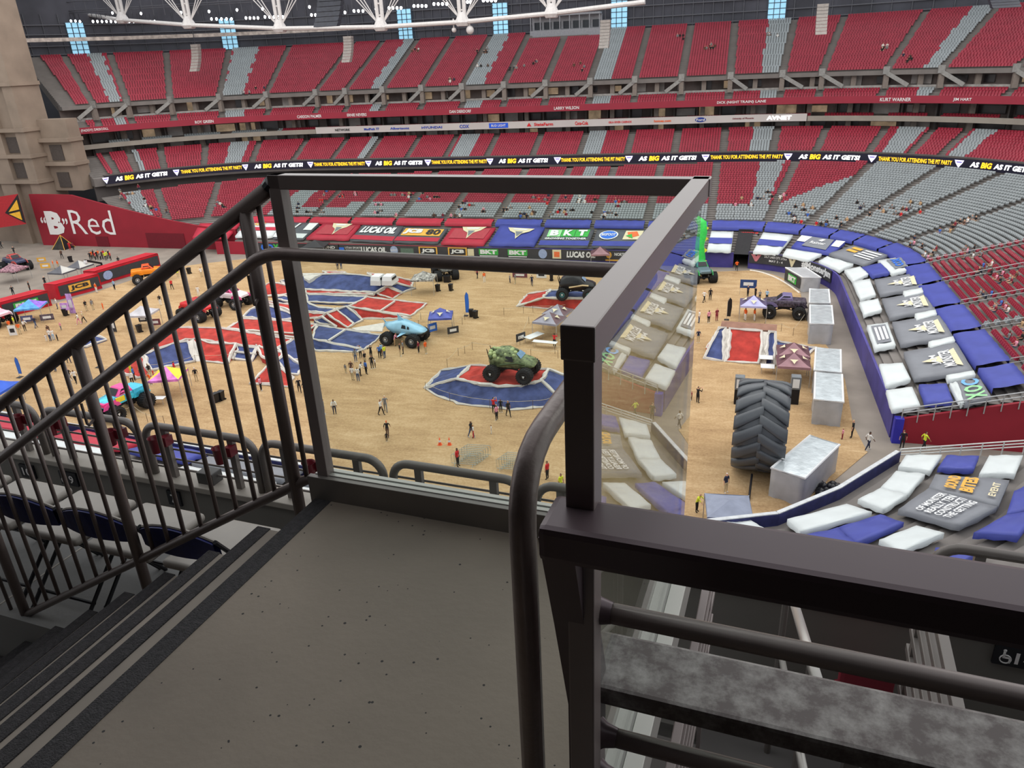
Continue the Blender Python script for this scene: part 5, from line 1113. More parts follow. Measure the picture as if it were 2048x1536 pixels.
# mound under the turtle-green truck
A6 = [('r',[(943,731,1.6),(976,733,1.6),(1096,739,1.6),(1082,762,1.6),(1043,773,1.35),(996,773,1.35),(949,767,1.5),(913,758,1.6)]), ('b',[(913,758,1.6),(949,767,1.5),(996,773,1.35),(1043,773,1.35),(1082,762,1.6),(1130,806,.02),(1093,815,.02),(1020,820,.02),(918,808,.02),(868,789,.02),(850,777,.02)]),
 ('b',[(943,731,1.6),(913,758,1.6),(850,777,.02),(882,742,.02)]), ('b',[(1096,739,1.6),(1082,762,1.6),(1130,806,.02),(1180,770,.02)])]
jump('jump_ramp', 'blue sided dirt mound with a red top under the green shell truck', A6)
A7 = [('b',[(1101,581,1.5),(1199,583,1.5),(1183,598.5,1.5),(1085.6,596,1.5)]), ('r',[(1085.6,596,1.5),(1183,598.5,1.5),(1178,624,.02),(1035,613,.02)]), ('r',[(1101,581,1.5),(1085.6,596,1.5),(1035,613,.02),(1055,589,.02)]), ('r',[(1199,583,1.5),(1183,598.5,1.5),(1178,624,.02),(1235,605,.02)])]
jump('jump_ramp', 'red sided mound with a blue top under the black and tan truck', A7)
A8 = [('r',[(1461,658,2.3),(1524.5,663,2.3),(1518,728,.03),(1453,724,.03)]), ('w',[(1450,657,2.3),(1461,658,2.3),(1453,724,.03),(1444,722,.03)]), ('w',[(1524.5,663,2.3),(1537,664,2.3),(1531,730,.03),(1518,728,.03)]), ('b',[(1438,656,2.3),(1450,657,2.3),(1444,722,.03),(1409,717,.03)]), ('b',[(1537,664,2.3),(1551,665,2.3),(1548,730,.03),(1531,730,.03)]),
 ('r',[(1430,671,.7),(1437,671,1.0),(1418,698,.3),(1412,696,.1)]), ('b',[(1551,682,.3),(1630,697,.2),(1612,712,.1),(1549,730,.1)])]
tj = jump('jump_ramp', 'steep kicker ramp striped blue white and red near the giant tyre', A8)
c0 = Vector(tj.location); mb = MB(); a_, b_ = g(1441,654,2.4)-c0, g(1553,662,2.4)-c0
d_ = (b_-a_); nrm = Vector((-d_.y, d_.x, 0)).normalized()
mb.add([a_+Vector((0,0,-2.4)), b_+Vector((0,0,-2.4)), b_+nrm*1.5+Vector((0,0,-2.4)), a_+nrm*1.5+Vector((0,0,-2.4)), a_, b_, b_+nrm*1.5+Vector((0,0,.25)), a_+nrm*1.5+Vector((0,0,.25))], [(4,5,6,7),(0,1,5,4),(1,2,6,5),(2,3,7,6),(3,0,4,7)]); mb.build('ramp_deck', JBR, tj)
# two white junk vans on the big jump
for px, lab in ((758,'white crushed van parked on the blue jump, nearer the chalk white patch'),(781,'white crushed van parked at the right edge of the blue jump')):
    p = g(px, 566, 1.75); t = thing('crushed_van', lab, 'van', p, 1.62); b = MB(); b.loft([[(x,-.8,0),(x,.8,0),(x,.8*w_,h_),(x,-.8*w_,h_)] for x,w_,h_ in ((-1.4,.9,.7),(-1.2,.85,1.3),(.6,.85,1.3),(.9,.95,.8),(1.4,.9,.65))]); b.build('body', PRW, t); b = MB(); b.box((-1.0,-.83,.75),(.5,-.66,1.05)); b.build('window', PLK, t)
# ------------------------------------------------------------------ monster trucks
RUB = mat('tyre_rubber', (26,26,28), .75, var=.2, scale=6, bump=.2); CHS = mat('chassis_black', (30,30,34), .5, .3); 
def truck_meshes():
    R_, Wd = .84, .55; t = MB(); t.lathe([(.34,-Wd*.75),(.44,-Wd*.9),(.62,-Wd),(.78,-Wd*.85),(.80,0),(.78,Wd*.85),(.62,Wd),(.44,Wd*.9),(.34,Wd*.75)], 20, 'y')
    for k in range(20):
        for s in (-1,1):
            a0 = 2*math.pi*(k+.5*(s>0))/20; a1 = a0+.11
            def cp(a, r, y): return (r*math.cos(a), y, r*math.sin(a))
            da = .16
            q = [cp(a0,.78,s*.03),cp(a1,.78,s*.03),cp(a1+da,.76,s*.5),cp(a0+da,.76,s*.5)]; o_ = [cp(a0,.85,s*.03),cp(a1,.85,s*.03),cp(a1+da,.83,s*.5),cp(a0+da,.83,s*.5)]
            f_ = [(4,5,6,7),(0,1,5,4),(1,2,6,5),(2,3,7,6),(3,0,4,7)]
            t.add(q+o_, f_ if s > 0 else [x[::-1] for x in f_])
    return t.mesh('tyre', RUB)
TYRE = truck_meshes(); RIMC = {}
def rim_mesh(key, rgb):
    if key not in RIMC:
        b = MB(); b.lathe([(.01,-.42),(.16,-.44),(.2,-.34),(.3,-.36),(.34,-.46),(.37,-.44),(.36,-.3)], 14, 'y'); b.lathe([(.01,.42),(.16,.44),(.2,.34),(.3,.36),(.34,.46),(.37,.44),(.36,.3)], 14, 'y')
        b.mi = 1
        for s in (-1,1): b.add([(-.13,s*.47,.14),(.13,s*.47,.14),(0,s*.47,-.14)], [(0,1,2)])
        RIMC[key] = b.mesh('rim', [mat('rim_'+key, rgb, .35, .6, var=.1), PRW])
    return RIMC[key]
def rsec(x, hw, z0, z1, tw=.85, r=.12):
    return [(x,-hw,z0),(x,hw,z0),(x,hw*1.02,(z0+z1)/2),(x,hw*tw+.02,z1-r),(x,hw*(tw-.1),z1),(x,-hw*(tw-.1),z1),(x,-hw*tw-.02,z1-r),(x,-hw*1.02,(z0+z1)/2)]
def truck(label, pos, yaw, style, c1, c2, rim='silver', rimc=(150,152,156), z=0.0, extra=None):
    t = thing('monster_truck', label, 'monster truck', (pos[0],pos[1],z), yaw); rm = rim_mesh(rim, rimc)
    M1, M2 = (c if not isinstance(c, tuple) else mat('truck_%d_%d_%d' % c, c, .3, .1, var=.1, scale=1.5) for c in (c1, c2))
    for sx in (-1,1):
        for sy in (-1,1):
            w_ = link('wheel', TYRE, t, (sx*1.78, sy*1.35, .84)); link('rim', rm, w_)
        b = MB(); b.tube([(sx*1.78,-.95,.84),(sx*1.78,.95,.84)], .13, 8); b.ball((sx*1.78,0,.84), .28, 8, 6); b.build('axle', CHS, t)
        for sy in (-1,1): b = MB(); b.tube([(sx*1.7,sy*.75,.95),(sx*1.35,sy*.6,1.75)], .1, 7); b.build('shock_absorber', rm.materials[0], t)
    b = MB()
    for sy in (-1,1):
        b.tube([(-2.3,sy*.45,1.35),(2.2,sy*.45,1.35)], .07, 6); b.tube([(-1.6,sy*.4,.8),(0,sy*.5,1.15),(1.6,sy*.4,.8)], .06, 6); b.tube([(-1.2,sy*.55,1.35),(-.5,sy*.6,1.9),(.7,sy*.6,1.9),(1.3,sy*.5,1.35)], .05, 6)
    b.box((-.7,-.5,1.05),(.8,.5,1.35)); b.build('chassis', CHS, t)
    b = MB()
    if style == 'pickup':
        b.loft([rsec(x,hw,z0,z1,tw) for x,hw,z0,z1,tw in ((-2.55,.85,1.75,2.2,.95),(-2.4,.95,1.55,2.28,.95),(-1.0,.98,1.5,2.3,.95),(-.55,.98,1.5,2.32,.95),(1.05,.98,1.5,2.28,.95),(2.3,.92,1.55,2.12,.92),(2.6,.8,1.65,1.95,.9))]); b.build('body', M1, t)
        cb = MB(); cb.loft([rsec(x,hw,2.2,z1,tw) for x,hw,z1,tw in ((-.95,.86,2.3,.95),(-.75,.86,2.92,.84),(.25,.86,2.95,.84),(.95,.88,2.3,.95))]); cab = cb.build('cab', M2, t)
        for sy in (-1,1):
            k = MB(); k.add([(-.62,sy*.8,2.38),(.62,sy*.84,2.38),(.2,sy*.73,2.84),(-.58,sy*.73,2.84)], [(0,1,2,3) if sy < 0 else (3,2,1,0)]); k.v = [(x,y+sy*.06,z_) for x,y,z_ in k.v]; k.build('side_window', PLK, cab)
        k = MB(); k.add([(.98,-.68,2.36),(.98,.68,2.36),(.42,.6,2.88),(.42,-.6,2.88)], [(0,1,2,3)]); k.build('windscreen', PLK, cab)
        for sx in (-1,1):
            for sy in (-1,1): k = MB(); k.lathe([(.5,-.04),(1.0,-.04),(1.0,.06),(.5,.06)], 10, 'y', (0,0,0)); k.v = [(x+sx*1.78, y+sy*1.0, max(1.45, z_*.62+1.45)) for x,y,z_ in k.v]; k.build('fender', M2 if sx > 0 else M1, t)
    elif style in ('shell','dark'):
        b.loft([rsec(x,hw,z0,z1,tw,.25) for x,hw,z0,z1,tw in ((-2.3,.6,1.8,2.2,.8),(-2.0,.95,1.5,2.75,.75),(-1.2,1.05,1.45,3.15,.68),(-.3,1.08,1.45,3.25,.66),(.5,1.05,1.45,2.95,.68),(1.2,1.0,1.45,2.4,.85),(2.1,.9,1.5,2.2,.88),(2.6,.7,1.6,1.95,.85))]); bd = b.build('body', M1, t, True)
        k = MB(); k.add([(.72,-.62,2.86),(.72,.62,2.86),(1.22,.8,2.42),(1.22,-.8,2.42)], [(3,2,1,0)]); k.v = [(x+.06,y,z_+.03) for x,y,z_ in k.v]; k.build('windscreen', mat('tinted_glass', (120,150,180), .15), bd)
        if style == 'shell':
            for i in range(46):
                x = -2.0+(i//7)*.42+random.uniform(-.08,.08); a = -1.35+(i%7)*.45+random.uniform(-.08,.08)+(.2 if (i//7)%2 else 0); r_ = 1.02 if x < -.1 else .95; k = MB(); zc = 2.2+.86*math.cos(a)*(1-abs(x+.5)*.13); k.ball((x, math.sin(a)*r_*.86, zc), random.uniform(.2,.27), 7, 5); k.build('shell_bump', MATS['truck_shell_light'] if i % 3 else M2, bd, True)
        for sy in (-1,1):
            k = MB(); k.add([(-.35,sy*1.1,2.15),(.55,sy*1.08,2.15),(.4,sy*.95,2.65),(-.3,sy*.95,2.65)], [(0,1,2,3) if sy < 0 else (3,2,1,0)]); k.v = [(x,y+sy*.03,z_) for x,y,z_ in k.v]; k.build('side_window', PLK, bd)
            k = MB(); k.tube([(-.9,sy*1.06,1.7),(.9,sy*1.04,2.0),(1.7,sy*.95,1.9)], .12, 6); k.build('side_trim', M2, bd)
        for sy in (-.5,.5): k = MB(); k.tube([(-2.2,sy,2.0),(-2.5,sy,3.1)], [.1,.03], 6); k.build('exhaust_spike', CHS, t)
    elif style == 'shark':
        b.loft([rsec(x,hw,z0,z1,tw,.2) for x,hw,z0,z1,tw in ((-2.5,.35,2.2,2.5,.7),(-1.9,.7,1.8,2.5,.75),(-1.0,.98,1.5,2.75,.7),(.0,1.05,1.45,2.95,.62),(.9,1.02,1.45,2.65,.7),(1.8,.98,1.5,2.35,.75),(2.7,.72,1.6,2.05,.75),(3.0,.4,1.7,1.9,.8))]); bd = b.build('body', M1, t, True)
        k = MB(); k.add([(-.7,-.08,2.75),(.3,-.08,2.8),(-.75,0,3.75),(-.7,.08,2.75),(.3,.08,2.8)], [(0,1,2),(4,3,2),(1,4,2),(3,0,2)]); k.build('dorsal_fin', M1, bd)
        for s in (1,-1): k = MB(); k.add([(-2.2,-.06,2.3),(-2.2,.06,2.3),(-3.0,0,2.4+s*.75),(-2.6,0,2.35)], [(0,1,2),(1,3,2),(3,0,2)]); k.build('tail_fin', M1, bd)
        for sy in (-1,1):
            k = MB(); k.add([(.1,sy*.9,1.7),(.9,sy*.95,1.7),(.0,sy*1.9,1.35),(-.1,sy*1.7,1.4)], [(0,1,2,3),(3,2,1,0)]); k.build('side_fin', M1, bd)
            k = MB(); k.add([(.15,sy*1.0,2.2),(.8,sy*.99,2.15),(.7,sy*.85,2.55),(.25,sy*.82,2.62)], [(0,1,2,3) if sy < 0 else (3,2,1,0)]); k.v = [(x,y+sy*.04,z_) for x,y,z_ in k.v]; k.build('side_window', PLK, bd)
            k = MB(); k.add([(.95,sy*.98,2.15),(1.25,sy*.96,2.1),(1.2,sy*.86,2.4),(1.0,sy*.86,2.5)], [(0,1,2,3) if sy < 0 else (3,2,1,0)]); k.v = [(x,y+sy*.05,z_) for x,y,z_ in k.v]; k.build('eye', PLK, bd)
        k = MB(); k.loft([rsec(x,hw,z0,z1,.9,.05) for x,hw,z0,z1 in ((1.6,.95,1.35,1.75),(2.5,.8,1.35,1.72),(2.95,.45,1.45,1.7))]); k.build('jaw', PLK, bd)
    if extra: extra(t)
    return t
mat('truck_shell_light', (168,182,126), .5, var=.15, scale=4)
def near_side(rear, front, z):
    a, b = g(*rear, z+.84), g(*front, z+.84); d_ = (b-a); d_.z = 0; d_.normalize(); n_ = Vector((-d_.y, d_.x, 0)); 
    if n_.y < 0: n_ = -n_
    m_ = (a+b)/2+n_*1.35; return (m_.x, m_.y), math.atan2(d_.y, d_.x)
p, yw = near_side((983,746),(1049,752), 1.56); truck('green camouflage monster truck with a bumpy turtle shell on the blue mound', p, yw, 'shell', mat('camo_paint', (110,122,84), .5, var=.75, scale=2.2), (70,84,50), 'dark', (60,60,62), 1.56)
p, yw = near_side((1126.6,588.6),(1175.8,589), 1.5); truck('black and tan monster truck with bone-like trim on the blue-topped mound', p, yw, 'dark', (38,36,38), (206,180,140), 'teal', (90,140,146), 1.5)
p, yw = near_side((773,677),(826,682), 0); truck('light blue shark shaped monster truck with fins beside the blue jump', p, yw, 'shark', (150,196,220), (40,40,44), 'silver')
p, yw = near_side((1599,627),(1538,624), 0); truck('black pickup monster truck covered in small logos beside the white containers', p, yw, 'pickup', mat('logo_black_paint', (66,58,70), .35, var=.95, scale=4), (120,110,150), 'dark')
truck('orange and yellow monster truck parked by the red draped containers', (-93.2,101.2), math.radians(40), 'pickup', (240,140,30), (236,90,40), 'silver')
p, yw = near_side((297,797),(237,825), 0); p = (-59.0, 56.2); truck('rainbow painted monster truck in pink yellow and cyan behind the stair rail', p, math.radians(-101), 'pickup', mat('rainbow_paint', (60,180,220), .3, var=.7, scale=1.2), (240,90,160), 'dark',
    extra=lambda t: [MB().box((-2.2,-1.0,1.9),(-.9,1.0,2.34)).build('bed_panel', mat('cyan_paint', (70,190,225), .3), t), MB().box((.2,-1.01,1.7),(1.2,1.01,2.2)).build('door_panel', mat('yellow_paint', (245,215,50), .3), t), MB().box((1.2,-.99,1.75),(2.62,.99,2.1)).build('hood_panel', mat('pink_paint', (236,60,140), .3), t)])
truck('bright red monster truck with silver trim behind the sloping handrail', (-71.3,85.0), math.radians(-12), 'pickup', (206,40,44), (190,60,60), 'silver')
truck('white and pink monster truck behind the stair rail near the red mound', (-69.8,90.8), math.radians(-8), 'pickup', (226,214,218), (226,80,140), 'silver')
q_ = g(35,540); truck('stars and stripes monster truck with a red roof on the concrete', (q_.x, q_.y), math.radians(-18), 'pickup', (60,64,90), (190,70,66), 'dark')
q_ = g(-8,650); truck('pale pink monster truck at the edge of the dirt by the blue canopy', (q_.x, q_.y), math.radians(-5), 'pickup', (240,190,205), (244,226,230), 'dark')
q_ = g(884,560); truck('dark grey skull pattern monster truck behind the patterned canopy', (q_.x, q_.y+1.5), math.radians(-60), 'dark', mat('skull_paint', (90,88,84), .5, var=.8, scale=4), (30,30,32), 'silver')
q_ = g(1400,560); truck('grey and teal monster truck under the tall green inflatable by the tunnel', (q_.x, q_.y), math.radians(-70), 'pickup', (90,110,118), (60,160,90), 'silver')
q_ = g(740,0+575);
# tall green inflatable standing by the tunnel
q_ = g(1396,550); t = thing('inflatable_arch', 'tall bright green inflatable dragon column by the corner tunnel', 'inflatable', (q_.x, q_.y+2.5, 0)); b = MB(); b.tube([(0,0,0),(.1,0,2),(-.1,0,4),(.2,0,6),(.1,0,7.4),(-.8,0,8.2)], [.75,.8,.7,.75,.7,.45], 12); b.build('column', mat('inflatable_green', (60,210,90), .4), t, True)
for z_ in (1.5,3.2,5.0,6.6): b = MB(); b.add([(.55,-.15,z_-.5),(.55,.15,z_-.5),(1.15,0,z_+.1),(.55,0,z_+.5)], [(0,1,2),(1,3,2),(3,0,2)]); b.build('fin', mat('inflatable_yellow', (235,220,60), .4), t)
# ------------------------------------------------------------------ giant inflatable tyre
def giant_tyre():
    C = Vector((3.55,57.5,0)); t = thing('giant_tyre', 'giant black inflatable tractor tyre with chevron lugs standing on the dirt', 'tyre', C, math.radians(-4)); R_ = 3.55; W = 1.95
    BLK_ = mat('giant_tyre_vinyl', (74,77,81), .42, var=.12, scale=.8, bump=.1, bscale=1); LUG = mat('giant_tyre_lug', (80,83,87), .4, var=.1, scale=.8)
    b = MB(); b.lathe([(1.5,-W*.8),(2.2,-W),(3.0,-W*.98),(3.4,-W*.85),(R_,-W*.5),(R_,W*.5),(3.4,W*.85),(3.0,W*.98),(2.2,W),(1.5,W*.8),(1.4,0),(1.5,-W*.8)], 48, 'x', (0,0,R_+.15)); b.build('casing', BLK_, t, True)
    n_ = 16
    for k in range(n_):
        for s in (-1,1):
            a0 = 2*math.pi*(k+(.5 if s > 0 else 0))/n_; b = MB(); rings = []
            for i in range(7):
                f = i/6; x = s*(-.12+f*2.12); a = a0-.34*f; rr = R_+.02-(.34*max(0, f-.78)*2); w_ = .14+.03*f; hh_ = .17*(1-.35*max(0,f-.7))
                ring_ = []
                for da, dr in ((-w_,-.08),(-w_*.75,hh_*.8),(-w_*.3,hh_),(w_*.3,hh_),(w_*.75,hh_*.8),(w_,-.08)):
                    ring_.append((x, (rr+dr)*math.sin(a+da), R_+.15+(rr+dr)*math.cos(a+da)))
                rings.append(ring_)
            b.loft(rings); b.build('lug', LUG, t, True)
    b = MB(); b.tube([(-.3,-3.2,.9),(-.3,-5.9,.05)], .09, 6); b.build('tether', PLK, t)
giant_tyre()
for px, lab in ((1476,'grey loudspeaker tower left of the giant tyre'),(1588,'grey loudspeaker tower right of the giant tyre')):
    q_ = g(px, 815); t = thing('speaker_tower', lab, 'loudspeaker', (q_.x, q_.y+1.0, 0)); b = MB(); b.bbox((-.42,-.4,0),(.42,.4,1.6), .06); b.build('bass_bin', CHS, t); b = MB(); b.bbox((-.45,-.45,1.6),(.45,.42,2.9), .08); b.build('head_box', mat('speaker_grey', (110,114,118), .5), t); b = MB(); b.box((-.3,-.47,1.8),(.3,-.45,2.7)); b.build('grille', PRW, t)
# ------------------------------------------------------------------ shrink-wrapped containers on the right, red draped ones on the left
WRAP = mat('wrap_silver', (200,207,210), .2, .35, var=.15, scale=1.2, bump=.5, bscale=2.2); WRAPS = mat('wrap_side', (172,172,174), .4, var=.12, scale=.8, bump=.4, bscale=1.6)
def container(label, corners, h_=2.5, mt=WRAP, ms=WRAPS, name='wrapped_container', cat='container', group=None, rim=True, capm=None):
    C = [Vector((x,y,0)) for x,y in corners]; c = sum(C, Vector())/4; t = thing(name, label, cat, c, group=group); P_ = [p-c for p in C]
    b = MB(); n_ = 6; rings = []
    for zi, z_ in enumerate((0,.5,1.2,1.9,h_-.08)):
        r = []
        for i in range(4):
            a_, b_ = P_[i], P_[(i+1)%4]
            for k in range(n_):
                q = a_.lerp(b_, k/n_); o_ = Vector((q.x,q.y,0)).normalized(); amp = (.10 if zi == 0 else .05)*(1 if k else .3); q = q+o_*amp*math.sin(zi*2.3+k*1.9+i)+Vector((0,0,z_)); r.append(q)
        rings.append(r)
    b.loft(rings, caps=False); b.build('side_wrap', ms, t, True)
    b = MB(); vs = []; m_ = 7
    for j in range(m_+1):
        for i in range(m_+1): vs.append(bil(P_, i/m_, j/m_)+Vector((0,0,h_+ (0.03*math.sin(i*2.1+j*1.7) if 0 < i < m_ and 0 < j < m_ else -.02))))
    ix = lambda i, j: j*(m_+1)+i; b.add(vs, [(ix(i,j),ix(i+1,j),ix(i+1,j+1),ix(i,j+1)) for j in range(m_) for i in range(m_)]); b.build('top_sheet', mt, t, True)
    if rim: b = MB(); b.tube([p+Vector((0,0,h_-.02)) for p in P_], .1, 6, close=True); b.build('rim', capm or PRW, t)
    return t
cs = [('silver wrapped container beside the black pickup truck', [(10.1,95.2),(12.5,95.4),(12.9,101.3),(10.6,101.3)]), ('silver wrapped container with a pale draped end behind the kicker ramp', [(9.6,87.2),(12.1,87.4),(12.6,94.4),(10.1,94.3)]), ('silver wrapped container beside the maroon canopies', [(8.95,73.1),(11.35,72.9),(12.0,79.2),(9.6,79.5)]), ('silver wrapped container with bundled foot by the walking adult and child', [(8.4,66.1),(10.8,65.9),(11.4,72.4),(9.0,72.6)]), ('large silver wrapped container close to the near blue wall', [(4.3,52.8),(6.6,51.7),(9.6,57.6),(7.5,58.8)])]
for lab, c in cs: container(lab, c)
ct = container('white wrapped box with a black and green banner near the corner', [(10.2,108.2),(12.6,108.4),(11.0,113.4),(8.2,113.2)], 2.1, MATS['wrap_side'], WRAPS)
fa_, fb_ = Vector((8.2,113.2,0)), Vector((10.2,108.2,0)); cc = Vector(ct.location); d_ = (fb_-fa_).normalized(); n_ = Vector((-d_.y,d_.x,0)); n_ = n_ if n_.x < 0 else -n_
def sidebanner(root, cc, A, B, nrm, z0, z1, m, word, wm, bold=.05, plate=None, sub=None):
    d_ = (B-A).normalized(); b = MB(); a0, b0 = A+d_*.25+nrm*.14-cc, B-d_*.25+nrm*.14-cc
    b.add([a0+Vector((0,0,z0)), b0+Vector((0,0,z0)), b0+Vector((0,0,z1)), a0+Vector((0,0,z1))], [(0,1,2,3)]); k = b.build('banner', m, root); L_ = (b0-a0).length; mid = (a0+b0)/2+nrm*.03+Vector((0,0,(z0+z1)/2))
    if plate: b = MB(); b.add([mid-d_*L_*.27-Vector((0,0,.55)), mid+d_*L_*.27-Vector((0,0,.55)), mid+d_*L_*.27+Vector((0,0,.55)), mid-d_*L_*.27+Vector((0,0,.55))], [(0,1,2,3)]); b.build('plate', plate, k)
    if word: b = MB(); letters(b, word, mid+nrm*.04, d_, (0,0,1), L_*.46, .8, bold); b.build('lettering', wm, k)
sidebanner(ct, cc, fa_, fb_, n_, .35, 1.95, BK, 'BKT', PRW, .06, PRGR)
RDR = mat('red_drape', (190,26,44), .5, var=.15, scale=.6, bump=.4, bscale=1.2); RTP = mat('red_drape_top', (226,120,130), .45, var=.3, scale=.5, bump=.3)
for lab, y0, y1, x0, word, pl_ in (('red draped container with a black banner and green block letters', 80.2, 86.9, -101.6, 'BKT', PRGR), ('red draped container with a yellow lettered plate', 89.8, 96.4, -100.9, 'JCB', PRG), ('long red draped container behind the orange truck', 97.6, 110.2, -100.6, None, None)):
    t = container(lab, [(x0-2.4,y0),(x0,y0),(x0+2.2,y1),(x0-.4,y1)], 2.5, RDR, RDR, 'draped_container', rim=False)
    A, B = Vector((x0,y0,0)), Vector((x0+2.2,y1,0)); dn = (B-A).normalized(); nr_ = Vector((dn.y,-dn.x,0)); nr_ = nr_ if nr_.x > 0 else -nr_; sidebanner(t, Vector(t.location), A, B, nr_, .5, 2.1, BK, word, PRW if word != 'JCB' else PRK, .05, pl_)
    if not word: o_ = (A.lerp(B,.16)+nr_*.2-Vector(t.location)); b = MB(); b.add([o_+dn*.9*math.cos(k)+Vector((0,0,1.3+.75*math.sin(k))) for k in np.linspace(0,6.283,16)[:-1]], [tuple(range(15))]); b.build('round_badge', MATS['print_silver'], t)
# ------------------------------------------------------------------ canopies
def canopy(label, px, py, m, yaw=0.0, sz=3.0, hz=2.2, m2=None, cloth=.25, peak=.95, at=None, emblem=False, grp=None):
    """px,py = ground centre under the peak"""
    p = at or g(px, py); t = thing('pop_up_canopy', label, 'canopy', (p[0],p[1],0), yaw, grp); s = sz/2
    for sx in (-1,1):
        for sy in (-1,1): k = MB(); k.tube([(sx*s,sy*s,0),(sx*s,sy*s,hz)], .035, 5); k.build('leg', STL, t)
    cs_ = [(-s,-s),(s,-s),(s,s),(-s,s)]
    for i in range(4):
        a_, b_ = cs_[i], cs_[(i+1)%4]; k = MB(); vs = []; n_ = 4
        for j in range(n_+1):
            f = j/n_; zz_ = hz+peak*(f**1.35)
            for l in range(n_+1):
                u = l/n_; x = (a_[0]+(b_[0]-a_[0])*u)*(1-f); y = (a_[1]+(b_[1]-a_[1])*u)*(1-f); vs.append((x,y,zz_-.06*math.sin(math.pi*u)*(1-f)))
        fs = [(j*5+l,j*5+l+1,(j+1)*5+l+1,(j+1)*5+l) for j in range(n_) for l in range(n_)]; k.add(vs, fs); rf = k.build('roof_panel', m2 if (m2 and i % 2) else m, t, True)
        k = MB(); k.add([(a_[0],a_[1],hz),(b_[0],b_[1],hz),(b_[0],b_[1],hz-cloth),(a_[0],a_[1],hz-cloth)], [(0,3,2,1)]); k.build('valance', m, t)
        if emblem:
            mx_, my_ = (a_[0]+b_[0])/2, (a_[1]+b_[1])/2; d_ = Vector((b_[0]-a_[0], b_[1]-a_[1], 0)).normalized(); inn = Vector((-mx_,-my_,0)).normalized(); c_ = Vector((mx_,my_,hz+.1)); up_ = (inn*s+Vector((0,0,peak*.82))).normalized(); c_ = c_+up_*.62+Vector((0,0,.07)); k = MB()
            k.add([c_-d_*.42+up_*.2, c_+d_*.42+up_*.2, c_+d_*.2-up_*.02, c_-up_*.42, c_-d_*.2-up_*.02], [(0,1,2,3,4)][::-1] if False else [(4,3,2,1,0)]); k.build('emblem', PRC, rf)
    return t
cm = lambda n, c, v=.15, s=1.0: mat('canopy_'+n, c, .6, var=v, scale=s)
canopy('blue canopy beside the light blue shark truck', 884, 662, cm('blue', (84,92,170), .3), .3, emblem=True)
canopy('grey and maroon canopy with emblem panels before the far mound', 1100, 672, cm('grey', (150,146,158)), -.2, 3.2, m2=cm('maroon', (110,84,90)), emblem=True); canopy('grey and maroon canopy behind its twin by the white tables', 1116, 655, cm('grey', (150,146,158)), -.2, 3.0, m2=cm('maroon', (110,84,90)), emblem=True)
canopy('lavender canopy with a dark emblem beside the black pickup truck', 1504, 638, cm('lavender', (176,174,214)), 0, 3.2, m2=cm('mauve', (92,80,110)), emblem=True)
canopy('maroon canopy with cream emblem behind the giant tyre, farther from it', 1582, 740, cm('pinkmaroon', (150,112,118)), 0, 3.2, m2=cm('maroon2', (96,60,68)), emblem=True); canopy('maroon canopy with cream emblem behind the giant tyre, nearer to it', 1582, 762, cm('pinkmaroon', (150,112,118)), 0, 3.2, m2=cm('maroon2', (96,60,68)), emblem=True)
canopy('sky blue canopy with pink clouds before the red draped containers', 70, 640, cm('skypink', (90,160,225), .35, 1.5), .5, 3.4, m2=cm('violet', (150,110,220), .4, 1.5))
canopy('dark grey canopy with pale panels behind the red containers, farther one', 166, 556, cm('dkgrey', (92,92,98)), .0, 3.1, m2=cm('ltgrey', (190,188,182))); canopy('dark grey canopy with pale panels behind the red containers, nearer one', 131, 567, cm('dkgrey', (92,92,98)), .0, 3.1, m2=cm('ltgrey', (190,188,182)))
canopy('striped patriotic canopy beside the stars and stripes truck', 32, 562, cm('stripes', (150,110,120), .8, 3), .2, 3.6)
canopy('pink yellow and blue canopy beside the rainbow truck', 345, 786, cm('candy', (220,120,190), .5, 1.2), .35, 3.2, m2=cm('candyyellow', (236,214,60), .3)); canopy('plain royal blue canopy at the left edge of the dirt', 4, 812, cm('royal', (46,92,200)), .2, 3.2)
canopy('pale grey canopy with yellow fringe behind the stair rail', 292, 655, cm('palegrey', (190,186,190), .2), .2, 3.2); canopy('black and white patterned canopy by the far jump', 850, 585, cm('skull', (150,146,140), .9, 3), .2, 3.4, 2.4)
canopy('maroon canopy against the far banner wall', 1200, 531, cm('pinkmaroon', (150,112,118)), .2, 3.0, m2=cm('maroon2', (96,60,68))); canopy('black canopy against the red far wall', 635, 516, cm('black', (48,46,50)), .2, 4.2, 2.4)
canopy('flat grey canopy at the near wall beside the yellow vest workers', 0, 0, cm('slate', (136,142,160)), .1, 3.1, 2.2, peak=.5, at=g(1457,1012,2.2))
# ------------------------------------------------------------------ small field equipment
def barricade_mesh():
    fr_ = MB(); z0, z1 = .2, 1.08; fr_.tube([(-1.1,0,z0),(-1.1,0,z1-.1),(-1.0,0,z1),(1.0,0,z1),(1.1,0,z1-.1),(1.1,0,z0)], .022, 6, close=True); ba = MB()
    for i in range(12): ba.tube([(-1.0+i*2/11,0,z0),(-1.0+i*2/11,0,z1)], .008, 5)
    ft = MB()
    for x in (-.8,.8): ft.tube([(x,-.3,.02),(x,0,.24),(x,.3,.02)], .02, 5)
    G_ = mat('galvanised_barrier', (170,182,180), .35, .6, var=.1); return fr_.mesh('frame', G_), ba.mesh('bars', G_), ft.mesh('foot', G_)
BF, BB, BFt = barricade_mesh()
for base, n_, lab in (((935,925),7,'steel crowd barrier leaning in the stack behind the red shirt guard'),((1025,935),5,'steel crowd barrier in the stack hidden by the tube handrail')):
    p = g(*base)
    for i in range(n_):
        t = thing('crowd_barrier', lab, 'barrier', (p.x-.1+i*.12, p.y-.6+i*.32, 0), .06, 'stack of barriers '+('by the cones' if n_ == 7 else 'by the handrail')); link('frame', BF, t); link('bars', BB, t); link('foot', BFt, t)
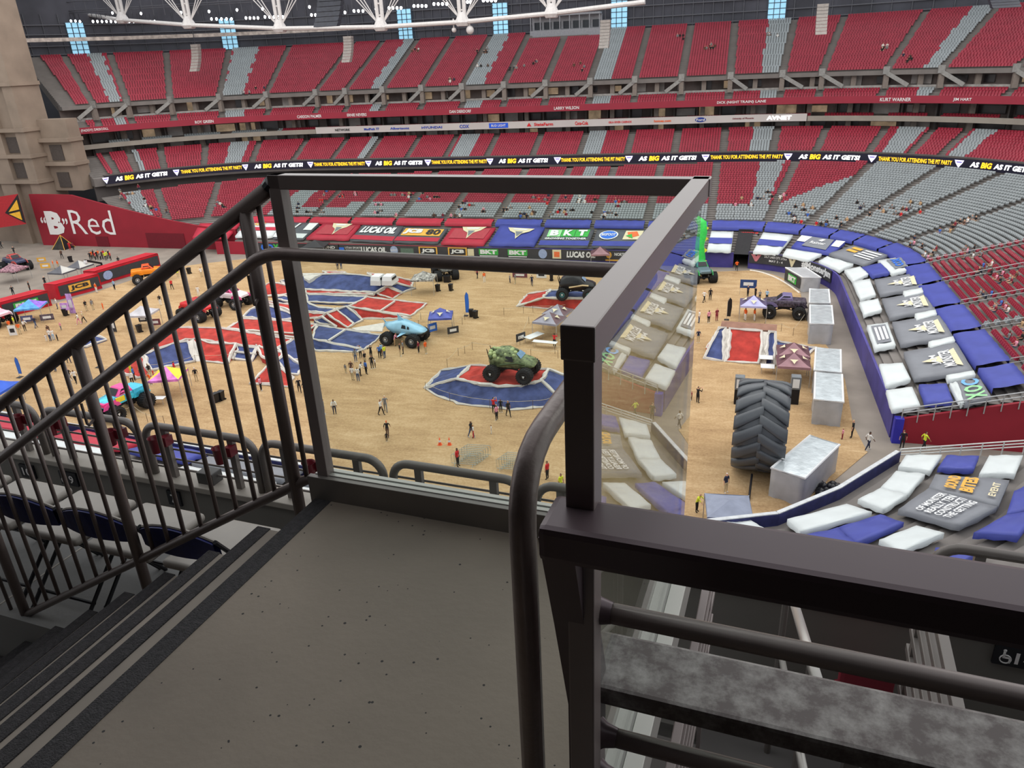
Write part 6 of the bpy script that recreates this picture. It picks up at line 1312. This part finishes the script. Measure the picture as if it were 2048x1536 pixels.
for px, lab in ((880,'orange traffic cone with white band, farther from the barriers'),(899,'orange traffic cone with white band, next to the barriers')):
    p = g(px, 890); t = thing('traffic_cone', lab, 'cone', p); k = MB(); k.box((-.2,-.2,0),(.2,.2,.04)); k.build('base', MATS['print_orange'], t); k = MB(); k.lathe([(.16,.04),(.03,.75),(.01,.75)], 12); k.build('cone', mat('cone_orange', (240,90,40), .5), t, True); k = MB(); k.lathe([(.115,.32),(.075,.52)], 12); k.build('band', PRW, t)
def feather(px, py, c, label, h_=3.0):
    p = g(px, py); t = thing('feather_flag', label, 'flag', p); k = MB(); k.tube([(0,0,0),(0,0,h_*.8),(.25,0,h_)], .025, 5); k.build('pole', STL, t); k = MB(); pts = [(0,.5),(.0,h_*.85),(.25,h_),(.5,h_*.9),(.55,h_*.6),(.45,.5)]; k.add([(x,-.01,z_) for x,z_ in pts]+[(x,.03,z_) for x,z_ in pts], [tuple(range(6)), tuple(range(6,12))[::-1]]); k.build('cloth', c, t); k = MB(); k.box((-.3,-.3,0),(.3,.3,.06)); k.build('base', PLK, t)
feather(1453, 640, PLK, 'black feather flag with white marks by the kicker ramp'); feather(932, 632, PRBL, 'slim blue feather flag behind the shark truck canopy', 3.4); feather(297, 640, mat('flag_brown', (110,84,84), .6), 'brown feather flag behind the pale grey canopy'); feather(40, 755, PRBL, 'slim blue feather flag by the royal blue canopy', 2.6); feather(197, 735, mat('flag_yellow', (236,220,60), .6), 'yellow and pink feather flag behind the stair rail', 3.2)
def sign_board(px, py, w_, h_, m, label, yaw=0.0, z0=.35, name='sponsor_board'):
    p = g(px, py); t = thing(name, label, 'board', p, yaw); k = MB(); k.bbox((-w_/2,-.03,z0),(w_/2,.03,z0+h_), .01); k.build('panel', m, t); k = MB(); k.add([(-w_*.3,-.045,z0+h_*.3),(w_*.3,-.045,z0+h_*.3),(w_*.3,-.045,z0+h_*.7),(-w_*.3,-.045,z0+h_*.7)], [(0,1,2,3)]); k.build('print', PRW if m is not PRW else PRK, t)
    for x in (-w_/2+.05, w_/2-.05): k = MB(); k.tube([(x,.0,0),(x,.0,z0+.05)], .02, 5); k.build('leg', STL, t)
BRN = mat('board_maroon', (110,60,70), .6)
for a in ((1495,590,2.2,1.2,mat('board_navy', (44,70,120), .5),'navy board with a white oval logo on a frame near the corner',0,1.0),(866,668,1.3,1.1,PRBL,'blue board on legs beside the shark truck nose',.9),(907,672,1.5,.9,BK,'dark board with white letters before the blue canopy',.7),(1042,687,1.5,1.0,BK,'dark diamond printed board at the rope corner before the white tables',1.0),(57,648,1.6,.9,mat('board_photo', (80,84,120), .6, var=.7, scale=3),'picture board under the sky blue canopy',.5),(97,645,1.8,.9,mat('board_photo2', (92,80,90), .6, var=.7, scale=3),'dark picture board beside the sky blue canopy',.5),(28,672,1.0,1.4,PRW,'white framed picture board by the orange vest workers',.4,.1),(93,540,1.7,.9,PRG,'yellow edged board beside the stars and stripes truck',.4),(85,527,1.6,.8,PRG,'yellow edged board behind the stars and stripes truck',.4),(288,648,1.2,.8,BK,'dark board in front of the pale grey canopy',.3),(313,655,1.4,.9,BRN,'maroon board in front of the pale grey canopy',.3),(229,665,.8,1.8,BK,'tall dark poster board on bare dirt behind the stair rail',.2,.1),(147,628,.9,3.0,mat('board_pastel', (190,150,210), .6, var=.5, scale=2),'tall pastel banner stand beside the yellow lettered container',.2,.1),(134,632,1.2,1.1,mat('board_lilac', (200,150,220), .6, var=.4, scale=2),'lilac board on the bin beside the tall pastel stand',.2,.9),(1083,557,1.6,1.0,PRW,'white board behind the black and tan truck',0,.1),(1040,556,2.4,.8,BRN,'maroon counter behind the black and tan truck',0,.1)): sign_board(*a)
def bin_(px, py, label, grp=None):
    p = g(px, py); t = thing('wheeled_bin', label, 'bin', p, random.uniform(-.3,.3), grp); k = MB(); k.loft([[(-.27*s,-.3*s,z_),(.27*s,-.3*s,z_),(.27*s,.3*s,z_),(-.27*s,.3*s,z_)] for s,z_ in ((.8,.08),(1,1.0))]); k.build('body', PLK, t); k = MB(); k.bbox((-.3,-.33,1.0),(.3,.33,1.1), .03); k.build('lid', CHS, t)
    k = MB(); k.lathe([(.01,-.3),(.1,-.3),(.1,.3),(.01,.3)], 10, 'x', (0,.28,.1)); k.build('wheels', CHS, t)
for i, (x, y) in enumerate(((943,634),(951,637),(876,583),(902,582),(891,565),(897,565),(379,548),(433,805),(444,801),(1103,562),(132,632),(142,524),(280,665))): bin_(x, y, ['black wheeled bin of the pair near the shark canopy','black wheeled bin of the pair near the shark canopy','black wheeled bin beside the patterned canopy','lone black bin right of the patterned canopy','black wheeled bin of the pair behind the patterned canopy','black wheeled bin of the pair behind the patterned canopy','black wheeled bin beyond the sloping rail','black wheeled bin of the pair right of the pink canopy','black wheeled bin of the pair right of the pink canopy','black bin behind the black and tan truck','black bin under the lilac board','black bin on the concrete behind the red containers','black bin behind the stair pickets near the pale canopy'][i], {0:'bins near the shark canopy',1:'bins near the shark canopy',4:'bins behind the patterned canopy',5:'bins behind the patterned canopy',7:'bins right of the pink canopy',8:'bins right of the pink canopy'}.get(i))
def table(px, py, w_, d_, yaw, label):
    p = g(px, py); t = thing('folding_table', label, 'table', p, yaw); k = MB(); k.bbox((-w_/2,-d_/2,.7),(w_/2,d_/2,.75), .015); k.build('top', PRW, t)
    for sx in (-1,1):
        for sy in (-1,1): k = MB(); k.tube([(sx*w_*.42,sy*d_*.4,0),(sx*w_*.42,sy*d_*.4,.7)], .02, 5); k.build('leg', STL, t)
for a in ((1068,682,1.2,2.6,-.5,'white table with a black print left of the emblem canopies'),(1090,695,3.0,.8,-.1,'long white table before the person in red'),(1140,688,1.2,2.4,-.5,'white table right of the person in red'),(1137,662,1.3,.8,0,'small white table beside the grey and maroon canopy'),(868,662,.8,.8,0,'small round white table under the shark canopy'),(318,808,1.6,.8,.2,'pink clothed table beside the rainbow truck'),(1534,745,1.4,1.2,0,'white box table behind the giant tyre, nearer it'),(1531,727,1.4,1.2,0,'white box table behind the giant tyre, farther from it')): table(*a)
# low dark vehicle and rubbish pile by the near wall
q_ = g(1640,985); t = thing('rubbish_pile', 'heap of shiny black rubbish bags beside the large container', 'rubbish', (8.9,54.2,0))
for i in range(26): k = MB(); a = random.uniform(0,6.28); r_ = random.uniform(0,1.35); k.ball((r_*math.cos(a)*1.2, r_*math.sin(a)*.7, .25+max(0,.7-r_*.55)*random.uniform(.3,1)), random.uniform(.28,.42), 7, 5, (1,1,.75)); k.build('bag', mat('bin_bag', (30,30,34), .25, var=.3), t, True)
# rope barriers on stakes
def rope(label, pts, z_=.95):
    P_ = [g(x, y) for x, y in pts]; t = thing('rope_barrier', label, 'rope barrier', P_[0]); RP = mat('rope_cord', (190,176,150), .8); STK = mat('stake_rust', (96,76,60), .7)
    for p in P_: k = MB(); q_ = p-P_[0]; k.tube([q_, q_+Vector((0,0,z_+.08))], .025, 5); k.build('stake', STK, t)
    k = MB(); L_ = []
    for a_, b_ in zip(P_[:-1], P_[1:]):
        for f in (0,.33,.66): L_.append((a_-P_[0]).lerp(b_-P_[0], f)+Vector((0,0,z_-.12*math.sin(math.pi*f))))
    L_.append(P_[-1]-P_[0]+Vector((0,0,z_))); k.tube(L_, .02, 4); k.build('rope', RP, t)
rope('rope on stakes behind the green shell truck', [(895,735),(917,712),(930,708),(945,700),(1062,715),(1116,717)]); rope('rope on stakes across the front foot of the blue mound', [(852,782),(900,803),(980,817),(1066,819),(1108,811)]); rope('rope on stakes before the red mound under the tan truck', [(1008,630),(1047,627),(1066,625),(1131,623)])
rope('rope on stakes round the grey emblem canopies', [(1058,648),(1040,690),(1110,708),(1126,706)]); rope('rope on stakes before the black pickup truck', [(1528,660),(1562,663),(1586,672),(1610,640)]); rope('rope on stakes round the rainbow truck', [(150,812),(235,840),(270,828),(296,845),(330,850)]); rope('rope on stakes along the foot of the blue slope', [(298,745),(350,738),(392,726),(470,722)]); rope('rope on stakes beside the shark truck canopy', [(842,640),(838,655),(905,660),(925,650),(930,640)])
q_ = g(207,543); t = thing('camera_crane', 'long black camera crane boom behind the red containers', 'crane', q_, .0); e_ = g(170,521,3.0)-q_
k = MB(); k.bbox((-.9,-.5,.3),(.9,.5,1.1), .08); k.build('base', CHS, t)
for sx in (-.7,.7):
    for sy in (-.5,.5): k = MB(); k.lathe([(.01,-.12),(.3,-.12),(.3,.12),(.01,.12)], 12, 'y', (sx,sy,.3)); k.build('wheel', RUB, t)
k = MB(); k.bar((0,0,1.5), e_, .25, .3); k.build('boom', CHS, t); k = MB(); k.tube([(0,0,1.0),(0,0,1.6)], .15, 8); k.build('column', CHS, t); k = MB(); k.bbox(e_-Vector((.2,.2,.5)), e_+Vector((.2,.2,0)), .04); k.build('camera_head', PRW, t)
q_ = g(126,497); t = thing('pyramid_tent', 'black pointed tent with yellow edges against the tall red wall', 'tent', (q_.x, 121.2, 0)); cs_ = [(-1.6,-1.4),(1.6,-1.4),(1.6,1.4),(-1.6,1.4)]
for i in range(4): k = MB(); a_, b_ = cs_[i], cs_[(i+1)%4]; k.add([(a_[0],a_[1],0),(b_[0],b_[1],0),(0,0,2.7)], [(0,1,2)]); k.build('side_panel', CHS if i != 0 else mat('tent_dark', (40,36,30), .7, var=.6, scale=1), t); k = MB(); k.tube([(a_[0],a_[1],0),(0,0,2.7)], .06, 5); k.build('yellow_edge', PRG, t)
# ------------------------------------------------------------------ people
def body_mesh(name, pose):
    """one continuous skinned surface; material slots 0 skin 1 shirt 2 trousers 3 shoes 4 hair"""
    V, E, Rr, J = [], [], [], {}
    def v(k, p, r, par=None):
        V.append(p); Rr.append(r); J[k] = len(V)-1
        if par is not None: E.append((J[par], J[k]))
    sit = pose == 'sit'; lean = .25 if pose == 'bend' else .0; hz = .46 if sit else .93
    f = lambda z: -lean*(z-hz)*1.3
    v('pel', (0,0,hz), (.15,.11)); v('waist', (0,f(hz+.18),hz+.18), (.135,.10), 'pel'); v('chest', (0,f(hz+.38),hz+.38), (.17,.115), 'waist'); v('neck', (0,f(hz+.56)+.0,hz+.555), (.055,.055), 'chest')
    v('jaw', (0,f(hz+.62)-.025,hz+.625), (.07,.08), 'neck'); v('head', (0,f(hz+.72)-.01,hz+.715), (.078,.095), 'jaw'); v('crown', (0,f(hz+.79),hz+.785), (.05,.065), 'head'); v('nose', (0,f(hz+.67)-.115,hz+.665), (.014,.014), 'jaw')
    arms = {'stand': ((.0,.0),(.0,.0)), 'walk': ((.16,-.05),(-.16,-.12)), 'photo': ((-.22,-.3),(-.22,-.3)), 'bend': ((-.2,-.2),(-.2,-.2)), 'sit': ((-.06,-.3),(-.06,-.3))}[pose]
    for s, n in ((1,'L'),(-1,'R')):
        sh = V[J['chest']]; a, b = arms[0 if s > 0 else 1]; zs = hz+.48; ys = f(hz+.48)
        v('sh'+n, (s*.19,ys,zs), (.06,.06), 'chest')
        el = (s*.25, ys+a, zs-.27+abs(a)*.25); v('el'+n, el, (.042,.042), 'sh'+n)
        up = pose == 'photo'; wr = (s*(.1 if up else .26), el[1]+b*.75-.03, el[2]+(.22 if up else -.24+abs(b)*.5)); v('wr'+n, wr, (.03,.028), 'el'+n)
        d = Vector(wr)-Vector(el); d.normalize(); hp = Vector(wr)+d*.07; v('pa'+n, tuple(hp), (.036,.02), 'wr'+n)
        sd = Vector((0,-1,0)).cross(d).normalized() if abs(d.y) < .9 else Vector((1,0,0)); fw = Vector((0,1,0)) if abs(d.y) < .9 else Vector((0,0,1))
        for i, (o, ln) in enumerate(((-.03,.06),(-.01,.078),(.01,.075),(.03,.058))):
            b0 = hp+d*.02+fw*o; v('f%d%s' % (i,n), tuple(b0+d*ln*.5), (.009,.009), 'pa'+n); v('t%d%s' % (i,n), tuple(b0+d*ln-sd*.012), (.007,.007), 'f%d%s' % (i,n))
        v('th'+n, tuple(Vector(wr)+d*.05-fw*.045), (.010,.010), 'pa'+n)
        if sit:
            v('hip'+n, (s*.1,-.05,hz), (.095,.09), 'pel'); v('kn'+n, (s*.12,-.46,hz+.02), (.062,.06), 'hip'+n); v('an'+n, (s*.12,-.46,.08), (.04,.042), 'kn'+n)
            v('toe'+n, (s*.13,-.62,.035), (.042,.03), 'an'+n)
        else:
            st = {'walk': s*.24}.get(pose, 0.0)
            v('hip'+n, (s*.095,0,hz-.06), (.1,.1), 'pel'); v('kn'+n, (s*.105,-st*.6-.015,.5), (.066,.066), 'hip'+n); v('an'+n, (s*.11,-st+(.08 if st < 0 else 0),.09), (.042,.046), 'kn'+n); v('toe'+n, (s*.13,-st-.15,.035), (.045,.03), 'an'+n)
    me = bpy.data.meshes.new(name); me.from_pydata(V, E, []); o = bpy.data.objects.new(name, me); col.objects.link(o)
    m = o.modifiers.new('skin', 'SKIN'); me.skin_vertices[0].data[0].use_root = True
    for i, r in enumerate(Rr): me.skin_vertices[0].data[i].radius = r
    o.modifiers.new('sub', 'SUBSURF').levels = 1; o.modifiers['sub'].render_levels = 1
    dg = bpy.context.evaluated_depsgraph_get(); dg.update(); out = bpy.data.meshes.new_from_object(o.evaluated_get(dg)); bpy.data.objects.remove(o); bpy.data.meshes.remove(me)
    out.name = name; out.materials.clear()
    for _ in range(5): out.materials.append(None)
    hy = f(hz+.7)
    for p in out.polygons:
        c = p.center; ax = abs(c.x); k = 1
        if c.z > hz+.53 and ax < .15: k = 4 if (c.z > hz+.745 or c.y > hy+.03 and c.z > hz+.6) else 0
        elif sit: k = 3 if c.z < .11 else (2 if (c.z < hz+.07 and c.y < .3 and not (ax > .2 and c.z > hz-.05)) else (0 if ax > .2 and c.z < hz+.26 else 1))
        else:
            handz = {'photo': None}.get(pose, hz+.22)
            if c.z < .1: k = 3
            elif ax > .2 and handz and c.z < handz: k = 0
            elif pose == 'photo' and c.y < -.42: k = 0
            elif c.z < hz+.03: k = 2
        p.material_index = k; p.use_smooth = True
    return out
POSES = {k: body_mesh('person_'+k, k) for k in ('stand','walk','photo','bend','sit')}
PC = dict(black=(30,30,33), navy=(40,46,70), white=(226,224,220), grey=(128,128,130), red=(206,38,44), maroon=(130,36,56), orange=(240,104,40), yellow=(216,226,60), blue=(66,110,190), ltblue=(150,186,220), pink=(226,150,170), brown=(92,66,54), khaki=(190,174,140), denim=(70,88,120), tan=(196,160,120), green=(90,150,90), teal=(60,140,140))
def cmat(n): return mat('cloth_'+n, PC[n], .85, var=.1, scale=6)
SK = [mat('skin_light', (214,164,136), .6, var=.05), mat('skin_mid', (170,118,90), .6, var=.05), mat('skin_dark', (104,72,56), .6, var=.05)]
HR_ = [mat('hair_dark', (34,28,26), .7), mat('hair_brown', (82,58,40), .7), mat('hair_fair', (190,160,110), .7)]
def person(pos, pose, top, bot, label, cat='person', h=1.0, yaw=None, hair=None, group=None, name='person'):
    o = link(name, POSES[pose], None, pos); o.scale = (h,h,h); o.rotation_euler = (0,0,random.uniform(0,6.28) if yaw is None else yaw)
    ms = [random.choice(SK), cmat(top), cmat(bot), cmat('black' if random.random() < .6 else 'white'), hair or random.choice(HR_)]
    for i, m in enumerate(ms): o.material_slots[i].link = 'OBJECT'; o.material_slots[i].material = m
    return tag(o, label, cat, group)
HAT = {'hat': cmat('tan'), 'orangecap': cmat('orange'), 'whitecap': cmat('white'), 'blond': HR_[2]}
FP = [  # px, py of the feet, pose, top, trousers, height factor, where, head
 (670,828,'bend','white','navy',1,'photographing beside the glass guard post',0),(649,829,'stand','grey','denim',1,'half hidden beside the glass guard post',0),(763,830,'walk','white','black',1,'with a bag, next to the hatted one in grey',0),(772,823,'walk','grey','grey',1.02,'in a pale hat walking over bare dirt','whitecap'),
 (776,874,'walk','black','brown',1,'in an orange cap with a small child alongside','orangecap'),(774,883,'stand','black','black',.55,'small child beside the orange cap wearer',0),(943,875,'walk','black','denim',1,'in shorts carrying a phone near the cones',0),(947,876,'stand','white','red',.8,'beside the one in dark top and shorts',0),(983,868,'stand','white','white',.55,'small child alone on the dirt near the cones',0),
 (988,827,'photo','red','black',1.03,'pointing at the foot of the blue mound',0),(994,841,'stand','pink','black',1,'beside the one pointing at the blue mound',0),(1002,825,'stand','black','black',.85,'between two others at the blue mound',0),(1017,833,'walk','black','black',1,'with fair hair walking past the blue mound','blond'),
 (916,933,'stand','red','black',1.05,'guarding the stacked barriers',0),(1095,959,'stand','red','black',1.02,'standing alone beyond the tube handrail',0),(1122,985,'stand','yellow','black',1.02,'in a safety vest beyond the near rail',0),
 (712,724,'stand','grey','denim',1,'at the back of the group facing the shark truck',0),(722,717,'photo','white','black',1,'taking a picture toward the shark truck',0),(731,730,'stand','black','khaki',1,'amid the group facing the shark truck',0),(743,717,'photo','black','black',1,'with raised arms in the group by the shark truck',0),(745,738,'stand','black','black',1,'near a small child in white in the truck group',0),(751,736,'stand','white','black',.7,'small child in the group facing the shark truck',0),
 (692,747,'stand','grey','khaki',.7,'small child at the edge of the truck group',0),(704,749,'stand','brown','black',1,'with long hair in the truck group','hat'),(706,761,'stand','white','khaki',1,'seen from behind at the rear of the truck group',0),(717,763,'stand','white','denim',1.02,'in jeans at the rear of the truck group',0),(721,752,'bend','white','black',1,'bending over in a loose white coat in the truck group',0),(733,749,'stand','blue','black',1,'in the truck group beside the loose white coat',0),
 (760,717,'stand','blue','black',1,'standing left of the yellow shirt by the shark truck',0),(770,717,'stand','yellow','denim',1,'beside two in blue by the shark truck',0),(764,713,'stand','ltblue','black',1,'between blue and yellow shirts by the shark truck',0),(801,713,'stand','black','khaki',1,'of a pair under the shark truck nose',0),(807,708,'stand','grey','black',1,'of a pair under the shark truck nose',0),(852,708,'stand','orange','khaki',1.02,'in a work shirt by the shark truck front',0),(790,692,'bend','pink','tan',1,'crouching under the shark truck wheel',0),(838,706,'stand','maroon','black',.9,'in front of the shark truck front wheel',0),
 (676,539,'stand','grey','navy',1,'of a pair far beyond the blue jump',0),(683,538,'stand','ltblue','denim',1,'of a pair far beyond the blue jump',0),
 (1408,605,'walk','white','black',1,'with a bag walking beside the glass edge',0),(1420,601,'stand','black','black',1.04,'standing beside the walker with a bag',0),(1398,646,'stand','white','denim',1,'in shorts left of the feather flag',0),(1417,646,'stand','pink','black',1,'between two others left of the feather flag',0),(1433,642,'stand','maroon','maroon',1,'next to the black feather flag',0),(1396,686,'stand','navy','khaki',1,'alone left of the striped kicker ramp',0),(1490,641,'stand','orange','white',1,'under the lavender canopy, left one',0),(1508,642,'stand','orange','white',1,'under the lavender canopy, right one',0),
 (1495,594,'stand','navy','black',1,'behind the lavender canopy by the navy board',0),(1510,597,'stand','black','black',1,'behind the lavender canopy peak',0),(1533,603,'stand','ltblue','black',1,'between lavender canopy and black truck',0),(1519,600,'stand','grey','black',.8,'small one behind the lavender canopy',0),(1473,542,'walk','orange','black',1,'coming out of the corner tunnel',0),
 (1395,806,'photo','black','black',1.04,'with raised arm left of the giant tyre',0),(1383,801,'stand','maroon','black',.6,'small child half hidden by the glass edge',0),(1451,985,'stand','navy','khaki',1.03,'facing the giant tyre at its foot','whitecap'),(1393,1024,'bend','yellow','black',1,'in a yellow jacket by the near wall','blond'),(1420,1030,'stand','yellow','black',1,'in a safety vest beside the flat grey canopy',0),(1703,876,'stand','black','black',1.04,'walking with a child by the silver container',0),(1684,879,'stand','pink','maroon',.65,'small child beside the silver container',0),
 (1735,900,'walk','white','navy',1.02,'striding across the tunnel mouth',0),(1803,897,'stand','black','black',1.03,'leaning at the red tunnel wall',0),(1846,900,'walk','yellow','black',1.02,'in a safety shirt along the red tunnel wall',0),
 (116,618,'stand','white','denim',1,'beside the sky blue canopy',0),(174,622,'stand','black','khaki',1,'of a pair before the pastel banner stand',0),(187,620,'stand','grey','khaki',1,'of a pair before the pastel banner stand',0),(207,619,'stand','orange','orange',.65,'small child near the sloping rail',0),(194,586,'stand','orange','white',1,'in front of the yellow lettered container',0),(230,580,'stand','ltblue','black',1,'in front of the round container badge',0),(159,649,'walk','white','pink',1,'of a couple on open dirt by the sloping rail',0),(169,646,'walk','khaki','black',1.02,'in a hat on open dirt by the sloping rail','whitecap'),
 (100,673,'stand','brown','grey',1,'in a straw hat heading a family group','hat'),(102,682,'stand','white','denim',1,'in jeans amid a family group',0),(94,683,'stand','white','white',.6,'small child in a family group',0),(108,680,'stand','white','ltblue',.9,'at the right of a family group',0),(116,682,'stand','black','black',.6,'small child in a family group, dark clothes',0),(123,660,'stand','pink','grey',.7,'small child alone beyond the family group',0),(73,656,'walk','navy','denim',1,'walking past the dark picture board',0),(51,662,'bend','white','black',1,'bending by the picture board',0),(41,669,'stand','orange','khaki',1.02,'in a work vest by the white framed board',0),(22,662,'stand','orange','khaki',1,'in a work vest by the pale pink truck',0),(31,655,'stand','yellow','khaki',1,'between two in work vests',0),
 (28,592,'walk','black','black',1.02,'alone behind the red containers at left',0),(61,583,'stand','black','black',1.02,'tall one behind the green lettered container',0),(92,572,'stand','black','black',1,'behind the red containers beside a small table','whitecap'),(239,531,'stand','black','black',1,'alone behind the long red container',0),(109,538,'stand','orange','khaki',1,'of a pair in work vests on the concrete',0),(118,538,'stand','orange','khaki',1,'of a pair in work vests on the concrete',0),(30,510,'walk','black','black',1.03,'on the concrete beyond the stars and stripes truck',0),(125,517,'walk','brown','black',1,'crossing the concrete near the red wall',0),(4,497,'walk','black','black',1.05,'at the far left beneath the red banner',0),(141,500,'stand','red','red',1,'against the tall red wall',0),(148,501,'stand','maroon','black',1,'against the tall red wall, darker one',0),
 (345,579,'walk','red','black',1,'between pickets near the red truck',0),(357,556,'stand','yellow','khaki',1,'beyond the handrail by the bare dirt',0),(404,554,'stand','white','khaki',1,'beside the far bin behind the rail',0),(322,611,'stand','black','white',1,'between pickets by the pale canopy',0),(333,592,'stand','black','black',1,'by a picket left of the red truck',0),(398,593,'stand','white','white',1,'between pickets right of the red truck',0),
 (142,763,'walk','black','grey',1,'of a pair left of the rainbow truck',0),(153,767,'walk','white','black',1,'of a pair left of the rainbow truck',0),(112,743,'stand','ltblue','denim',1,'behind the lower pickets',0),(139,726,'walk','black','navy',1,'above the pair left of the rainbow truck',0),(130,732,'stand','brown','black',1,'behind a picket above the rainbow truck pair',0),(263,748,'stand','yellow','yellow',1,'in a bright vest behind the rainbow truck',0),(270,761,'stand','blue','black',1,'behind the rainbow truck tail',0),(266,770,'stand','white','black',1,'over the rainbow truck roof line',0),(286,758,'stand','yellow','grey',1,'in a bright vest near the blue slope foot',0),(301,755,'stand','black','khaki',1,'near the blue slope foot',0),(309,758,'stand','red','black',.7,'small child near the blue slope foot',0),(394,763,'stand','black','khaki',1,'in a white cap right of the pink canopy','whitecap'),(303,770,'bend','orange','black',.9,'left of the pink canopy',0),(351,747,'stand','red','red',.9,'behind the pink canopy peak',0),
 (600,785,'walk','black','black',1,'of a pair beside the small mound corner',0),(611,789,'walk','black','black',.9,'of a pair beside the small mound corner',0),(523,782,'stand','pink','black',1,'at the foot of the small mound corner',0),
 (889,555,'stand','black','black',1,'beside the dark skull truck',0),(908,557,'stand','navy','black',1,'right of the dark skull truck',0),(955,557,'walk','maroon','black',1,'on far dirt left of the orange vest',0),(969,565,'stand','orange','white',1.02,'in an orange vest on far dirt',0),(1020,566,'stand','grey','navy',.8,'small one by the maroon counter',0),(1031,568,'stand','grey','khaki',1,'by the maroon counter',0),(1064,572,'walk','navy','navy',1,'between maroon counter and white board',0),(1109,694,'photo','red','black',1.03,'behind the long white table',0)]
lc = {'navy':'dark navy','ltblue':'pale blue'}
for px, py, ps, tp_, bt_, hh_, wh, hd in FP:
    lab = 'person in %s top %s' % (lc.get(tp_, tp_), wh); person(g(px, py, .0), ps, tp_, bt_, lab, h=hh_, hair=HAT.get(hd) if hd else None, group='people on the arena floor')
for i in range(13):                                    # waiting crew in a line on the concrete
    person(g(182+i*3.4, 521-(i%3)*2, 0), 'stand', ['black','orange','black','red','black','orange','grey','black','red','yellow','yellow','black','red'][i], 'black', 'crew member in %s standing in the line before the red wall' % ['black','orange','black','red','black','orange','grey','black','red','yellow','yellow','black','red'][i], group='crew line before the red wall')
# mascot-free spectators in the stands
for X, Y, z_, nn, q in SPEC:
    top = random.choice(['black','black','black','navy','white','grey','grey','maroon','pink','brown','blue','black','tan','red']); where = 'end stand' if q > QE+4 else ('corner stand' if q > 4 else ('far left stand' if q < -75 else 'far side stand'))
    person((X+nn[0]*.15, Y+nn[1]*.15, z_), 'sit', top, random.choice(['black','navy','denim','khaki']), 'spectator in %s top seated in the lower %s' % (lc.get(top, top), where), 'spectator', yaw=math.atan2(nn[1], nn[0])-math.pi/2, group='spectators in the lower %s' % where, name='spectator')
def upper_spectator(px, py):
    Yg = 178; p = vY(px, py, Yg)
    r = int(min(UN-1, max(0, (p.z-UZ)/UR))); q = qof(p.x, 120.4+UD+r*UT+tilt(p.x)); X, Y, nn = plan(q, UD+.35+r*UT+tilt(q)); top = random.choice(['black','navy','white','grey','brown','black'])
    person((X+nn[0]*.15, Y+nn[1]*.15, UZ+r*UR), 'sit', top, 'black', 'spectator in %s top seated in the upper deck' % lc.get(top, top), 'spectator', yaw=math.atan2(nn[1], nn[0])-math.pi/2, group='spectators in the upper deck', name='spectator')
for cx_, cy_, n_ in ((968,108,6),(940,162,5),(1040,138,5),(1075,132,4),(1160,135,4),(1425,98,7),(1355,80,4),(1545,75,5),(1770,103,6),(1820,117,5),(825,108,4),(590,178,5),(975,135,3)):
    for i in range(n_): upper_spectator(cx_+random.gauss(0, 9), cy_+random.gauss(0, 3))
